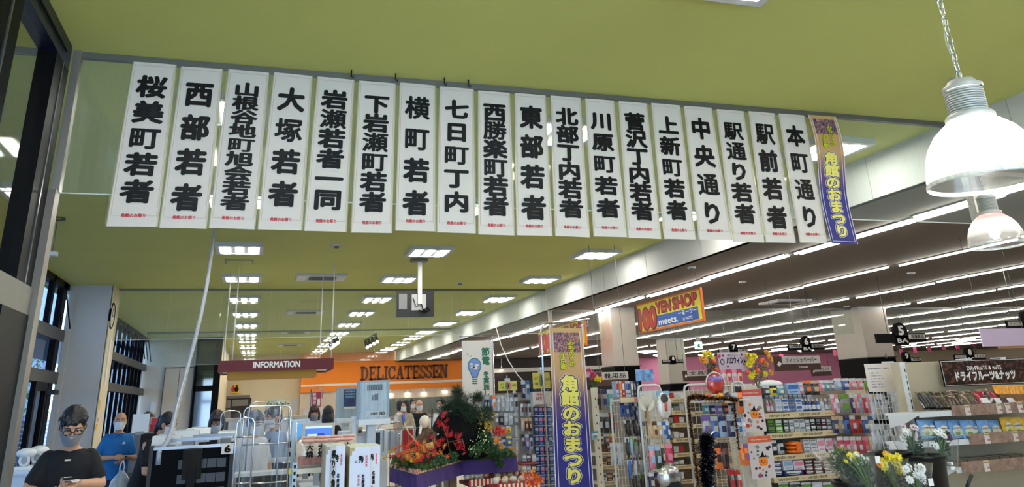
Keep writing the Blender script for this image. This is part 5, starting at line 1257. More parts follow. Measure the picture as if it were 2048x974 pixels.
film_rack(556, 590, 838, 7.9, 'narrow rack with clear film right of the worker in pale blue sleeves', bars=(0.6,))
film_rack(437, 476, 822, 9.75, 'rack with clear film left, behind plate 6', bars=(0.6,), films=1)
k = span(530, 582, 806, 814, 11.5)
t = thing('point_corner_sign', 'cream arched sign reading コーナー above the film racks', 'sign', ((k[0]+k[1])/2, 11.5, k[2]))
w_ = k[1]-k[0]
MB().prism([(k[0], k[2]), (k[1], k[2]), (k[1], k[3]), (k[0]+w_*.75, k[3]+0.04), (k[0]+w_*.5, k[3]+0.05), (k[0]+w_*.25, k[3]+0.04), (k[0], k[3])], 11.5, 11.52, 0, 'y').build('board', mat('sign_cream', (214, 212, 180), 0.5), t)
mb = MB(); put_line(mb, 'ポイントコーナー', front(11.49), k[0]+.02, k[1]-.02, (k[2]+k[3])/2+0.01, 0.05, 0.03); mb.build('lettering', mat('green_dark_ink', (30, 60, 40), 0.5), t)
for x in (k[0]+0.02, k[1]-0.02): MB().cyl((x, 11.51, 0), (x, 11.51, k[2]), 0.008, n=6).build('post', CHROME, t)
# packing shelves between racks: dark shelves with pale edges
for j, (py, Yc, a, b_) in enumerate(((947, 8.25, 474, 580), (922, 9.45, 480, 590), (902, 10.35, 500, 600), (880, 11.15, 520, 605))):
    k = span(a, b_, py-3, py+4, Yc)
    t = thing('checkout_bench', '%s dark checkout bench with a pale front edge behind the film racks' % ord_ if (ord_ := ordn[j]) else '', 'checkout', ((k[0]+k[1])/2, Yc, 0))
    MB().box(k[0], k[1], Yc, Yc+0.25, 0, k[2]).build('body', BLK, t); MB().box(k[0]-0.02, k[1]+0.02, Yc-0.02, Yc+0.27, k[2], k[3]).build('worktop', mat('edge_pale', (196, 198, 200), 0.4), t)
# yellow post and metal chain post
k = span(580, 592, 938, 974, 5.8)
tag(MB().box(k[0]+.01, k[1]-.01, 5.8, 5.84, 0.3, k[3]-0.02).box(k[0]-.01, k[1]+.01, 5.78, 5.86, k[3]-0.03, k[3]).build('yellow_post', mat('post_yellow', (222, 206, 60), 0.4)), 'yellow post with a flat cap left of the rice cracker rack', 'post')

# screens
BLUES = mat('screen_blue', (60, 110, 200), 0.3, emit=0.22); CYANS = mat('screen_cyan', (80, 150, 210), 0.3, emit=0.22)
def screen(x0, x1, y0, y1, Y, m, label, ui=False, ang=0.0):
    k = span(x0, x1, y0, y1, Y)
    t = thing('touch_screen', label, 'screen', ((k[0]+k[1])/2, Y, 0.0))
    b_ = 0.025
    MB().box(k[0], k[1], Y, Y+0.06, k[2], k[3]).build('bezel', CREAM if ui else WPLAS, t)
    MB().box(k[0]+b_, k[1]-b_, Y-0.003, Y, k[2]+b_, k[3]-b_).build('display', m, t)
    if ui:
        w_ = k[1]-k[0]; h = k[3]-k[2]
        MB().box(k[0]+w_*.15, k[0]+w_*.46, Y-0.005, Y-0.003, k[2]+h*.42, k[2]+h*.53).box(k[0]+b_, k[1]-b_, Y-0.005, Y-0.003, k[3]-b_-0.02, k[3]-b_).build('button', mat('ui_pale', (200, 224, 250), 0.4, emit=0.2), t)
        MB().box(k[0]+w_*.46, k[0]+w_*.68, Y-0.006, Y-0.003, k[2]+h*.43, k[2]+h*.54).build('button', mat('ui_blue', (24, 50, 170), 0.4, emit=0.15), t)
        mb = MB(); put_line(mb, 'お支払い', front(Y-0.006), k[0]+w_*.1, k[0]+w_*.3, k[3]-h*.18, h*.05, 0.02); mb.build('lettering', MATS['ui_pale'], t)
    MB().box((k[0]+k[1])/2-0.03, (k[0]+k[1])/2+0.03, Y+0.03, Y+0.09, 0.8, k[2]).build('stand', GREYM, t)
    MB().box(k[0], k[1], Y-0.1, Y+0.4, 0, 0.85).build('cabinet', WPLAS, t)
screen(605, 669, 847, 891, 9.0, BLUES, 'blue touch screen with cream bezel behind the rice crackers', True)
screen(590, 640, 843, 885, 9.8, CYANS, 'second blue touch screen just behind the cream bezelled one')
screen(577, 618, 838, 880, 10.6, CYANS, 'third blue touch screen, farthest left')
# acrylic poster boxes on white posts
FILMB = glassmat('blue_film', (150, 195, 215), 1.5, 0.2, veil=0.35)
def poster_box(x0, x1, y0, y1, xs, Y, label, poster):
    k = span(x0, x1, y0, y1, Y); sx0 = at(xs, (y0+y1)/2, Y+0.35).x
    t = thing('acrylic_screen', label, 'screen box', ((k[0]+k[1])/2, Y, 0))
    MB().box(k[0], k[1], Y, Y+0.01, k[2], k[3]).box(k[0]-0.01, k[0], Y, Y+0.3, k[2], k[3]).build('film_panel', FILMB, t)
    MB().box(k[0]-0.012, k[0]+0.006, Y-0.006, Y+0.016, k[2], k[3]).box(k[1]-0.006, k[1]+0.012, Y-0.006, Y+0.016, k[2], k[3]).box(k[0], k[1], Y-0.006, Y+0.016, k[3]-0.012, k[3]).build('frame', mat('frame_blue_grey', (130, 160, 180), 0.35), t)
    MB().box(k[0]+.03, k[1]-.03, Y+0.25, Y+0.3, k[2]+.05, k[3]-.03).build('back_unit', mat('unit_blue_grey', (110, 140, 156), 0.5), t)
    w_ = k[1]-k[0]; h = k[3]-k[2]
    if poster == 'blue':
        MB().box(k[0]+w_*.25, k[0]+w_*.88, Y-0.004, Y, k[2]+h*.38, k[3]-0.015).build('poster', mat('poster_blue', (18, 44, 88), 0.4, noise=0.5, nscale=14), t)
        mb = MB()
        for r_ in range(3): put_line(mb, '大切なお知らせ', front(Y-0.006), k[0]+w_*.32, k[0]+w_*.8, k[3]-h*(.12+.09*r_), h*.05, 0.02)
        mb.build('lettering', mat('print_pale', (150, 190, 220), 0.5), t)
        MB().box(k[0]+w_*.25, k[0]+w_*.88, Y-0.004, Y, k[2]+h*.30, k[2]+h*.37).build('caption', PAPER, t)
    else:
        mb = MB()
        for i in range(9): mb.box(k[0]+w_*(.22+.065*i), k[0]+w_*(.26+.065*i), Y-0.003, Y, k[3]-h*.26, k[3]-h*.10)
        for i in range(5): mb.box(k[0]+w_*(.40+.05*i), k[0]+w_*(.43+.05*i), Y-0.003, Y, k[3]-h*.52, k[3]-h*(.38-.01*i))
        mb.build('grille_print', mat('grille', (70, 86, 96), 0.5), t)
        MB().box(k[0]+w_*.18, k[1]-w_*.06, Y-0.003, Y, k[2]+h*.06, k[2]+h*.22).build('label_strip', mat('strip_pale', (190, 200, 204), 0.5), t)
        mb = MB(); put_line(mb, 'NO', front(Y-0.006), k[1]-w_*.30, k[1]-w_*.12, k[2]+h*.14, h*.08, 0.04); put_line(mb, '点検中', front(Y-0.006), k[0]+w_*.36, k[0]+w_*.62, k[2]+h*.14, h*.05, 0.03)
        mb.build('lettering', INK, t)
    MB().box(k[0]-0.02, k[1]+0.02, Y-0.03, Y+0.33, k[2]-0.05, k[2]).build('tray', WPLAS, t)
    MB().box((k[0]+k[1])/2-0.05, (k[0]+k[1])/2+0.03, Y+0.1, Y+0.2, 0, k[2]-0.05).build('column', WPLAS, t)
poster_box(678, 716, 776, 836, 672, 9.4, 'bluish acrylic screen box with a dark blue poster, on a white column', 'blue')
poster_box(722, 776, 761, 838, 714, 8.2, 'nearer bluish acrylic screen box with a NO notice strip, on a white column', 'plain')
# small things on the self checkout row
k = span(722, 738, 846, 872, 8.6)
cc = thing('self_checkout', 'white self checkout cabinet under the acrylic boxes', 'checkout', (at(730, 880, 8.9).x, 8.8, 0))
kk = span(683, 775, 862, 974, 8.6)
MB().box(kk[0], kk[1], 8.6, 9.1, 0, kk[3]).build('cabinet', WPLAS, cc)
MB().box(kk[0]+0.28, kk[0]+0.38, 8.58, 8.6, kk[3]-0.14, kk[3]-0.02).build('coin_panel', DARKG, cc); MB().box(kk[0]+0.42, kk[1]-.05, 8.57, 8.6, kk[3]-0.2, kk[3]).build('printer', mat('slot_grey', (150, 154, 158), 0.4), cc)
for j, (a, c_) in enumerate(((702, (210, 206, 190)), (714, (190, 180, 160)))):
    k = span(a, a+11, 854, 872, 8.5); t = thing('card_holder', '%s small picture card holder on the self checkout' % ('left' if j == 0 else 'right'), 'card', ((k[0]+k[1])/2, 8.5, k[2]))
    MB().box(k[0], k[1], 8.5, 8.52, k[2], k[3]).build('card', rgbm(c_), t); MB().ball(((k[0]+k[1])/2, 8.495, (k[2]+k[3])/2), (0.02, 0.004, 0.015), 8).build('picture', mat('pic_brown', (90, 66, 50), 0.5), t)
q = at(718, 884, 8.0)
t = thing('spray_bottle', 'white spray bottle standing on the gift boxes row', 'bottle', (q.x, 8.4, kk[3]-0.02))
MB().lathe([(0.03, 0), (0.032, 0.08), (0.012, 0.12), (0.012, 0.14)], n=14).build('bottle', WPLAS, t, local=True); MB().box(-0.035, 0.02, -0.01, 0.01, 0.14, 0.165).build('trigger_head', WPLAS, t, local=True)
# chrome cart handles and red chair behind the float
for j, (a, b_, c_, Yc) in enumerate(((757, 800, 848, 9.0), (795, 822, 866, 9.6))):
    p = at(a, c_, Yc); r_ = at(b_, c_, Yc)
    t = thing('shopping_cart', '%s grey shopping cart behind the gift boxes' % ('nearer' if j == 0 else 'farther'), 'cart', ((p.x+r_.x)/2, Yc, 0))
    MB().tube([(p.x, Yc, 0.5), (p.x, Yc, p.z-0.05), (p.x+0.03, Yc, p.z), (r_.x, Yc, p.z+0.01)], 0.011, 8).build('handle', CHROME, t)
    mb = MB()
    for i in range(9): x = p.x + (r_.x+0.3-p.x)*i/8; mb.cyl((x, Yc+0.05, 0.5), (x, Yc+0.05, p.z-0.06), 0.004, n=5)
    for i in range(4): z = 0.5 + (p.z-0.56)*i/3; mb.cyl((p.x, Yc+0.05, z), (r_.x+0.3, Yc+0.05, z), 0.004, n=5)
    mb.build('wire_basket', GREYM, t)
    MB().box(p.x+0.02, r_.x, Yc+0.06, Yc+0.08, p.z-0.3, p.z-0.08).build('seat_flap', mat('flap_grey', (170, 176, 190), 0.4), t)
    for dx in (0, 0.3):
        MB().ball((p.x+dx, Yc+0.1, 0.05), (0.02, 0.05, 0.05), 10).build('wheel', DARKG, t); MB().cyl((p.x+dx, Yc+0.1, 0.05), (p.x+dx, Yc+0.1, 0.5), 0.01, n=6).build('strut', GREYM, t)
k = span(803, 826, 859, 895, 9.4)
t = thing('red_folding_chair', 'red child seat with white tube frame behind the float', 'chair', ((k[0]+k[1])/2, 9.4, 0))
MB().box(k[0]+.02, k[1], 9.42, 9.45, k[2], k[3]).build('backrest', mat('seat_red', (180, 26, 40), 0.4), t); MB().box(k[0]+.02, k[1]+.05, 9.1, 9.42, k[2]-.02, k[2]+.02).build('seat', MATS['seat_red'], t)
MB().tube([(k[0], 9.42, 0.02), (k[0], 9.42, k[3]-.02), (k[0]+.03, 9.42, k[3]+.02), (k[1], 9.42, k[3]+.02), (k[1]+.02, 9.42, k[3]-.03), (k[1]+.02, 9.42, 0.02)], 0.011, 8).build('frame', WPLAS, t)
# small banner 秋田の味 on the far wall side
k = span(624, 642, 784, 814, 14.5)
t = thing('pink_banner', 'small magenta banner with white Japanese lettering beyond the blue screens', 'banner', ((k[0]+k[1])/2, 14.5, 0))
MB().box(k[0], k[1], 14.5, 14.51, k[2], k[3]).build('sheet', mat('magenta', (168, 40, 70), 0.5), t)
mb = MB(); w_ = k[1]-k[0]
for i, ch in enumerate('秋田の味'): put_char(mb, ch, front(14.495), k[0]+w_*.28, k[3]-.04-.066*i, .06, .062, bold=.04)
mb.box(k[0]+w_*.6, k[0]+w_*.9, 14.494, 14.5, k[2]+.02, k[2]+.13); mb.build('lettering', WHITE, t)
MB().tube([(k[0]-.02, 14.5, 0), (k[0]-.02, 14.5, k[3]+.05), (k[1]+.02, 14.5, k[3]+.05), (k[1]+.02, 14.5, k[3]-.1)], .008, 6).build('frame', CHROME, t)
# far service counters
k = span(598, 665, 822, 840, 15.5)
t = thing('service_desk', 'white service desk behind the two women', 'counter', ((k[0]+k[1])/2, 15.5, 0))
MB().box(k[0]-1.2, k[1]+.3, 15.5, 16.1, 0, at(620, 830, 15.5).z-.05).build('body', WHITE, t); MB().box(k[0]-1.25, k[1]+.35, 15.45, 16.15, at(620, 830, 15.5).z-.05, at(620, 830, 15.5).z).build('worktop', CREAM, t)
for j, (a, b_, c_, d_) in enumerate(((606, 624, 818, 829), (632, 650, 814, 830), (582, 596, 798, 820))):
    k = span(a, b_, c_, d_, 15.7); nc_ = thing('notice_card', '', 'card', ((k[0]+k[1])/2, 15.72, k[2]-.02)); MB().box(k[0], k[1], 15.7, 15.74, k[2]-.02, k[3]).build('card', PAPER, nc_); MB().cyl(((k[0]+k[1])/2, 15.72, at(620, 830, 15.5).z-.01), ((k[0]+k[1])/2, 15.72, k[2]), .008, n=6).build('stem', WHITE, nc_); tag(nc_, '%s white notice card near the service desk' % ['left', 'right', 'upper left'][j], 'card')

# ------------------------------------------------------------------ rice cracker rack and gift boxes
Y = 5.75
k = span(594, 660, 936, 946, Y)
t = thing('cracker_rack', 'pale metal display rack holding rice cracker bags', 'rack', ((k[0]+k[1])/2, Y, 0))
MB().box(k[0], k[1]-.02, Y, Y+.35, k[2], k[3]).build('shelf', CREAM, t)
MB().box(k[0], k[1]-.02, Y+.02, Y+.36, k[2]-.32, k[2]-.29).build('shelf', CREAM, t)
MB().box(k[0]-.03, k[0], Y-.01, Y+.02, 0, k[3]+.04).build('upright', mat('rack_upright', (150, 160, 166), .4, metal=.3), t)
mb = MB()
for i in range(28): mb.box(k[0]-.022, k[0]-.008, Y-.013, Y-.009, .15+.04*i, .17+.04*i)
mb.build('slots', INK, t); MB().box(k[0]-.03, k[0], Y+.35, Y+.38, 0, k[3]+.3).build('upright', MATS['rack_upright'], t)
zs = k[3]
def cracker(x, y, z, w_, h, label, txt):
    t = thing('cracker_bag', label, 'snack bag', (x, y, z), random.uniform(-.08, .08), group='rice cracker bags on the rack')
    mb = MB(); nx, nz = 6, 8; vs = []; fs = []
    for sgn in (-1, 1):
        o_ = len(vs)
        for iz in range(nz+1):
            for ix in range(nx+1):
                u, v = ix/nx, iz/nz; d = .035*math.sin(PI*u)**.6*math.sin(PI*min(1, v*1.05))**.5
                vs.append(((u-.5)*w_, sgn*d, v*h))
        for iz in range(nz):
            for ix in range(nx): q0 = o_+iz*(nx+1)+ix; fs.append((q0, q0+1, q0+nx+2, q0+nx+1) if sgn < 0 else (q0, q0+nx+1, q0+nx+2, q0+1))
    mb.add(vs, fs, 0, True).build('pouch', mat('cracker_pouch', (208, 190, 172), .25, noise=.15, nscale=30, coat=.6), t, local=True)
    MB().box(-w_*.4, w_*.4, -.045, -.036, h*.12, h*.42).build('brown_print', mat('cracker_brown', (138, 76, 50), .4, noise=.3, nscale=40), t, local=True)
    mb = MB()
    for i, ch in enumerate(txt): put_char(mb, ch, lambda a, b_: (a, -.048, b_), .02, h*(.72-.24*i), w_*.40, h*.24, bold=.04)
    mb.build('lettering', INK, t, local=True)
    MB().ball((w_*.1, -.02, h*.93), (w_*.4, .02, h*.05), 8).build('crimp_top', mat('crimp_pink', (214, 150, 140), .4), t, local=True)
bw = .125
for i in range(4):
    x = at(612+26*i, 912, Y).x; cracker(x, Y+.06+.0*i, zs, bw, .175, 'rice cracker bag with 大焼 lettering, %s in the front row' % ordn[i].replace('nearest', 'leftmost'), '大焼')
for i in range(4):
    x = at(616+26*i, 900, Y+.2).x; cracker(x, Y+.22, zs, bw, .19, 'rice cracker bag, %s in the back row' % ordn[i].replace('nearest', 'leftmost'), '大')
for i in range(5):
    x = at(604+17*i, 960, Y).x; o = MB().ball((x, Y+.12, k[2]-.22), (.05, .05, .06), 10, jit=.15).build('dark_red_pack', rgbm((90, 34, 44), .3)); o.location.z = k[2]-.29
    tag(o, 'dark red shiny pack on the lower rack shelf, %s from the left' % ords[i], 'snack pack')
# gift boxes
YG = 5.4
def gift(x0, x1, y0, Yf, Yb, label, cal=False):
    k = span(x0, x1, y0, 974, Yf); zt_ = at((x0+x1)/2, y0, Yf).z; z0 = zt_-.42
    t = thing('gift_box', label, 'gift box', ((k[0]+k[1])/2, Yf, z0))
    MB().box(k[0], k[1], Yf, Yb, z0, zt_).build('carton', mat('gift_carton', (206, 194, 170), .55, noise=.03), t)
    w_ = k[1]-k[0]; e = Yf-.0015
    MB().box(k[0]+.002, k[1]-.002, e, Yf, z0, zt_-.003).build('wrapper', mat('noshi_paper', (208, 214, 232), .5), t)
    MB().box(k[0]+.001, k[0]+w_*.22, e-.001, e, zt_-.025, zt_-.004).box(k[0]+.001, k[0]+w_*.10, e-.001, e, zt_-.05, zt_-.025).build('gold_corner', mat('gold_corner', (140, 122, 70), .35, metal=.3), t)
    MB().box(k[1], k[1]+.0015, Yb-.10, Yb-.01, zt_-.03, zt_-.004).box(k[1], k[1]+.0015, Yb-.06, Yb-.01, zt_-.06, zt_-.03).build('gold_corner', MATS['gold_corner'], t)
    f = lambda a, b_: (k[0]+w_*a, e-.0015, zt_ - b_)
    mb = MB(); put_char(mb, '秀', lambda x, y: f(x, y*-1), .54, -.075, .26, .042, bold=.05); put_char(mb, 'に', lambda x, y: f(x, -y), .30, -.088, .14, .018, bold=.04)
    for i, ch in enumerate('名産酒'): put_char(mb, ch, lambda x, y: f(x, -y), .66, -(.175+.028*i), .16, .026, bold=.05)
    mb.build('lettering', INK, t)
    mb = MB()
    for i, ch in enumerate('秋田限定'): put_char(mb, ch, lambda x, y: f(x, -y), .80, -(.06+.017*i), .10, .016, bold=.04)
    for i, ch in enumerate('祝清酒'): put_char(mb, ch, lambda x, y: f(x, -y), .44, -(.17+.024*i), .12, .02, bold=.02)
    mb.tube([f(0, .305), f(.45, .310), f(.75, .322), f(1.0, .318)], .0016, 5)
    for sg in (-1, 1): mb.tube([f(.45, .31), f(.45+sg*.10, .285), f(.45+sg*.17, .262), f(.45+sg*.15, .250), f(.45+sg*.09, .262), f(.45, .31), f(.45-sg*.08, .34), f(.45-sg*.20, .365)], .0016, 5)
    mb.build('red_cord', mat('cord_red', (206, 70, 90), .5), t)
    MB().box(k[1], k[1]+.0015, Yb-.09, Yb-.005, z0, z0+.16).build('red_panel', mat('panel_red', (196, 52, 52), .5), t)
    MB().box(k[0], k[1], Yf, Yb, zt_, zt_+.002).build('top_flap', mat('flap_ivory', (200, 206, 190), .5), t)
    if cal:
        mb = MB().box(k[0]+w_*.28, k[0]+w_*.50, Yf-.03, Yf-.02, z0, zt_+.002); mb.build('calligraphy_slip', mat('slip', (190, 184, 180), .5), t)
        mb = MB()
        for i, ch in enumerate('祭りや角館の酒'): put_char(mb, ch, lambda x, y: (k[0]+w_*x, Yf-.032, zt_+y), .39, -.05-.055*i, .22, .05, bold=.06)
        mb.build('calligraphy', INK, t)
    return k
k1 = gift(699, 741, 893, YG, YG+.42, 'white gift box with red cord bow, right of the pair in front')
k2 = gift(651, 690, 891, YG+.02, YG+.40, 'white gift box with a vertical calligraphy slip, left of the pair in front', True)
k3 = gift(722, 760, 891, YG+.46, YG+.8, 'cream gift box behind the right one, with gold corner and red panel')
tbl = thing('gift_table', 'low display table under the gift boxes', 'table', ((k1[0]+k1[1])/2, YG, 0))
zt_ = at(720, 893, YG).z-.42
zmin = min(zt_, at(670, 891, YG+.02).z-.42, at(741, 891, YG+.46).z-.42)
MB().box(k2[0]-.005, k1[1]+.25, YG-.05, YG+.85, zmin-.03, zmin).build('tabletop', WHITE, tbl)
for x in (k2[0], k1[1]+.2):
    for y in (YG, YG+.8): MB().box(x, x+.03, y, y+.03, 0, zmin-.03).build('leg', GREYM, tbl)

# ------------------------------------------------------------------ festival float on its table
ZT = 1.07
A = atz(833, 943, ZT); B_ = atz(926, 917, ZT); D_ = atz(1033, 911, ZT); E_ = atz(780, 929, ZT)
poly = [(A.x, A.y), (B_.x, B_.y), (D_.x, D_.y), (D_.x+.05, D_.y+.75), (1.9, 9.0), (E_.x, E_.y)]
FC = (A.x+.55, A.y+1.1)
t = thing('festival_float', 'miniature festival float table with purple skirt, black rock and autumn leaves', 'float', (FC[0], FC[1], 0))
MB().prism(poly, ZT-.03, ZT).build('tabletop', mat('moss_base', (60, 66, 36), .9), t)
PUR = mat('purple_cloth', (66, 44, 110), .8, noise=.12, nscale=6)
STR = MATS.get('striped')
def stripe_mat():
    m = bpy.data.materials.new('red_white_stripes'); m.use_nodes = True; MATS['striped'] = m
    n = m.node_tree.nodes; L = m.node_tree.links; b = n['Principled BSDF']; b.inputs['Roughness'].default_value = .6
    u = n.new('ShaderNodeUVMap'); s = n.new('ShaderNodeSeparateXYZ'); f = n.new('ShaderNodeMath'); f.operation = 'FRACT'; g = n.new('ShaderNodeMath'); g.operation = 'GREATER_THAN'; g.inputs[1].default_value = .5; mx = n.new('ShaderNodeMixRGB')
    mx.inputs[1].default_value = lin((168, 34, 44)) + (1,); mx.inputs[2].default_value = lin((224, 206, 176)) + (1,)
    L.new(u.outputs[0], s.inputs[0]); L.new(s.outputs['X'], f.inputs[0]); L.new(f.outputs[0], g.inputs[0]); L.new(g.outputs[0], mx.inputs[0]); L.new(mx.outputs[0], b.inputs['Base Color'])
    return m
STRM = stripe_mat()
def ribbon(name, pts, z0, z1, m, parent, step=None, wave=0, slant=0.0):
    P = []; d = 0
    for i in range(len(pts)-1):
        a, b_ = Vector(pts[i]), Vector(pts[i+1]); n_ = max(2, int((b_-a).length/.03))
        for j in range(n_): P.append(a.lerp(b_, j/n_))
    P.append(Vector(pts[-1])); mb = MB(); vs = []; ds = [0]
    for i in range(1, len(P)): ds.append(ds[-1] + (P[i]-P[i-1]).length)
    for i, p in enumerate(P):
        tn = (P[min(i+1, len(P)-1)]-P[max(i-1, 0)]).normalized(); nr = Vector((tn.y, -tn.x)); w_ = wave*math.sin(ds[i]*14)*.6 + wave*math.sin(ds[i]*31)*.4
        vs.append((p.x, p.y, z1)); vs.append((p.x+nr.x*w_, p.y+nr.y*w_, z0))
    fs = [(2*i, 2*i+1, 2*i+3, 2*i+2) for i in range(len(P)-1)]
    ob = mb.add(vs, fs, 0, False).build(name, m, parent)
    if step:
        uv = ob.data.uv_layers.new(name='UVMap')
        for lp in ob.data.loops: uv.data[lp.index].uv = ((ds[lp.vertex_index//2] + (slant if lp.vertex_index % 2 else 0))/step, 0)
    sd = ob.modifiers.new('thick', 'SOLIDIFY'); sd.thickness = .004
    return ob
edge = [Vector(E_.xy), Vector(A.xy), Vector(B_.xy), Vector(D_.xy), Vector((D_.x+.05, D_.y+.75))]
ribbon('skirt', edge, ZT-.145, ZT-.02, PUR, t, wave=.015)
c0 = Vector(FC); edge2 = [c0 + (p-c0)*1.012 for p in edge]
ribbon('striped_trim', edge2, ZT-.022, ZT+.014, STRM, t, step=.042, slant=.025)
WOOD = mat('brown_wood', (112, 72, 38), .6, noise=.2, nscale=12)
for (x, y) in ((A.x+.12, A.y+.3), (B_.x-.08, B_.y+.12), (B_.x+.12, B_.y+.12), (D_.x-.15, D_.y+.12), (E_.x+.2, E_.y+.3), (D_.x-.1, D_.y+.6)):
    MB().box(x-.035, x+.035, y-.035, y+.035, 0, ZT-.03).build('leg', WOOD, t)
MB().box(A.x+.1, D_.x-.1, B_.y+.10, B_.y+.14, ZT-.32, ZT-.28).build('cross_beam', WOOD, t)
ROCK = mat('black_rock_paper', (4, 5, 7), .75, noise=.2, nscale=5, bump=.5, spec=.12)
def px_ball(px, py, Y, r): q = at(px, py, Y); return (q.x, q.y, q.z)
mb = MB()
for (px, py, Yr, rx, rz) in ((925, 860, 8.15, .22, .26), (905, 880, 8.0, .22, .30), (945, 885, 8.2, .20, .28), (912, 830, 8.2, .11, .16), (880, 880, 7.95, .10, .13), (952, 850, 8.2, .14, .06), (918, 905, 8.1, .30, .12)):
    q = px_ball(px, py, Yr, 0); mb.ball(q, (rx, .22, rz), 18, jit=.0)
rk = fuse(mb, 'black_rock', ROCK, t, .018, 6); rk.location = (-FC[0], -FC[1], 0)
for v_ in rk.data.vertices: v_.co.z = max(v_.co.z, ZT)
MB().ball(px_ball(901, 822, 7.9, 0), .012, 8).ball(px_ball(876, 869, 7.8, 0), .012, 8).build('pearl', PAPER, t)
MOSS = mat('moss_green', (52, 76, 32), .9, noise=.4, nscale=30)
DKG = mat('dark_pine', (20, 50, 30), .8, noise=.3, nscale=20)
def tuft_cloud(name, spots, m, parent, n, size, slim=.25, kind='stuff'):
    mb = MB()
    for (c_, r) in spots:
        for i in range(n):
            d = Vector((random.gauss(0, 1), random.gauss(0, 1), random.gauss(0, 1)))
            if d.length < .01: continue
            d.normalize(); p = Vector(c_) + Vector((d.x*r[0], d.y*r[1], d.z*r[2]))*random.random()**.5
            l = Vector((random.gauss(0, 1), random.gauss(0, 1), random.gauss(0, 1)+.3)).normalized()*size*random.uniform(.6, 1.2); s_ = l.orthogonal().normalized()*size*slim
            mb.add([p-s_*.5, p+l*.5-s_, p+l, p+l*.5+s_], [(0, 1, 2, 3)])
    o = mb.build(name, m, parent); o['kind'] = kind; return o
edge_spots = []
for i in range(len(edge)-1):
    for j in range(9):
        p = edge[i].lerp(edge[i+1], j/9); p = c0 + (p-c0)*.90; edge_spots.append(((p.x, p.y, ZT+.015), (.06, .05, .022)))
tuft_cloud('moss', edge_spots, MOSS, t, 90, .028, .5)
tuft_cloud('ivy', [((at(px, py, Yv)), (.07, .05, .05)) for px, py, Yv in ((960, 895, 7.85), (975, 885, 7.85), (950, 903, 7.8), (970, 872, 7.9), (985, 900, 7.8), (1010, 907, 7.8), (905, 915, 7.6), (880, 920, 7.4), (855, 925, 7.2), (820, 930, 7.2), (795, 924, 7.3))] + [(at(1000, 925, 7.95), (.05, .02, .07))], mat('ivy_green', (38, 74, 36), .7, noise=.4, nscale=25), t, 110, .026, .6)
tuft_cloud('ivy_blossom', [((at(px, py, Yv)), (.11, .05, .08)) for px, py, Yv in ((960, 880, 7.75), (948, 900, 7.7), (975, 872, 7.75))], mat('blossom_pale', (196, 206, 170), .7), t, 14, .016, .6)
# pine bough
mb = MB()
for (px, py, Yv, r) in ((905, 815, 7.9, .12), (930, 812, 7.95, .15), (955, 825, 8.0, .15), (922, 806, 8.0, .10), (940, 835, 7.9, .14), (890, 822, 7.9, .08), (975, 830, 8.0, .09), (915, 785, 8.0, .06), (956, 796, 8.0, .045)):
    c_ = at(px, py, Yv)
    for i in range(420):
        d = Vector((random.gauss(0, 1), random.gauss(0, 1), random.gauss(0, 1))).normalized(); p = c_ + d*r*random.random()**.6*.8
        l = (d + Vector((random.gauss(0, .5), random.gauss(0, .5), .4+random.gauss(0, .5)))).normalized()*.065; s_ = l.orthogonal().normalized()*.0022
        mb.add([p-s_, p+s_, p+l], [(0, 1, 2)])
o = mb.build('pine_needles', DKG, t); o['kind'] = 'stuff'
mb = MB()
for (x0, y0), (x1, y1) in (((915, 835), (916, 785)), ((930, 830), (962, 782)), ((940, 830), (985, 815))): mb.tube([at(x0, y0, 8.05), at((x0+x1)/2+3, (y0+y1)/2, 8.0), at(x1, y1, 8.0)], [.012, .008, .004], 6)
mb.build('pine_branch', mat('bark', (80, 64, 50), .9), t)
# maple leaves: every leaf a mesh sharing one of a few shapes
def maple_mesh(name, m, size):
    pts = []; L_ = [(90, 1.0), (42, .92), (-5, .75), (-50, .42), (138, .92), (185, .75), (230, .42)]
    L_ = sorted(L_, key=lambda q: q[0]); vs = [(0, 0, .0)]
    for i, (a, r) in enumerate(L_):
        b_ = L_[(i+1) % len(L_)][0] + (360 if i == len(L_)-1 else 0); mid = (a+b_)/2
        vs.append((size*r*math.cos(math.radians(a)), size*r*math.sin(math.radians(a)), -size*.22*r)); vs.append((size*.28*math.cos(math.radians(mid)), size*.28*math.sin(math.radians(mid)), size*.03))
        
    n_ = len(vs)-1; fs = [(0, 1+i, 1+(i+1) % n_) for i in range(n_)]
    me = bpy.data.meshes.new(name); me.from_pydata(vs, [], fs); me.materials.append(m); return me
LEAF = {'red': maple_mesh('maple_leaf', mat('leaf_red', (176, 22, 40), .5, noise=.15), .050), 'orange': maple_mesh('maple_leaf', mat('leaf_orange', (216, 72, 30), .5, noise=.15), .038),
        'amber': maple_mesh('maple_leaf', mat('leaf_amber', (220, 136, 34), .5, noise=.15), .038), 'yellow': maple_mesh('maple_leaf', mat('leaf_yellow', (214, 186, 46), .5, noise=.1), .036)}
def leaves(spots, kinds, parent, nper, spread, nm='maple_leaf'):
    off = rootpos(parent)
    for c_ in spots:
        for i in range(nper):
            me = LEAF[random.choice(kinds)]; o = bpy.data.objects.new(nm, me); C.objects.link(o); o.parent = parent
            p = Vector(c_) + Vector((random.gauss(0, spread), random.gauss(0, spread*.7), random.gauss(0, spread*.6))); o.location = p - off
            o.rotation_euler = (random.uniform(.6, 2.0), random.uniform(-.6, .6), random.uniform(0, 6.28))
            s_ = random.uniform(.75, 1.3); o.scale = (s_, s_, s_)
def sprig(name, label, stems, spots, kinds, nper, spread, base):
    s_ = thing(name, label, 'autumn leaves', base, group=None)
    mb = MB()
    for st in stems: mb.tube([at(*p) for p in st], .004, 5)
    if stems: mb.build('twig', WOOD, s_)
    leaves(spots, kinds, s_, nper, spread); return s_
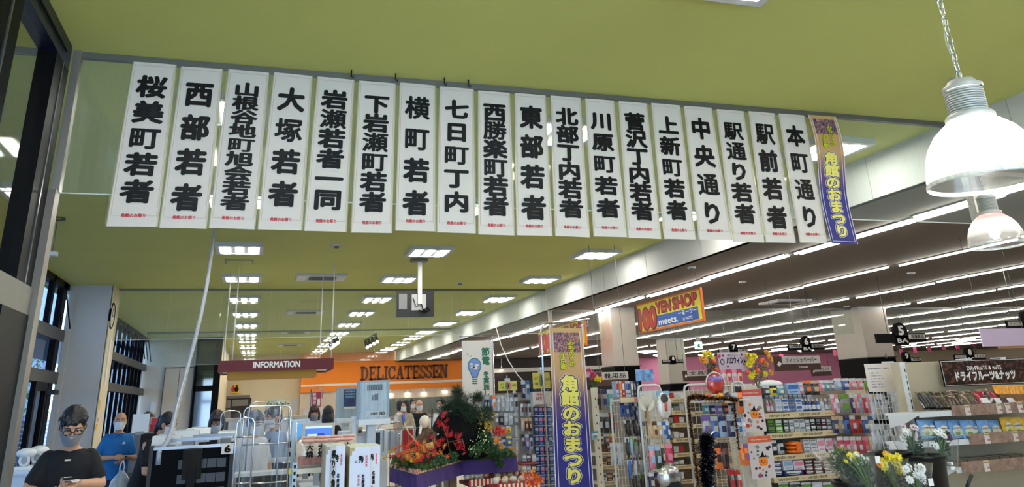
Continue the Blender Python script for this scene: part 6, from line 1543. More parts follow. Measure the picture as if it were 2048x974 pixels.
sprig('maple_garland', 'heap of orange, yellow and red maple leaves at the left front of the float', [((785, 915, 7.4), (820, 905, 7.1), (870, 905, 7.2))], [at(px, py, Yv) for px, py, Yv in ((786, 905, 7.5), (795, 915, 7.4), (808, 900, 7.4), (820, 912, 7.2), (830, 922, 7.1), (842, 905, 7.2), (855, 912, 7.2), (868, 900, 7.4), (872, 892, 7.6), (800, 922, 7.3), (835, 895, 7.5), (850, 898, 7.4), (880, 905, 7.4), (815, 918, 7.2))], ['orange', 'amber', 'amber', 'yellow', 'orange', 'red'], 9, .045, tuple(at(830, 912, 7.2)))
sprig('red_maple_sprig', 'branch of bright red maple leaves leaning on the left of the black rock', [((900, 905, 7.6), (895, 880, 7.6), (885, 845, 7.6)), ((897, 885, 7.6), (925, 878, 7.5), (928, 895, 7.5))], [at(px, py, 7.6) for px, py in ((886, 832), (890, 843), (880, 850), (893, 860), (897, 868), (900, 872), (912, 873), (916, 880), (922, 893), (925, 900), (917, 890), (862, 876), (872, 890), (884, 886))], ['red'], 3, .02, tuple(at(900, 905, 7.6)))
sprig('yellow_leaf_sprig', 'spray of yellow leaves at the upper right of the black rock', [((975, 880, 8.0), (970, 850, 8.0), (962, 830, 8.0))], [at(px, py, 8.0) for px, py in ((975, 828), (982, 832), (970, 840), (984, 845), (962, 836), (978, 855), (968, 862), (985, 862), (972, 848), (958, 846))], ['yellow', 'yellow', 'yellow'], 5, .03, tuple(at(975, 880, 8.0)))
sprig('orange_maple_sprig', 'upright orange maple leaves at the right end of the float', [((998, 905, 7.9), (996, 880, 7.9), (1002, 860, 7.9))], [at(px, py, 7.9) for px, py in ((990, 862), (1003, 860), (995, 868), (1008, 864))], ['orange', 'orange', 'red'], 5, .028, tuple(at(998, 905, 7.9)))
sprig('amber_maple_sprig', 'small amber leaves below the orange sprig at the right of the float', [((996, 905, 7.85), (994, 890, 7.85), (996, 878, 7.85))], [at(px, py, 7.85) for px, py in ((990, 880), (998, 883), (992, 889), (1000, 895), (1014, 901), (1028, 902), (985, 898), (1020, 899))], ['amber', 'yellow', 'amber', 'orange'], 3, .03, tuple(at(996, 905, 7.85)))
# doll sitting on the float
q = at(848, 868, 7.7)
d = thing('doll', 'seated warrior doll with white head cloth and brown robe on the left of the float', 'doll', (q.x, 7.7, ZT+.06))
Hh = q.z-(ZT+.06)
mb = MB(); loft(mb, [(0, 0, -.04, .10, .08), (0, 0, .05, .11, .08), (0.02, 0, .16, .09, .06), (.03, 0, .24, .05, .04)]); mb.tube([(-.02, -.03, .2), (-.08, -.08, .12), (-.15, -.08, .10)], [.035, .03, .025], 8); mb.tube([(.08, -.03, .2), (.06, -.10, .10), (-.04, -.12, .08)], [.035, .03, .03], 8)
mb.v = [(x, y, z+max(0, Hh-.24)) for x, y, z in mb.v]; mb.build('robe', mat('robe_brown', (84, 62, 46), .8, noise=.4, nscale=30), d, local=True)
hz = max(0, Hh-.24)+.29
MB().ball((-.0, -.02, hz), (.038, .042, .048), 14).build('face', mat('doll_face', (222, 196, 170), .5), d, local=True)
MB().ball((.008, .012, hz+.012), (.052, .05, .058), 14).tube([(-.03, -.02, hz-.02), (-.05, -.05, hz-.08), (-.03, -.06, hz-.14)], [.016, .014, .01], 8).build('head_cloth', mat('cloth_ivory', (216, 210, 196), .8), d, local=True)
MB().tube([(-.16, -.08, hz-.24), (.06, -.14, hz-.19)], [.025, .035], 10).build('forearm_guard', mat('guard_tan', (190, 140, 90), .6), d, local=True)
MB().tube([(-.04, -.12, hz-.22), (-.17, -.10, hz-.06), (-.21, -.10, hz+.02)], .006, 6).build('rod', mat('rod_tan', (206, 170, 120), .5), d, local=True)
mb = MB()
for i in range(9): mb.tube([(-.21, -.10, hz), (-.21+random.uniform(-.03, .03), -.10, hz+.09+random.uniform(-.03, .02))], [.006, .002], 5)
mb.build('blue_tassel', mat('tassel_blue', (54, 80, 170), .7), d, local=True)
MB().ball((-.02, -.07, hz-.27), (.10, .05, .05), 12, jit=.08).build('lap_cloth', mat('cloth_navy_white', (60, 66, 86), .8, noise=.8, nscale=30), d, local=True)
MB().tube([(.07, .02, hz-.25), (.085, .03, hz+.12)], .006, 6).build('sword', INK, d, local=True)
# red and white striped baskets below right
def basket(x0, x1, y0, y1, Y, label, dark=False):
    k = span(x0, x1, y0, y1, Y); dep = .4
    t = thing('striped_tray', label, 'tray', ((k[0]+k[1])/2, Y, k[2]))
    o = ribbon('striped_side', [(k[0], Y), (k[1], Y)], k[2], k[3], STRM, t, step=.04)
    MB().box(k[0], k[1], Y+.005, Y+dep, k[2], k[3]-.03).build('tray_body', mat('tray_red', (150, 40, 46), .6), t)
    MB().cyl((k[0]+.05, Y+.1, 0), (k[0]+.05, Y+.1, k[2]), .02, n=8).build('leg', GREYM, t); MB().cyl((k[1]-.05, Y+.1, 0), (k[1]-.05, Y+.1, k[2]), .02, n=8).build('leg', GREYM, t)
    return k
for (a, b_, c_, d_, Yb_, lab) in ((995, 1082, 966, 980, 7.3, 'nearest red and white striped tray below the festival banner'), (1000, 1060, 955, 965, 8.0, 'striped tray behind the nearest one'), (938, 985, 958, 972, 8.0, 'small striped tray between the float legs')):
    k = basket(a, b_, c_, d_, Yb_, lab)
    for i in range(10):
        x = k[0] + (k[1]-k[0])*(i+.5)/10
        tag(MB().ball((x, Yb_+.12+.1*(i % 2), k[3]+.02), (.035, .035, .03), 8, jit=.2).build('wrapped_sweet', rgbm(random.choice([(190, 176, 150), (170, 120, 80), (60, 84, 130), (200, 190, 180)]), .3)), 'small wrapped sweet heaped in the ' + lab, 'sweet', 'sweets in the ' + lab)
s_ = thing('maple_decoration', 'orange and amber artificial maple leaves in front of the blue pack panel', 'autumn leaves', tuple(at(1062, 958, 7.1)))
leaves([at(px, py, 7.15) for px, py in ((1055, 952), (1064, 948), (1072, 955), (1060, 962), (1078, 962), (1068, 966))], ['orange', 'amber', 'orange'], s_, 6, .03)
# ================================================================== shelves and goods
random.seed(21)
LABELS = {}
def goods(kind, w_, h, d, c1, c2):
    key = (kind, round(w_, 2), round(h, 2), round(d, 2), c1, c2)
    if key in LABELS: return LABELS[key]
    mb = MB(); m1 = rgbm(c1, .4); m2 = rgbm(c2, .4)
    w2, d2 = w_/2, d/2
    if kind == 'box':
        mb.box(-w2, w2, -d2, d2, 0, h, 0).box(-w2*.8, w2*.8, -d2-.002, -d2, h*.45, h*.85, 1).box(-w2*.6, w2*.6, -d2-.002, -d2, h*.15, h*.25, 1)
    elif kind == 'pack':       # hanging pouch with a header card
        vs = []; fs = []
        for sg in (-1, 1):
            o_ = len(vs)
            for iz in range(6):
                for ix in range(5):
                    u, v = ix/4, iz/5; vs.append(((u-.5)*w_, sg*d2*math.sin(PI*u)**.5*(math.sin(PI*v)**.5), v*h*.8))
            for iz in range(5):
                for ix in range(4): q0 = o_+iz*5+ix; fs.append((q0, q0+1, q0+6, q0+5) if sg < 0 else (q0, q0+5, q0+6, q0+1))
        mb.add(vs, fs, 0, True).box(-w2, w2, -.004, .004, h*.78, h, 1).box(-w2*.55, w2*.55, -d2-.003, -d2*.9, h*.25, h*.55, 1)
    elif kind == 'bottle':
        mb.lathe([(.001, 0), (w2*.9, 0), (w2*.95, h*.05), (w2*.95, h*.62), (w2*.4, h*.76), (w2*.4, h*.80)], n=10, m=0).lathe([(w2*.45, h*.78), (w2*.45, h*.97), (.001, h)], n=10, m=1).lathe([(w2*.97, h*.15), (w2*.97, h*.5)], n=10, m=1)
    elif kind == 'cloth':
        for i in range(3): mb.ball((0, 0, h*(.17+.33*i)), (w2, d2, h*.19), 10, m=0)
        mb.box(-w2*.3, w2*.3, -d2*1.02, -d2*.9, h*.2, h*.8, 1)
    elif kind == 'sock':
        mb.tube([(0, 0, h), (0, 0, h*.45), (w_*.05, -.0, h*.25), (w_*.3, 0, h*.02)], [w2*.75, w2*.7, w2*.75, w2*.5], 8, 0).box(-w2*.9, w2*.9, -.012, .012, h*.80, h*1.02, 1)
    elif kind == 'flat':
        mb.box(-w2, w2, -d2, d2, 0, h, 0).box(-w2*.5, w2*.5, -d2*.5, d2*.5, h, h+.002, 1)
    me_o = mb.build('package', [m1, m2], None, local=True); me = me_o.data; bpy.data.objects.remove(me_o)
    LABELS[key] = me; return me
def place(name, me, loc, label, cat, group, rz=0.0, rx=0.0):
    o = bpy.data.objects.new(name, me); C.objects.link(o); o.location = loc; o.rotation_euler = (rx, 0, rz)
    return tag(o, label, cat, group)
PAL = {'white': (206, 208, 212), 'pale blue': (150, 176, 206), 'blue': (50, 96, 166), 'navy': (36, 44, 92), 'pink': (216, 130, 150), 'rose': (190, 50, 84), 'red': (176, 34, 40), 'yellow': (222, 200, 50), 'green': (100, 150, 50), 'dark green': (60, 76, 54), 'black': (30, 30, 34), 'grey': (130, 132, 136), 'brown': (92, 60, 44), 'orange': (230, 110, 30), 'tan': (196, 166, 130), 'teal': (80, 150, 160), 'maroon': (80, 26, 34), 'violet': (120, 90, 160), 'silver': (180, 184, 190)}
WORD = {'box': 'box', 'pack': 'hanging pack', 'bottle': 'bottle', 'cloth': 'folded cloth', 'sock': 'hanging sock pack', 'flat': 'flat pack'}
def row(x0, x1, yt, yb, Y, seq, kind, where, dep=.05, gap=.9, hook=True, jitter=.0, stack=1):
    """seq: colour names, one item each, spread from pixel x0 to x1 at real depth Y"""
    n = len(seq); a = at(x0, (yt+yb)/2, Y).x; b_ = at(x1, (yt+yb)/2, Y).x; p = (b_-a)/n
    for i, cn in enumerate(seq):
        c1, c2 = (cn.split('/') + ['white'])[:2]
        px = x0 + (x1-x0)*(i+.5)/n
        z1 = at(px, yt, Y).z; z0 = at(px, yb, Y).z; h = (z1-z0)/stack; k_ = kind if isinstance(kind, str) else kind[i % len(kind)]
        for s_ in range(stack):
            me = goods(k_, p*gap, h*.98, dep, PAL[c1], PAL[c2])
            place('package' if k_ != 'bottle' else 'bottle', me, (a+p*(i+.5), Y + random.uniform(-jitter, jitter), z0+h*s_), '%s and %s %s %s' % (c1, c2, WORD[k_], where), 'package', '%s and %s %ss %s' % (c1, c2, WORD[k_], where), random.uniform(-.05, .05))
        if k_ in ('pack', 'sock') and hook:
            tagp = MB().cyl((a+p*(i+.5), Y-.02, z1-.012), (a+p*(i+.5), Y+.22, z1-.004), .0025, n=5); HOOKS.append(tagp)
HOOKS = []
def flush_hooks(parent):
    for m_ in HOOKS: m_.build('display_hook', CHROME, parent)
    HOOKS.clear()
STRIP = mat('price_strip', (206, 188, 150), .45, noise=.03)
STRINK = mat('strip_ink', (96, 76, 52), .5)
def shelf(parent, x0, x1, py, Y, dep=.35, hpx=11, text=True, mm=None, words=2, th=None):
    """shelf board with a printed front strip; py = pixel row of the strip centre"""
    xa, xb = at(x0, py, Y).x, at(x1, py, Y).x; zc = at((x0+x1)/2, py, Y).z; hh = abs(at((x0+x1)/2, py-hpx/2, Y).z-zc)
    parent = MB().box(xa, xb, Y, Y+dep, zc-hh, zc+hh*.2).build('shelf', CREAM, parent)
    MB().box(xa, xb, Y-.012, Y, zc-hh, zc+hh).build('price_strip', mm or STRIP, parent)
    if text:
        mb = MB(); f = front(Y-.0135); L_ = xb-xa
        for i in range(words): put_line(mb, '100YEN SHOP', f, xa+L_*(.07+.43*i) if words == 2 else xa+L_*.15, xa+L_*(.36+.43*i) if words == 2 else xa+L_*.75, zc, hh*.9, .03)
        mb.build('strip_lettering', STRINK, parent)
        if words == 2: m2 = MB(); put_line(m2, '〜', f, xa+L_*.40, xa+L_*.46, zc, hh*.6, .03); put_line(m2, 'meets', f, xa+L_*.86, xa+L_*.96, zc, hh*.6, .02); m2.build('strip_mark', mat('strip_orange', (206, 120, 60), .5), parent)
    return zc+hh*.2

# ---- main 100 yen gondola (right of the sticker sheets)
Y = 8.2
xl = at(1500, 870, Y).x; xr = at(1750, 870, Y).x
g = thing('display_gondola', 'cream shop gondola with 100YEN SHOP strips, cleaning goods and cloths', 'shelving', ((xl+xr)/2, Y, 0))
ztop = at(1600, 771, Y).z
MB().box(at(1528, 870, Y).x, xr, Y+.36, Y+.40, 0, ztop).build('back_panel', mat('back_panel', (150, 140, 126), .6), g)
kk = span(1497, 1527, 770, 974, Y)
MB().box(kk[0], kk[1], Y-.02, Y+.40, 0, kk[3]).build('end_panel', CREAM, g)
MB().box(xr-.02, xr+.02, Y, Y+.4, 0, ztop).build('end_panel', CREAM, g)
k = span(1522, 1572, 763, 772, Y+.1)
MB().ball(((k[0]+k[1])/2, Y+.2, k[2]+.02), ((k[1]-k[0])/2, .15, .05), 16).build('white_canopy', WPLAS, g)
for py, xe in ((829, 1668), (869, 1673), (912, 1677), (955, 1682)): shelf(g, 1526 + (py-829)*.16, xe, py, Y-.02)
shelf(g, 1560, 1690, 992, Y-.02)
row(1525, 1568, 771, 791, Y-.04, ['black', 'yellow/black', 'teal/white'], 'pack', 'on the top row left of the main gondola')
row(1570, 1598, 766, 788, Y-.04, ['pale blue/blue'], 'box', 'on the top row of the main gondola')
row(1594, 1607, 764, 788, Y-.04, ['pink/white'], 'pack', 'on the top row between blue and black packs')
row(1607, 1638, 760, 790, Y-.05, ['black/orange', 'black/tan'], 'pack', 'on the top row centre of the main gondola', gap=.95)
row(1638, 1668, 760, 782, Y-.04, ['pink/white', 'teal/white', 'grey/white'], 'pack', 'on the top row right of the main gondola')
row(1526, 1620, 788, 797, Y+.1, ['navy', 'grey', 'blue', 'tan', 'grey', 'maroon', 'teal', 'grey', 'navy', 'silver'], 'box', 'in the dark gap under the top row')
row(1532, 1546, 800, 824, Y+.05, ['pink', 'pink'], 'bottle', 'at the left of the cleaning shelf', dep=.05)
row(1548, 1602, 797, 823, Y+.04, ['white/pale blue', 'white/blue', 'grey/blue', 'white/blue'], 'box', 'on the cleaning shelf', stack=2)
row(1602, 1622, 796, 823, Y+.05, ['blue/white', 'navy/white', 'blue/white'], 'bottle', 'on the cleaning shelf')
row(1622, 1665, 796, 822, Y+.05, ['navy/white', 'blue/white', 'white/silver', 'grey/white', 'silver/white'], 'bottle', 'at the right of the cleaning shelf')
row(1532, 1563, 838, 866, Y+.04, ['dark green/green', 'green/white'], 'box', 'on the towel shelf, left', stack=2)
row(1564, 1618, 838, 864, Y+.04, ['dark green', 'grey', 'white/grey', 'white/grey', 'grey'], 'box', 'on the towel shelf, centre', stack=2)
row(1618, 1672, 836, 863, Y+.04, ['black/white', 'black/grey', 'maroon', 'grey', 'silver'], 'box', 'on the towel shelf, right', stack=2)
row(1540, 1568, 880, 908, Y+.02, ['black/white', 'silver/black'], 'pack', 'on the cloth shelf, left', hook=False)
row(1570, 1604, 882, 907, Y+.03, ['orange/orange'], 'cloth', 'on the cloth shelf', dep=.2)
row(1604, 1632, 878, 907, Y+.03, ['white/grey', 'white/grey'], 'box', 'on the cloth shelf, centre', stack=4)
row(1632, 1680, 876, 904, Y+.03, ['white/pink', 'white/pink', 'pink/white'], 'box', 'on the cloth shelf, right', stack=1)
row(1545, 1562, 924, 950, Y+.03, ['navy'], 'box', 'on the tissue shelf, left', stack=3)
row(1562, 1606, 920, 940, Y+.03, ['white/pale blue', 'white/pink'], 'box', 'on the tissue shelf'); row(1564, 1606, 940, 950, Y+.01, ['navy/white'], 'box', 'under the tissue packs')
row(1606, 1680, 920, 948, Y+.03, ['maroon', 'brown', 'maroon', 'brown'], 'box', 'on the tissue shelf, right', stack=4)
row(1556, 1690, 964, 985, Y+.03, ['green', 'dark green', 'green', 'white', 'green', 'white'], 'pack', 'on the lowest visible shelf', hook=False)
row(1668, 1742, 756, 780, Y-.05, ['pale blue/white', 'blue/white', 'pink/white', 'pink/white', 'green/white'], 'pack', 'top right peg row of the main gondola')
row(1662, 1678, 788, 826, Y-.05, ['pink/white', 'white/pink'], 'pack', 'left on the sponge row'); row(1678, 1700, 788, 828, Y-.05, ['grey/green'], 'pack', 'on the sponge row')
row(1700, 1742, 786, 826, Y-.05, ['navy/white', 'pink/white', 'pale blue/pink', 'rose/white', 'pink/white'], 'pack', 'right on the sponge row')
row(1664, 1700, 832, 866, Y-.05, ['navy/tan', 'grey/tan', 'blue/navy'], 'pack', 'on the brush row'); row(1700, 1724, 830, 866, Y-.05, ['red/white', 'red/brown'], 'pack', 'on the brush row, red ones'); row(1724, 1750, 832, 866, Y-.05, ['blue/white', 'silver/blue'], 'pack', 'on the brush row, right')
row(1675, 1750, 872, 908, Y-.05, ['rose/white', 'rose/white', 'pink/white', 'rose/white', 'rose/pink', 'tan/white'], 'pack', 'on the glove row')
row(1690, 1750, 912, 950, Y-.05, ['rose/white', 'green/white', 'white/green', 'blue/white'], 'pack', 'on the lowest peg row')
flush_hooks(g)

# ---- sticker sheets and end rack posts
def sheet(x0, x1, y0, y1, Y, label, head, seed):
    k = span(x0, x1, y0, y1, Y); w_ = k[1]-k[0]; h = k[3]-k[2]; rnd = random.Random(seed)
    t = thing('sticker_sheet', label, 'sticker sheet', ((k[0]+k[1])/2, Y, k[2]))
    MB().box(k[0], k[1], Y, Y+.004, k[2], k[3]).build('sheet', mat('sheet_pale', (200, 190, 190), .3, coat=.5), t)
    MB().box(k[0]+.004, k[1]-.004, Y-.0015, Y, k[3]-h*.16, k[3]-.003).build('header', rgbm(head, .35), t)
    mb = MB(); put_line(mb, 'HALLOWEEN STICKER', front(Y-.003), k[0]+w_*.15, k[1]-w_*.15, k[3]-h*.09, h*.025, .03); mb.build('lettering', PAPER, t)
    for i in range(26):
        u = rnd.uniform(.08, .9); v = rnd.uniform(.06, .78); r = rnd.uniform(.03, .085); nn = rnd.choice([3, 4, 5, 8, 8])
        pts = [(k[0]+w_*(u+r*math.cos(2*PI*j/nn+u*9)*(1 if nn != 5 or j % 2 else 1)), k[2]+h*v+w_*r*math.sin(2*PI*j/nn+u*9)*rnd.uniform(.7, 1)) for j in range(nn)]
        MB().prism(pts, Y-.0015-.0001*i, Y).build('sticker', INK) if False else MB().prism(pts, Y-.0016-.00004*i, Y, 0, 'y').build('sticker', rgbm(rnd.choice([(40, 36, 40), (180, 50, 50), (214, 130, 50), (60, 56, 70), (110, 140, 120), (170, 60, 90)]), .4), t)
    cxu, czv = k[0]+w_*.55, k[2]+h*.40      # pumpkin
    mb = MB(); 
    for dx in (-.09, 0, .09): mb.prism([(cxu+w_*(dx+.10*math.cos(2*PI*j/14)), czv+w_*.15*math.sin(2*PI*j/14)) for j in range(14)], Y-.0040-.0002*abs(dx), Y, 0, 'y')
    mb.build('pumpkin', rgbm((226, 130, 40), .4), t)
    mb = MB().prism([(cxu-w_*.2, czv+w_*.14), (cxu+w_*.2, czv+w_*.14), (cxu+w_*.06, czv+w_*.18), (cxu+w_*.02, czv+w_*.34), (cxu-w_*.07, czv+w_*.18)], Y-.0044, Y, 0, 'y')
    for dx in (-.07, .07): mb.prism([(cxu+w_*(dx-.03), czv), (cxu+w_*(dx+.03), czv), (cxu+w_*dx, czv+w_*.05)], Y-.0044, Y, 0, 'y')
    mb.prism([(cxu-w_*.1, czv-w_*.03), (cxu, czv-w_*.08), (cxu+w_*.1, czv-w_*.03), (cxu, czv-w_*.05)], Y-.0044, Y, 0, 'y'); mb.build('hat_and_face', INK, t)
    MB().cyl(((k[0]+k[1])/2, Y-.01, k[3]-.012), ((k[0]+k[1])/2, Y+.12, k[3]-.006), .003, n=5).build('display_hook', CHROME, t)
sheet(1484, 1528, 778, 864, 7.75, 'tall Halloween sticker sheet with red header and a pumpkin, upper of the pair', (196, 78, 70), 3)
sheet(1499, 1547, 871, 958, 7.75, 'Halloween sticker sheet with orange header, lower of the pair', (206, 96, 60), 8)

# ---- wire racks
WIRE = mat('white_wire', (206, 204, 198), .4)
def wire_rack(x0, x1, y0, Y, label, rows=9, cols_=6, tube_top=True, ybar=(), z0=0.02):
    a = at(x0, 870, Y).x; b_ = at(x1, 870, Y).x; z1 = at((x0+x1)/2, y0, Y).z
    t = thing('wire_rack', label, 'display rack', ((a+b_)/2, Y, 0))
    MB().tube([(a, Y, 0.02), (a, Y, z1-.05), (a+.015, Y, z1-.015), (a+.05, Y, z1), (b_-.05, Y, z1), (b_-.015, Y, z1-.015), (b_, Y, z1-.05), (b_, Y, .02)], .012, 8).build('tube_frame', WIRE, t)
    mb = MB()
    for i in range(rows*2): z = z1-.06-(z1-.2)*i/(rows*2-1); mb.box(a, b_, Y-.002, Y+.002, z-.002, z+.002)
    for i in range(cols_*2): x = a+(b_-a)*i/(cols_*2-1); mb.box(x-.002, x+.002, Y-.002, Y+.002, .2, z1-.02)
    mb.build('wire_grid', WIRE, t)
    for x in (a, b_): MB().box(x-.015, x+.015, Y-.22, Y+.22, 0, .03).build('foot', WIRE, t)
    return t, a, b_, z1
# halloween rack
Y = 7.8
hr, a, b_, z1 = wire_rack(1476, 1500, 763, Y, 'narrow white wire rack carrying the Halloween sticker sheets')
hr2, a2, b2, z2 = wire_rack(1378, 1478, 768, Y+.15, 'wide white wire rack draped with dark Halloween tinsel')
zsh = at(1430, 800, Y).z
MB().box(a2, b2, Y-.15, Y+.12, zsh-.015, zsh).build('top_shelf', WIRE, hr2)
row(1404, 1470, 806, 828, Y+.06, ['teal/white', 'navy/silver', 'violet/silver', 'navy/orange', 'silver/navy'], 'pack', 'top row of the Halloween rack')
row(1404, 1470, 832, 874, Y+.04, ['silver/violet', 'blue/silver', 'pale blue/navy', 'navy/silver'], 'pack', 'middle row of the Halloween rack')
row(1428, 1458, 884, 938, Y+.02, ['orange/black', 'maroon/black'], 'pack', 'lower row of the Halloween rack'); row(1478, 1498, 886, 930, Y-.04, ['orange/tan', 'orange/violet'], 'pack', 'beside the lower sticker sheet')
row(1472, 1486, 772, 826, Y-.05, ['orange/black'], 'pack', 'left of the upper sticker sheet'); row(1456, 1482, 938, 985, Y-.02, ['black/red', 'grey/red', 'black/red', 'silver/red'], 'pack', 'at the foot of the Halloween rack')
row(1474, 1492, 836, 872, Y-.05, ['silver/blue', 'white/silver'], 'pack', 'below the orange pack by the sticker sheet')
flush_hooks(hr2)
def tinsel(name, label, pts, r, n, cols_, parent=None):
    t = thing(name, label, 'tinsel', pts[0])
    MB().tube(pts, .004, 5).build('cord', INK, t)
    for c_, nm in cols_:
        mb = MB()
        for i in range(n):
            k = random.uniform(0, len(pts)-1.001); j = int(k); p = Vector(pts[j]).lerp(Vector(pts[j+1]), k-j); d = Vector((random.gauss(0, 1), random.gauss(0, .7), random.gauss(0, 1))).normalized()*r*random.uniform(.5, 1); s_ = d.orthogonal().normalized()*.004
            mb.add([p-s_, p+s_, p+d+s_*.5, p+d-s_*.5], [(0, 1, 2, 3)])
        o = mb.build('strands', c_, t); o['kind'] = 'stuff'
TB = mat('tinsel_black', (22, 24, 34), .2, metal=.8); TO = mat('tinsel_gold', (150, 96, 40), .3, metal=.6); TS = mat('tinsel_silver', (190, 196, 210), .15, metal=1.0)
tinsel('tinsel_garland', 'dark gold and black tinsel draped along the top of the Halloween rack', [at(*p) for p in ((1380, 796, 7.6), (1395, 792, 7.58), (1420, 797, 7.56), (1450, 797, 7.56), (1475, 800, 7.56))], .045, 900, ((TB, 0), (TO, 0)))
tinsel('tinsel_garland', 'dark tinsel hanging down the left post of the Halloween rack', [at(*p) for p in ((1376, 796, 7.62), (1380, 840, 7.6), (1386, 880, 7.6), (1392, 930, 7.6), (1398, 974, 7.6))], .03, 600, ((TB, 0), (TO, 0)))
tinsel('tinsel_garland', 'dark tinsel hanging down between the rack and the sticker sheets', [at(*p) for p in ((1468, 800, 7.6), (1470, 830, 7.58), (1474, 860, 7.58), (1478, 900, 7.58))], .025, 300, ((TB, 0), (TO, 0)))
tinsel('tinsel_bunch', 'big bunch of sparkling black tinsel hanging from the Halloween rack', [at(*p) for p in ((1415, 872, 7.7), (1412, 890, 7.68), (1418, 915, 7.68), (1412, 940, 7.68), (1418, 975, 7.68))], .10, 2600, ((TB, 0), (TS, 0)))
# pumpkin bag, orange decorations on the top shelf
q = at(1430, 768, Y-.02)
t = thing('halloween_basket', 'red and violet Halloween gift pack on the rack shelf', 'gift pack', (q.x, Y-.03, zsh))
MB().ball((0, 0, (q.z-zsh)), (.11, .05, .11), 16, jit=.03).build('pack', mat('red_film', (190, 60, 50), .25, noise=.5, nscale=16, coat=.6), t, local=True)
MB().ball((0, -.0, (q.z-zsh)+.045), (.10, .052, .05), 14).build('violet_top', mat('violet_film', (120, 100, 170), .25, coat=.5), t, local=True)
MB().tube([(.115*math.cos(a_), 0, (q.z-zsh)+.12*math.sin(a_)) for a_ in [PI*j/12 for j in range(13)]], .008, 6).build('lace_rim', WIRE, t, local=True)
MB().lathe([(.05, 0), (.05, max(.01, q.z-zsh-.10))], n=12).build('stand', WIRE, t, local=True)
for j, (px, c_, lab) in enumerate(((1400, (90, 70, 150), 'violet'), (1415, (220, 110, 60), 'orange'), (1440, (230, 170, 50), 'amber'), (1455, (50, 46, 70), 'dark navy'), (1468, (180, 184, 190), 'silver'))):
    q = at(px, 790, Y-.08); tag(MB().ball((q.x, Y-.08, zsh+.035), (.045, .03, .035), 12, jit=.15).build('party_favour', rgbm(c_, .3)), '%s Halloween party favour on the rack shelf' % lab, 'decoration')
k = span(1437, 1494, 704, 744, 7.9)
t = thing('halloween_sign', 'lilac Halloween board reading ハロウィン above the rack', 'sign', ((k[0]+k[1])/2, 7.9, k[2]))
MB().box(k[0], k[1], 7.9, 7.91, k[2], k[3]).build('board', mat('lilac', (186, 168, 182), .5, noise=.04), t)
mb = MB(); w_ = k[1]-k[0]; h = k[3]-k[2]; put_line(mb, 'ハロウィン', front(7.895), k[0]+w_*.28, k[0]+w_*.86, k[2]+h*.58, h*.28, .04); put_line(mb, '仮装でパーティー', front(7.895), k[0]+w_*.32, k[0]+w_*.70, k[2]+h*.83, h*.07, .02)
mb.tube([(k[0]+w_*(.13+.06*math.cos(a_)), 7.896, k[2]+h*(.52+.13*math.sin(a_))) for a_ in [2*PI*j/14 for j in range(14)]], .004, 4, closed=True)
for (u, v) in ((.18, .82), (.84, .86), (.30, .28), (.92, .5), (.88, .38)): mb.prism([(k[0]+w_*(u-.03), k[2]+h*v), (k[0]+w_*u, k[2]+h*(v-.05)), (k[0]+w_*(u+.03), k[2]+h*v), (k[0]+w_*u, k[2]+h*(v+.06))], 7.894, 7.9, 0, 'y')
mb.build('lettering', INK, t)
MB().tube([((k[0]+k[1])/2, 7.92, .9), ((k[0]+k[1])/2, 7.92, k[3]-.02)], .007, 6).build('stick', CHROME, t)
for j in range(4):
    q = at(1452+11*j, 752, 7.8); me = goods('pack', .06, .16, .02, PAL['tan' if j % 2 else 'silver'], PAL['rose' if j % 2 else 'pink']); place('package', me, (q.x, 7.85, at(1460, 770, 7.85).z), 'pale glittering favour bag under the Halloween board, %s from the left' % ords[j], 'package', 'favour bags under the Halloween board')
k0 = at(1440, 770, 7.85); k1_ = at(1500, 770, 7.85)
MB().box(k0.x, k1_.x, 7.8, 7.95, k0.z-.015, k0.z).build('upper_shelf', WIRE, hr2)

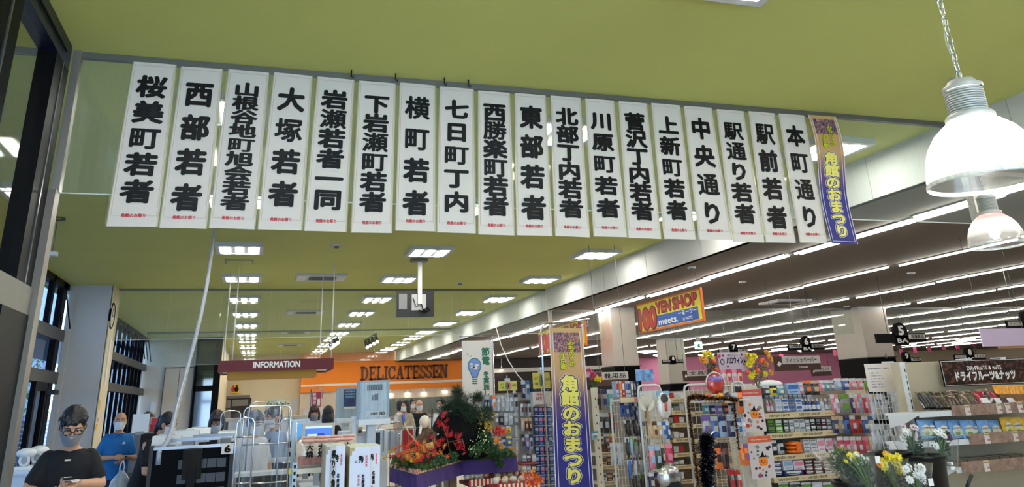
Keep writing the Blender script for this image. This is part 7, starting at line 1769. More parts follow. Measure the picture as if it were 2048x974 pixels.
# ---- artificial flower bunches
def petal_flower(mb, c_, r, nrm, m=0, n=8):
    nrm = Vector(nrm).normalized(); u = nrm.orthogonal().normalized(); v = nrm.cross(u); c_ = Vector(c_)
    for ring, (rr, lift) in enumerate(((1.0, .1), (.7, .35), (.4, .55))):
        for i in range(n):
            a_ = 2*PI*i/n + ring*.4; d = (u*math.cos(a_) + v*math.sin(a_)); s_ = (u*-math.sin(a_) + v*math.cos(a_))
            p0 = c_; p1 = c_ + d*r*rr*.6 + s_*r*.25 + nrm*r*lift*.5; p2 = c_ + d*r*rr + nrm*r*lift; p3 = c_ + d*r*rr*.6 - s_*r*.25 + nrm*r*lift*.5
            mb.add([p0, p1, p2, p3], [(0, 1, 2, 3)], m)
def bunch(name, label, heads, base, stemmat, leafspots=(), fruit=(), sleeve=None, cat='flowers', leafcol=None, stems=True):
    t = thing(name, label, cat, base)
    if stems:
        mb = MB()
        for (p, r, m_) in heads: b0 = Vector(base); p = Vector(p); mb.tube([b0, b0.lerp(p, .6) + Vector((0, 0, .02)), p], .003, 5)
        mb.build('stems', stemmat, t)
    for (p, r, m_) in heads:
        mb = MB(); petal_flower(mb, p, r, (random.uniform(-.6, .6), -1, random.uniform(.1, .9)), n=9); mb.build('flower_head', m_, t)
    if leafspots: tuft_cloud('leaves', leafspots, leafcol or mat('leaf_green', (40, 66, 34), .7, noise=.4, nscale=20), t, 90, .032, .2)
    for (p, r) in fruit: MB().ball(p, r, 10).build('lantern_fruit', mat('physalis', (226, 84, 36), .5, noise=.2, nscale=20), t)
    if sleeve:
        r0, r1, z0, z1 = sleeve; mb = MB(); vs = []; n_ = 26
        for (z, r) in ((z0, r0), ((z0+z1)/2, (r0+r1)/2*.95), (z1, r1)):
            for i in range(n_): a_ = 2*PI*i/n_; rr = r*(1+.08*math.sin(a_*6)); vs.append((base[0]+rr*math.cos(a_)+(z-z0)*sleeve_lean[0], base[1]+rr*math.sin(a_), z))
        fs = [(j*n_+i, j*n_+(i+1) % n_, (j+1)*n_+(i+1) % n_, (j+1)*n_+i) for j in range(2) for i in range(n_)]
        mb.add(vs, fs, 0, True).build('cellophane', CELLO, t)
    return t
CELLO = glassmat('cellophane', (250, 251, 251), 0.9, .12, veil=.03)
sleeve_lean = [0]
YF = mat('flower_yellow', (226, 206, 46), .6, noise=.08); AF = mat('flower_amber', (228, 164, 60), .6, noise=.1); PF = mat('flower_pink', (206, 76, 116), .6, noise=.1); WFL = mat('flower_white', (226, 222, 216), .6, noise=.03); MFL = mat('flower_maroon', (74, 18, 34), .6); PKF = mat('flower_pale_pink', (216, 190, 196), .6)
STEM = mat('stem_green', (84, 110, 56), .7)
def H_(px, py, Y, r, m_): return (tuple(at(px, py, Y)), r, m_)
bunch('artificial_flowers', 'yellow artificial flowers with orange lantern fruit left of the Halloween board', [H_(1410, 709, 7.9, .045, YF), H_(1418, 707, 7.9, .04, YF), H_(1404, 722, 7.9, .045, AF), H_(1412, 722, 7.88, .035, AF), H_(1424, 714, 7.9, .04, YF), H_(1438, 712, 7.9, .025, PF), H_(1401, 715, 7.9, .03, AF)], tuple(at(1424, 756, 7.9)), STEM, [(at(1418, 728, 7.92), (.05, .04, .09)), (at(1430, 732, 7.92), (.05, .04, .07)), (at(1420, 745, 7.92), (.05, .03, .05))], [(at(1429, 723, 7.88), .026), (at(1433, 740, 7.88), .026)])
bunch('artificial_flowers', 'large yellow and orange artificial flowers right of the Halloween board', [H_(1497, 712, 7.85, .06, YF), H_(1508, 713, 7.85, .05, YF), H_(1502, 722, 7.83, .05, YF), H_(1498, 730, 7.83, .045, YF), H_(1534, 706, 7.85, .05, AF), H_(1540, 718, 7.85, .05, AF), H_(1532, 728, 7.85, .045, AF), H_(1542, 745, 7.85, .04, AF), H_(1503, 752, 7.83, .045, YF), H_(1512, 745, 7.83, .04, YF), H_(1530, 748, 7.85, .04, YF)], tuple(at(1515, 775, 7.85)), STEM, [(at(1515, 725, 7.9), (.10, .05, .12)), (at(1512, 750, 7.88), (.09, .05, .09)), (at(1530, 738, 7.9), (.07, .05, .1))], [(at(1522, 722, 7.8), .026), (at(1495, 745, 7.8), .026), (at(1516, 741, 7.8), .026), (at(1526, 720, 7.84), .022)])
bunch('artificial_flowers', 'pink and yellow artificial flowers just right of the tall festival banner', [H_(1178, 743, 9.6, .05, PF), H_(1185, 747, 9.6, .05, PF), H_(1190, 752, 9.6, .045, PF), H_(1182, 755, 9.6, .04, PF), H_(1193, 757, 9.58, .045, YF), H_(1198, 760, 9.58, .04, YF), H_(1203, 757, 9.6, .035, AF), H_(1174, 748, 9.6, .05, PKF)], tuple(at(1187, 780, 9.6)), STEM, [(at(1184, 762, 9.62), (.08, .05, .07))])
q = at(1187, 778, 9.6); fv = thing('flower_vase', 'tall white stand holding the pink flowers right of the tall banner', 'vase', (q.x, 9.6, 0)); MB().lathe([(.001, 0), (.03, 0), (.03, q.z), (.025, q.z)], n=12).build('stand_tube', WPLAS, fv, local=True)
bunch('artificial_flowers', 'small pink and yellow artificial flowers left of the tall banner', [H_(1091, 757, 9.4, .04, PKF), H_(1096, 765, 9.4, .04, YF), H_(1090, 770, 9.4, .03, AF)], tuple(at(1093, 785, 9.4)), STEM, [(at(1093, 775, 9.42), (.05, .03, .05))])

# ---- aisle shelves behind the Halloween rack
Y = 10.6
g = thing('display_gondola', 'cream aisle shelving of stationery behind the Halloween rack', 'shelving', (at(1400, 870, Y).x, Y, 0))
xa, xb = at(1338, 870, Y).x, at(1500, 870, Y).x
MB().box(xa, xb, Y+.4, Y+.44, 0, at(1400, 780, Y).z).build('back_panel', MATS['back_panel'], g)
kk = span(1328, 1339, 790, 974, Y); MB().box(kk[0], kk[1], Y-.02, Y+.4, 0, kk[3]).build('end_panel', CREAM, g)
for py in (800, 825, 850, 880, 909.5, 933.5, 963):
    shelf(g, 1341+(py-800)*.06, 1377+(py-800)*.10, py, Y, words=1, hpx=8); shelf(g, 1380+(py-800)*.10, 1476, py, Y+.02, words=2, hpx=8)
for py in (800, 825, 850, 880, 909.5, 933.5, 963):
    for i in range(3):
        a_ = at(1345+11*i, py, Y).x; z0 = at(1350, py-4, Y).z; hh = random.uniform(.03, .09)
        c_ = random.choice(['white', 'red', 'silver', 'white', 'grey', 'rose'])
        place('package', goods('flat', .075, hh, .25, PAL[c_], PAL['white']), (a_, Y+.16, z0), '%s flat stack of paper goods on the aisle shelving' % c_, 'package', '%s paper stacks on the aisle shelving' % c_)
# product row visible through to the far side of the racks
rb = MB()
for (a_, b_2, c_, d_, Yr, lab) in ((1200, 1300, 790, 974, 12.0, 'far cream gondola back seen between the racks'), (1100, 1200, 790, 974, 12.4, 'far cream gondola behind the tall festival banner')):
    k = span(a_, b_2, c_, d_, Yr); t = thing('display_gondola', lab, 'shelving', ((k[0]+k[1])/2, Yr, 0)); MB().box(k[0], k[1], Yr, Yr+.06, 0, k[3]).build('back_panel', MATS['back_panel'], t)
    for j in range(6): MB().box(k[0], k[1], Yr-.3, Yr, .2+.25*j, .22+.25*j).build('shelf', CREAM, t)

# ---- shelving right of the tall banner: hanging packs and shelves
Y = 9.2
g = thing('display_gondola', 'cream gondola right of the tall festival banner with hanging footwear goods', 'shelving', (at(1200, 870, Y).x, Y, 0))
kk = span(1184, 1197, 775, 974, Y); MB().box(kk[0], kk[1]-.02, Y-.12, Y-.06, 0, kk[3]).build('slotted_post', CREAM, g)
mb = MB()
for j in range(16): mb.box((kk[0]+kk[1])/2-.02, (kk[0]+kk[1])/2-.01, Y-.123, Y-.12, .2+.09*j, .22+.09*j)
mb.build('post_slots', INK, g)
MB().box(kk[0], at(1262, 870, Y).x, Y+.2, Y+.24, 0, at(1220, 780, Y).z).build('back_panel', MATS['back_panel'], g)
row(1190, 1227, 778, 820, Y-.1, ['maroon/black', 'grey/navy', 'teal/white'], 'pack', 'top row right of the tall banner')
row(1194, 1230, 824, 866, Y-.1, ['black/silver', 'black/silver', 'black/red'], 'pack', 'second row right of the tall banner')
row(1196, 1230, 868, 888, Y-.08, ['silver/brown', 'brown/silver', 'red/yellow'], 'pack', 'third row right of the tall banner')
row(1182, 1195, 862, 880, Y-.2, ['silver/teal'], 'pack', 'beside the tall banner')
flush_hooks(g)
for py in (908, 934, 966): shelf(g, 1196+(py-908)*.1, 1236, py, Y-.1, words=1, hpx=8)
for py, c_ in ((908, 'brown'), (934, 'tan'), (966, 'white')): row(1200, 1236, py-20, py-4, Y, [c_+'/brown', 'brown/tan', c_+'/maroon'], 'box', 'on the low shelves right of the tall banner')
# first wire rack: books on top, mittens and socks
r1, a_, b_2, z_ = wire_rack(1226, 1290, 800, 8.3, 'white wire rack with socks and mittens, right of the tall banner')
zs = at(1250, 799, 8.2).z
MB().box(a_, at(1276, 800, 8.2).x, 8.05, 8.3, zs-.02, zs).build('top_shelf', WPLAS, r1)
MB().box(a_, at(1255, 800, 8.2).x, 8.03, 8.05, zs-.03, zs+.02).build('price_strip', STRIP, r1); MB().box(at(1255, 800, 8.2).x, at(1274, 800, 8.2).x, 8.03, 8.05, zs-.03, zs+.02).build('price_strip', rgbm((196, 120, 120)), r1)
row(1228, 1274, 762, 794, 8.15, ['pale blue/red', 'tan/orange', 'red/white', 'silver/blue', 'silver/navy', 'grey/white', 'black/grey', 'navy/grey'], 'box', 'book set upright on top of the sock rack', dep=.12, gap=.8)
row(1240, 1266, 804, 834, 8.22, ['blue/navy', 'blue/silver', 'navy/blue'], 'pack', 'top row of the sock rack'); row(1264, 1280, 804, 840, 8.22, ['grey/black', 'navy/silver', 'silver/navy'], 'pack', 'top right row of the sock rack')
row(1248, 1278, 840, 872, 8.2, ['black/white', 'black/black'], 'sock', 'mitten row of the sock rack'); row(1250, 1268, 876, 916, 8.2, ['black/white', 'pale blue/green'], 'sock', 'third row of the sock rack'); row(1268, 1294, 884, 918, 8.22, ['grey/green', 'grey/dark green', 'grey/silver'], 'sock', 'third row right of the sock rack')
row(1254, 1300, 920, 960, 8.2, ['blue/white', 'silver/violet', 'grey/silver', 'pale blue/silver'], 'sock', 'lowest row of the sock rack'); row(1220, 1248, 884, 930, 8.4, ['silver/white', 'silver/white'], 'pack', 'pale net packs left of the socks')
row(1270, 1290, 844, 880, 8.25, ['silver/white', 'navy/silver', 'grey/navy'], 'sock', 'mitten row, right'); row(1262, 1310, 950, 985, 8.15, ['black/grey', 'black/green', 'black/black'], 'sock', 'black gloves at the foot of the sock rack')
flush_hooks(r1)
# pale storage box on top right
k = span(1275, 1306, 755, 782, 8.6)
t = thing('clear_case', 'stack of clear cases with a blue picture card on top, above the fan', 'case', ((k[0]+k[1])/2, 8.6, k[2]))
MB().box(k[0], at(1318, 770, 8.6).x, 8.6, 8.8, at(1296, 800, 8.6).z, k[2]).build('case', CLEAR, t); MB().box(k[0], k[1]+.1, 8.7, 8.72, k[2]-.1, k[2]).build('inner_card', WPLAS, t)
MB().box(k[0]+.02, k[0]+.06, 8.62, 8.66, 0, at(1296, 800, 8.6).z).build('support_post', WIRE, t); k = span(1276, 1311, 738, 754, 8.6); MB().box(k[0], k[1], 8.65, 8.67, k[2]-.04, k[3]).build('picture_card', mat('blue_picture', (120, 160, 210), .4, noise=.6, nscale=14), t)
# second wire rack: fan, printed bag, long packs
r2, a_, b_2, z_ = wire_rack(1284, 1330, 770, 7.9, 'white wire rack with a paper fan, a party bag and brushes')
q = at(1293, 806, 7.8); t = thing('paper_fan', 'round pale paper fan with tan handle hanging on the wire rack', 'fan', (q.x, 7.8, q.z-.2))
MB().prism([(q.x+.088*math.cos(2*PI*j/28), q.z+.082*math.sin(2*PI*j/28)) for j in range(28)], 7.8, 7.803, 0, 'y').build('blade', mat('fan_pale', (206, 202, 190), .4, noise=.05, nscale=30), t)
mb = MB()
for j in range(11): a3 = math.radians(200+14*j); mb.cyl((q.x, 7.798, q.z-.07), (q.x-.08*math.cos(a3+PI)*1.0, 7.798, q.z+.01+.07*abs(math.sin(a3))), .0012, n=4)
mb.build('ribs', mat('rib_tan', (190, 170, 130), .5), t); MB().box(q.x-.014, q.x+.014, 7.795, 7.806, q.z-.20, q.z-.06).build('handle', mat('bamboo', (160, 124, 70), .5), t)
MB().cyl((q.x, 7.79, q.z+.07), (q.x, 7.9, q.z+.075), .003, n=5).build('display_hook', CHROME, t)
k = span(1314, 1342, 782, 838, 7.8); t = thing('party_bag', 'crinkled clear party bag with pale blue header right of the fan', 'package', ((k[0]+k[1])/2, 7.8, k[2]))
MB().box(k[0]+.01, k[1]-.01, 7.8, 7.806, k[3]-.05, k[3]).build('header', rgbm((120, 170, 206)), t); MB().ball(((k[0]+k[1])/2, 7.8, k[2]+.13), (.09, .03, .13), 16, jit=.04).build('pouch', mat('crinkle_film', (206, 202, 196), .15, coat=.8, noise=.2, nscale=30), t)
MB().ball(((k[0]+k[1])/2, 7.775, k[2]+.20), (.045, .01, .05), 12).build('print', mat('print_dark', (60, 56, 58), .4, noise=.5, nscale=40), t); MB().ball(((k[0]+k[1])/2+.005, 7.766, k[2]+.12), (.018, .01, .05), 8).build('print_red', rgbm((190, 60, 50)), t)
MB().cyl(((k[0]+k[1])/2, 7.79, k[3]-.01), ((k[0]+k[1])/2, 7.9, k[3]), .003, n=5).build('display_hook', CHROME, t)
row(1296, 1324, 842, 878, 7.85, ['tan/tan', 'tan/brown', 'tan/white'], 'pack', 'brush row below the fan'); row(1324, 1340, 842, 878, 7.85, ['silver/blue', 'blue/white'], 'pack', 'right of the tan brush packs')
row(1298, 1322, 890, 938, 7.82, ['pink/pale blue', 'dark green/pale blue'], 'pack', 'long brush packs, lower row'); row(1322, 1330, 886, 932, 7.82, ['black/tan'], 'pack', 'narrow black pack in the lower row'); row(1330, 1346, 886, 932, 7.82, ['rose/pink'], 'pack', 'pink pack in the lower row')
row(1298, 1330, 944, 980, 7.85, ['navy/white', 'brown/navy', 'blue/silver'], 'pack', 'foot row of the brush rack')
flush_hooks(r2)
kk = span(1328, 1341, 840, 974, 8.0); MB().box(kk[0], kk[1], 8.0, 8.04, 0, kk[3]).build('slotted_post', CREAM, r2)
q = at(1340, 955, 7.6); t = thing('foil_pack', 'large shiny silver and black pack at the bottom of the brush rack', 'package', (q.x, 7.6, q.z-.14))
MB().ball((0, 0, .14), (.13, .06, .13), 14, jit=.10).build('pouch', mat('foil', (190, 190, 194), .2, metal=.8, noise=.6, nscale=8), t, local=True); MB().ball((0.02, -.01, .05), (.10, .06, .09), 12, jit=.05).build('black_fur', BLK, t, local=True); MB().cyl((0, .02, .26), (0, .3, .27), .003, n=5).build('display_hook', CHROME, t, local=True)

# ---- wall of small packs left of the tall banner
Y = 9.3
g = thing('pegboard_display', 'cream pegboard stand of blue packs and phone goods left of the tall banner', 'shelving', (at(1030, 870, Y).x, Y, 0))
k = span(966, 1106, 770, 974, Y); MB().box(k[0], k[1], Y+.12, Y+.15, 0, k[3]-.1).build('pegboard', mat('pegboard', (176, 168, 154), .6, noise=.08, nscale=4), g)
for px in (968, 1037, 1063, 1104): x = at(px, 870, Y).x; MB().box(x-.012, x+.012, Y+.08, Y+.12, 0, k[3]-.05).build('post', WIRE, g)
for j in range(9):
    yt = 813+19.8*j; xo = (j*1.2)
    row(1067+xo*.5, 1102+xo*.8, yt, yt+17, Y-.02, ['navy/pale blue', 'blue/pink', 'navy/pink', 'blue/pale blue'], 'box', 'on the blue pack panel beside the tall banner', dep=.03, gap=.88)
    zz = at(1085, yt+17.6, Y).z; MB().box(at(1067+xo*.5, yt, Y).x, at(1103+xo*.8, yt, Y).x, Y-.04, Y+.12, zz-.006, zz).build('shelf', WIRE, g)
row(984, 1010, 790, 822, Y-.02, ['white/orange', 'white/silver', 'silver/white'], 'pack', 'phone goods, top row'); row(968, 984, 792, 820, Y, ['navy/silver', 'black/silver', 'blue/grey'], 'pack', 'dark cables, top row'); row(1010, 1036, 786, 822, Y-.02, ['white/silver', 'white/grey', 'silver/black'], 'pack', 'pale cables, top row')
row(968, 1036, 826, 850, Y-.02, ['black/silver', 'silver/grey', 'grey/white', 'black/grey', 'silver/white', 'white/silver', 'grey/silver'], 'pack', 'second row of phone goods'); row(1012, 1022, 852, 866, Y-.05, ['yellow/white'], 'pack', 'yellow card pack in the middle'); row(972, 1010, 854, 870, Y-.02, ['grey/silver', 'white/grey', 'silver/black', 'grey/white'], 'pack', 'third row of phone goods'); row(1012, 1024, 872, 892, Y-.05, ['blue/yellow'], 'pack', 'blue pack in the fourth row'); row(1025, 1036, 874, 884, Y-.03, ['white/grey', 'white/grey'], 'pack', 'white small packs in the fourth row'); row(972, 1012, 874, 895, Y-.02, ['silver/white', 'grey/white', 'white/silver', 'silver/black'], 'pack', 'fourth row of phone goods')
row(1040, 1062, 800, 832, Y-.04, ['silver/brown', 'grey/maroon', 'silver/black'], 'pack', 'hair goods, top row'); row(1042, 1064, 836, 862, Y-.04, ['silver/tan', 'brown/tan', 'maroon/tan'], 'pack', 'hair goods, second row'); row(1042, 1066, 868, 900, Y-.04, ['grey/black', 'violet/silver', 'silver/navy'], 'pack', 'hair goods, third row'); row(1040, 1068, 908, 922, Y-.04, ['grey/white', 'maroon/white', 'silver/white'], 'box', 'hair goods, tray row', dep=.15); row(1040, 1068, 930, 945, Y-.04, ['tan/white', 'grey/silver', 'brown/white'], 'box', 'hair goods, second tray row', dep=.15)
row(1042, 1068, 760, 796, Y-.05, ['navy/silver', 'silver/blue', 'black/navy'], 'pack', 'folded goods above the hair goods')
flush_hooks(g)
for py in (923.5, 946.5): zz = at(1054, py, Y).z; MB().box(at(1038, py, Y).x, at(1069, py, Y).x, Y-.12, Y+.12, zz-.02, zz).build('tray', rgbm((176, 70, 70)), g)
for (a_, b_2, c_, d_, lab, circ) in ((997, 1034, 762, 781, 'yellow card with green and pink ovals above the phone goods', 1), (1066, 1100, 745, 777, 'larger yellow card with ovals left of the banner pole', 1)):
    k = span(a_, b_2, c_, d_, 9.1); t = thing('price_card', lab, 'card', ((k[0]+k[1])/2, 9.1, k[2])); w_ = k[1]-k[0]; h = k[3]-k[2]
    MB().box(k[0], k[1], 9.1, 9.11, k[2], k[3]).build('card', rgbm((206, 196, 90)), t)
    for u, c3 in ((.46, (90, 140, 90)), (.58, (206, 110, 120))): MB().prism([(k[0]+w_*(u+.09*math.cos(2*PI*j/16)), k[2]+h*(.5+.42*math.sin(2*PI*j/16))) for j in range(16)], 9.095, 9.1, 0, 'y').build('oval', rgbm(c3), t)
    mb = MB(); put_line(mb, '2点で', front(9.094), k[0]+w_*.06, k[0]+w_*.3, k[2]+h*.65, h*.18, .02); put_line(mb, '1個', front(9.094), k[0]+w_*.1, k[0]+w_*.28, k[2]+h*.3, h*.16, .02); put_line(mb, 'お買得', front(9.094), k[0]+w_*.72, k[0]+w_*.95, k[2]+h*.55, h*.14, .02); mb.build('lettering', rgbm((110, 100, 40)), t)
    MB().tube([((k[0]+k[1])/2, 9.14, k[2]-.1), ((k[0]+k[1])/2, 9.44, k[2]-.12), ((k[0]+k[1])/2, 9.12, k[2]-.09), ((k[0]+k[1])/2, 9.12, k[3]+.06)], .006, 6).box((k[0]+k[1])/2-.03, (k[0]+k[1])/2+.03, 9.1, 9.13, k[3], k[3]+.03).build('clip', WIRE, t)
k = span(1066, 1102, 783, 808, 9.15); t = thing('price_board', 'white price board reading ¥55 over the blue pack panel', 'card', ((k[0]+k[1])/2, 9.15, k[2])); w_ = k[1]-k[0]; h = k[3]-k[2]
MB().box(k[0], k[1], 9.15, 9.16, k[2], k[3]).build('board', PAPER, t); mb = MB(); put_line(mb, '¥55', front(9.145), k[0]+w_*.15, k[0]+w_*.65, k[2]+h*.45, h*.28, .02); put_line(mb, '特価品', front(9.145), k[0]+w_*.2, k[0]+w_*.7, k[2]+h*.78, h*.14, .03); mb.build('lettering', rgbm((190, 90, 90)), t)
MB().box(k[0], k[0]+.02, 9.16, 9.4, k[2]-.02, k[3]).build('bracket', WIRE, t)
row(1070, 1098, 768, 782, 9.3, ['navy/black', 'black/silver', 'navy/grey'], 'box', 'dark folded goods above the price board')

# ------------------------------------------------------------------ slotted upright with wire grid and notice
Y = 7.4
k = span(1783, 1829, 722, 905, Y)
t = thing('slotted_upright', 'white slotted end upright with a side wire grid of hanging packs', 'shelving', ((k[0]+k[1])/2, Y, 0))
xa, xm, xb = at(1783, 815, Y).x, at(1806, 815, Y).x, at(1829, 815, Y).x; zt = k[3]
MB().box(xa, xm, Y, Y+.02, 0, zt).build('side_panel', WPLAS, t); MB().box(xm, xb, Y-.015, Y+.02, 0, zt-.01).build('post', mat('upright_white', (196, 200, 204), .4), t)
mb = MB()
for j in range(28): mb.box(xb-.045, xb-.033, Y-.017, Y-.015, .15+.06*j, .18+.06*j)
mb.build('post_slots', INK, t); mb = MB()
for j in range(9):
    for dx in (0, .018): mb.box(xa+.05+dx, xa+.056+dx, Y-.002, Y, .5+.17*j, .55+.17*j)
mb.build('panel_slots', GREYM, t)
ga, gb = at(1737, 840, Y).x, at(1790, 840, Y).x; gz = at(1760, 783, Y).z
mb = MB()
for j in range(14): z = gz - .055*j*1.0; mb.box(ga, gb, Y-.16, Y-.156, z-.002, z+.002)
for j in range(9): x = ga+(gb-ga)*j/8; mb.box(x-.002, x+.002, Y-.156, Y-.152, gz-.75, gz)
mb.build('wire_grid', mat('grid_white', (216, 218, 222), .35), t); MB().box(gb, xa+.02, Y-.16, Y+.01, gz-.75, gz).build('grid_side', WPLAS, t)
row(1741, 1786, 786, 840, Y-.06, ['silver/white', 'silver/tan', 'grey/white', 'silver/white', 'silver/black', 'grey/silver'], 'pack', 'behind the wire grid, upper row', hook=False); row(1743, 1788, 846, 900, Y-.06, ['silver/white', 'silver/white', 'grey/white', 'silver/grey', 'silver/white'], 'pack', 'behind the wire grid, lower row', hook=False)
MB().box(at(1740, 904, Y).x, xb, Y-.2, Y+.02, at(1770, 908, Y).z-.02, at(1770, 908, Y).z).build('base_shelf', DARKG, t)
MB().box(at(1733, 724, Y).x, gb, Y-.13, Y-.12, gz-.02, at(1760, 727, Y).z).build('film_sleeve', CLEAR, t)
k = span(1733, 1788, 727, 783, Y-.15); n_ = thing('paper_notice', 'white notice sheet in a plastic sleeve on the slotted upright', 'notice', ((k[0]+k[1])/2, Y-.15, k[2])); w_ = k[1]-k[0]; h = k[3]-k[2]
MB().box(k[0], k[1], Y-.15, Y-.147, k[2], k[3]).build('sheet', PAPER, n_)
mb = MB(); put_line(mb, '営業時間のご案内', front(Y-.1515), k[0]+w_*.1, k[0]+w_*.85, k[2]+h*.82, h*.05, .01)
for j in range(6): put_line(mb, ('お客様へお願い', 'ご利用ありがとう', 'ございます', '店内でのマスク', '着用にご協力を', 'お願いします')[j], front(Y-.1515), k[0]+w_*.14, k[0]+w_*(.5+.05*(j % 3)), k[2]+h*(.66-.10*j), h*.035, .01)
mb.build('lettering', mat('notice_ink', (90, 84, 110), .5), n_)

# ------------------------------------------------------------------ dried fruit gondola
Y = 6.5
gx0, gx1 = at(1830, 850, Y).x, at(2090, 850, Y).x
g = thing('display_gondola', 'white gondola of dried fruit and nuts at the right edge', 'shelving', ((gx0+gx1)/2, Y, 0))
ztp = at(1930, 721, Y+.45).z
MB().box(at(1800, 800, Y+.45).x, gx1+.3, Y+.45, Y+.48, 0, ztp).build('back_panel', mat('gondola_back', (184, 172, 146), .6, noise=.03), g)
MB().box(at(1832, 850, Y+.42).x-.03, at(1832, 850, Y+.42).x, Y+.40, Y+.45, 0, ztp).build('upright', WPLAS, g)
mb = MB(); xx = at(1832, 850, Y+.42).x-.018
for j in range(26): mb.box(xx-.004, xx+.004, Y+.397, Y+.40, .2+.06*j, .235+.06*j)
mb.build('upright_slots', INK, g)
RAIL = mat('rail_print', (150, 124, 110), .35, noise=.4, nscale=18, coat=.4)
shz = []
for (py, xs, rail_x) in ((823, 1836, 1905), (882, 1838, 1940), (938, 1912, 1925)):
    z = at(1900, py, Y).z; xa_ = at(xs, py, Y).x; shz.append(z)
    MB().box(xa_, gx1+.3, Y, Y+.45, z-.025, z).build('shelf', WPLAS, g); MB().box(xa_, gx1+.3, Y-.012, Y, z-.04, z+.01).build('shelf_edge', WPLAS, g)
    MB().prism([(Y+.0, z-.02), (Y+.4, z-.025), (Y+.4, z-.14), (Y+.2, z-.10)], xa_-.01, xa_, 0, 'x').build('bracket', WPLAS, g)
    xr_ = at(rail_x, py, Y-.03).x; MB().box(xr_, gx1+.3, Y-.03, Y-.022, z-.045, z+.055).build('printed_rail', RAIL, g)
    for px in ((1936, 2000, 2018, 2043) if py == 823 else (1976, 2034) if py == 882 else (1975, 2080)):
        x = at(px, py, Y-.035).x; c_ = MB().box(x-.032, x+.032, Y-.036, Y-.032, z-.045, z+.05).build('price_tag', PAPER, g)
        MB().box(x-.028, x+.028, Y-.0375, Y-.036, z+.028, z+.044).build('tag_heading', rgbm((170, 150, 90)), c_)
        mb = MB(); put_line(mb, str(random.choice([298, 198, 398, 158])), front(Y-.038), x-.005, x+.026, z-.012, .02, .03); mb.build('price', RED, c_)
MB().box(gx0, gx1+.3, Y, Y+.45, 0, .15).build('base', WPLAS, g)
# sign on the back panel
k = span(1884, 2060, 718, 770, Y+.35)
s_ = thing('dried_fruit_sign', 'brown photo sign reading DRYFRUITS & NUTS and ドライフルーツ&ナッツ', 'sign', ((k[0]+k[1])/2, Y+.35, k[2])); w_ = k[1]-k[0]; h = k[3]-k[2]
def nuts_mat():
    m = bpy.data.materials.new('nuts_photo'); m.use_nodes = True; n = m.node_tree.nodes; L = m.node_tree.links; b = n['Principled BSDF']; b.inputs['Roughness'].default_value = .4
    t_ = n.new('ShaderNodeTexCoord'); v = n.new('ShaderNodeTexVoronoi'); v.inputs['Scale'].default_value = 22; r = n.new('ShaderNodeValToRGB'); mp = n.new('ShaderNodeMapping'); mp.inputs['Scale'].default_value = (1, 1, 1.6); mp.inputs['Rotation'].default_value = (0, .6, 0)
    e = r.color_ramp.elements; e[0].position = 0.15; e[0].color = lin((112, 72, 52)) + (1,); e[1].position = .62; e[1].color = lin((30, 18, 16)) + (1,)
    L.new(t_.outputs['Object'], mp.inputs[0]); L.new(mp.outputs[0], v.inputs['Vector']); L.new(v.outputs['Distance'], r.inputs[0]); L.new(r.outputs[0], b.inputs['Base Color']); return m
MB().box(k[0], k[1], Y+.35, Y+.36, k[2], k[3]).build('frame', INK, s_); MB().box(k[0]+.008, k[1]-.008, Y+.349, Y+.35, k[2]+.008, k[3]-.008).build('white_line', PAPER, s_); MB().box(k[0]+.014, k[1]-.014, Y+.347, Y+.349, k[2]+.014, k[3]-.014).build('photo', nuts_mat(), s_)
mb = MB(); put_line(mb, 'DRyFRuiTS & nuTS', front(Y+.344), at(1934, 735, Y+.34).x, at(2003, 735, Y+.34).x, at(1968, 735, Y+.34).z, .042, .03); put_line(mb, 'ドライフルーツ&ナッツ', front(Y+.344), at(1912, 751, Y+.34).x, at(2032, 751, Y+.34).x, at(1972, 751, Y+.34).z, .075, .055); mb.build('lettering', mat('sign_text_white', (240, 236, 230), .5), s_)
for px in (1935, 2005): x = at(px, 718, Y+.35).x; MB().box(x-.03, x+.03, Y+.33, Y+.48, k[3]-.01, k[3]+.012).build('clip', WPLAS, s_)
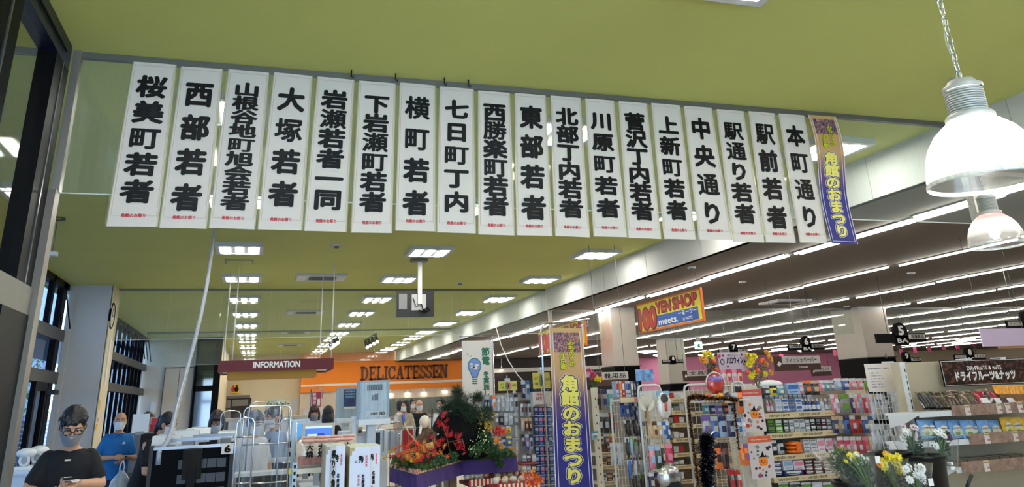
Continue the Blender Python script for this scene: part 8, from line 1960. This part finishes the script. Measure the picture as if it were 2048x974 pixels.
# products: leaning foil bags, blue bags, flat packs
def leanbag(px, py0, py1, Yb_, wpx, c1, c2, label, group, lean=.5, mtl=.0, txt=None):
    a_ = at(px-wpx/2, (py0+py1)/2, Yb_).x; b_2 = at(px+wpx/2, (py0+py1)/2, Yb_).x; w_ = b_2-a_; z0 = at(px, py1, Yb_).z; h = at(px, py0, Yb_).z-z0
    key = ('bag', round(w_, 2), round(h, 2), c1, c2, txt, mtl)
    if key not in LABELS:
        mb = MB(); vs = []; fs = []
        for sg in (-1, 1):
            o_ = len(vs)
            for iz in range(7):
                for ix in range(6): u, v = ix/5, iz/6; vs.append(((u-.5)*w_, sg*(.024*math.sin(PI*u)**.6*(1-v)**.4 + .002), v*h))
            for iz in range(6):
                for ix in range(5): q0 = o_+iz*6+ix; fs.append((q0, q0+1, q0+7, q0+6) if sg < 0 else (q0, q0+6, q0+7, q0+1))
        mb.add(vs, fs, 0, True)
        if not mtl: mb.box(-w_*.36, w_*.36, -.027, -.012, h*.14, h*.48, 1)
        if mtl: mb.box(-w_*.5, w_*.5, -.004, .002, h*.9, h*1.02, 1)
        if txt:
            mb.ball((0, -.024, h*.55), (w_*.34, .006, h*.16), 12, 2); mb.ball((-w_*.05, -.027, h*.26), (w_*.2, .006, h*.10), 10, 3); put_line(mb, txt, lambda x, y: (x, -.032, y), -w_*.28, w_*.28, h*.57, h*.09, .03, m=4)
        ms = [mat('bag_%d_%d_%d_%d' % (*c1, int(mtl*10)), c1, .28, metal=mtl, noise=.5 if mtl else .25, nscale=30, coat=.5, bump=.8 if mtl else 0), rgbm(c2, .3), PAPER, rgbm((120, 150, 70)), rgbm((40, 60, 50))]
        o = mb.build('snack_bag', ms, None, local=True); LABELS[key] = o.data; bpy.data.objects.remove(o)
    return place('snack_bag', LABELS[key], ((a_+b_2)/2, Yb_, z0), label, 'snack bag', group, random.uniform(-.12, .12) if lean < .75 else random.uniform(-.45, .45), -lean*.6 + (random.uniform(-.15, .15) if lean > .75 else 0))
for r_ in range(3):
    for i in range(12):
        px = 1850+11*i+4*r_
        c1 = ((40, 42, 44), (70, 60, 44), (96, 84, 66), (120, 92, 78))[min(3, (i+r_)//4)]
        leanbag(px+random.uniform(-3, 3), 786-3*r_+random.choice((-4, 0, 3)), 817-2*r_, Y+.05+.11*r_, 17, c1, ((130, 104, 80), (96, 110, 70), (150, 126, 110))[i % 3], '%s leaning foil nut bag from the left, %s row of the top shelf' % (ordn[i].replace('nearest', 'first'), ('front', 'middle', 'back')[r_]), 'leaning foil nut bags on the top shelf', .8, .5)
for i in range(5): leanbag(1968+13*i, 780, 812, Y+.06, 19, ((150, 30, 50), (60, 24, 34))[i % 2], ((230, 220, 220), (40, 20, 24))[i % 2], '%s leaning dried berry bag on the top shelf' % ('red' if i % 2 == 0 else 'dark'), '%s berry bags on the top shelf' % ('red' if i % 2 == 0 else 'dark'), .7)
for i in range(5): leanbag(2006+14*i, 768, 808, Y+.08, 21, (220, 150, 40), (120, 84, 40), 'yellow dried mango bag on the top shelf at the right edge', 'yellow mango bags on the top shelf', .4)
for i, px in enumerate((1850, 1863, 1886, 1912, 1937, 1953, 1969, 1990)): leanbag(px, 839+(i % 3), 877, Y+.04+.03*(i % 2), 26, (110, 160, 210), (206, 214, 190), 'pale blue snack bag reading mero on the middle shelf, %s from the left' % ords[i], 'pale blue snack bags on the middle shelf', .15, 0, 'mero')
for i, px in enumerate((1874, 1905, 1925, 1945)): leanbag(px, 841, 877, Y+.18, 26, (70, 116, 176), (150, 180, 200), 'deeper blue snack bag behind the pale blue ones', 'deeper blue snack bags on the middle shelf', .1)
for i, px in enumerate((2015, 2034, 2054)): leanbag(px, 834, 872, Y+.05, 24, (214, 170, 40), (230, 214, 120), 'yellow snack bag reading mero on the middle shelf, %s from the left' % ords[i], 'yellow snack bags on the middle shelf', .15, 0, 'mero')
for i in range(7):
    x = at(1925+22*i, 926, Y+.1).x
    place('snack_bag', goods('flat', .115, .03, .2, (150, 136, 104), (70, 66, 58)), (x, Y+.18, shz[2]+.0), 'flat beige pack on the lowest shelf, %s from the left' % ords[i], 'snack bag', 'flat beige packs on the lowest shelf', .1)
    place('snack_bag', goods('flat', .115, .03, .2, (124, 112, 90), (190, 184, 170)), (x+.03, Y+.22, shz[2]+.03), 'flat darker pack on the %s beige pack from the left' % ords[i], 'snack bag', 'flat darker packs on the lowest shelf', -.1)

# ------------------------------------------------------------------ flowers for sale
def bucket(px0, px1, py, Y, label, lean=0, labelled=False, zb=.45):
    k = span(px0, px1, py, 974, Y); r = (k[1]-k[0])/2; cx_ = (k[0]+k[1])/2; zt_ = at((px0+px1)/2, py, Y).z
    t = thing('flower_bucket', label, 'bucket', (cx_, Y+r, zt_-.32))
    MB().lathe([(.001, 0), (r*.78, 0), (r*.98, .31), (r*1.04, .315), (r*1.04, .33), (r*.95, .33), (r*.93, .30), (r*.75, .02)], n=28).build('bucket', mat('bucket_black', (6, 6, 8), .35, spec=.3), t, local=True)
    if labelled:
        q = at(1903, 927, Y); mb = MB(); mb.prism([(q.x+.008*math.cos(2*PI*j/12), q.z+.008*math.sin(2*PI*j/12)) for j in range(12)], Y-.004, Y+.02, 0, 'y').box(q.x-.014, q.x+.014, Y-.004, Y+.02, q.z-.028, q.z-.014).build('label', PAPER, t)
    MB().box(cx_-r, cx_+r, Y, Y+2*r, zt_-.36, zt_-.32).build('stand_shelf', DARKG, t)
    for dx in (-r*.8, r*.8): MB().cyl((cx_+dx, Y+r, 0), (cx_+dx, Y+r, zt_-.33), .012, n=6).build('stand_leg', DARKG, t)
    return cx_, Y+r, zt_
YB_ = 3.35
b1 = bucket(1848, 1918, 915, YB_, 'black flower bucket with small white round labels, right of the bouquets', labelled=True)
b2_ = bucket(1782, 1850, 908, YB_+.1, 'black flower bucket behind the white bouquet')
b3 = bucket(1700, 1768, 968, YB_-.2, 'black flower bucket under the yellow bouquets')
def bouquet(label, heads, base_px, Y, greens, cello=None, lean=0.0, extra=()):
    base = tuple(at(*base_px, Y)); sleeve_lean[0] = lean
    hs_ = [H_(px, py, Y+random.uniform(-.04, .04), r, m_) for px, py, r, m_ in heads]
    sl = None
    if cello: sl = (cello[0], cello[1], base[2]-.05, at(cello[2], cello[3], Y).z)
    return bunch('flower_bouquet', label, hs_, base, STEM, [(at(px, py, Y+.02), r) for px, py, r in greens], sleeve=sl)
R = random.Random(4)
bouquet('bouquet of yellow chrysanthemums in cellophane, centre of the lower right flowers', [(1766+R.uniform(0, 34), 912+R.uniform(0, 34), .022, YF) for _ in range(26)] + [(1760, 920, .02, AF), (1758, 930, .02, AF), (1772, 908, .018, AF)], (1795, 985), 3.1, [((1786), 950, (.07, .04, .06)), (1790, 968, (.06, .04, .05))], (.03, .10, 1790, 915), -.25)
bouquet('bouquet of small yellow and white blossoms with long green stems, leftmost in cellophane', [(1690+R.uniform(0, 25), 905+R.uniform(0, 25), .014, YF) for _ in range(14)] + [(1700+R.uniform(0, 35), 908+R.uniform(0, 22), .009, WFL) for _ in range(16)], (1745, 990), 3.15, [(1705, 935, (.09, .04, .06)), (1722, 950, (.08, .04, .07)), (1688, 925, (.06, .04, .05))], (.03, .12, 1700, 905), -.5)
bouquet('wispy bouquet with brownish buds behind the leftmost yellow one', [(1675+R.uniform(0, 28), 895+R.uniform(0, 25), .012, mat('bud_olive', (150, 140, 70), .7)) for _ in range(18)], (1715, 985), 3.3, [(1680, 920, (.07, .03, .07)), (1695, 945, (.07, .03, .08))], (.03, .10, 1670, 900), -.4)
bouquet('bouquet of white chrysanthemums in cellophane, before the black buckets', [(1810+R.uniform(0, 36), 934+R.uniform(0, 28), .02, WFL) for _ in range(22)], (1838, 1000), 2.95, [(1828, 968, (.06, .04, .05))], (.03, .09, 1826, 925), -.1)
bouquet('tall pale pink and white carnations in the bucket left of the labelled one', [(1806+R.uniform(0, 26), 853+R.uniform(0, 28), .022, PKF if i % 2 else WFL) for i in range(14)] + [(1832, 883, .02, WFL)], (1828, 912), YB_+.15, [(1828, 895, (.04, .03, .05)), (1835, 900, (.04, .03, .04))], (.05, .09, 1822, 862))
bouquet('white and maroon lisianthus in the labelled bucket', [(1874, 865, .022, WFL), (1880, 862, .02, WFL), (1887, 872, .022, WFL), (1872, 892, .022, WFL), (1878, 897, .022, WFL), (1895, 868, .024, MFL), (1898, 876, .022, MFL), (1893, 890, .016, MFL)], (1884, 918), YB_+.1, [(1885, 900, (.03, .03, .05)), (1882, 882, (.03, .02, .04))], (.06, .10, 1884, 860))
for j, (px, py) in enumerate(((1736, 918), (1790, 941), (1840, 962))):
    q = at(px, py, (3.08, 3.04, 2.92)[j]); t = tag(MB().box(q.x-.012, q.x+.012, q.y-.06, q.y-.058, q.z-.014, q.z+.014).build('price_sticker', PAPER), 'white price sticker on the %s bouquet' % ('small yellow', 'yellow', 'white')[j], 'sticker')
tag(MB().cyl(at(1934, 974, 3.2), at(1943, 950, 3.2), .008, n=8).build('rack_bar', DARKG), 'black bar at the bottom right beside the labelled bucket', 'bar')
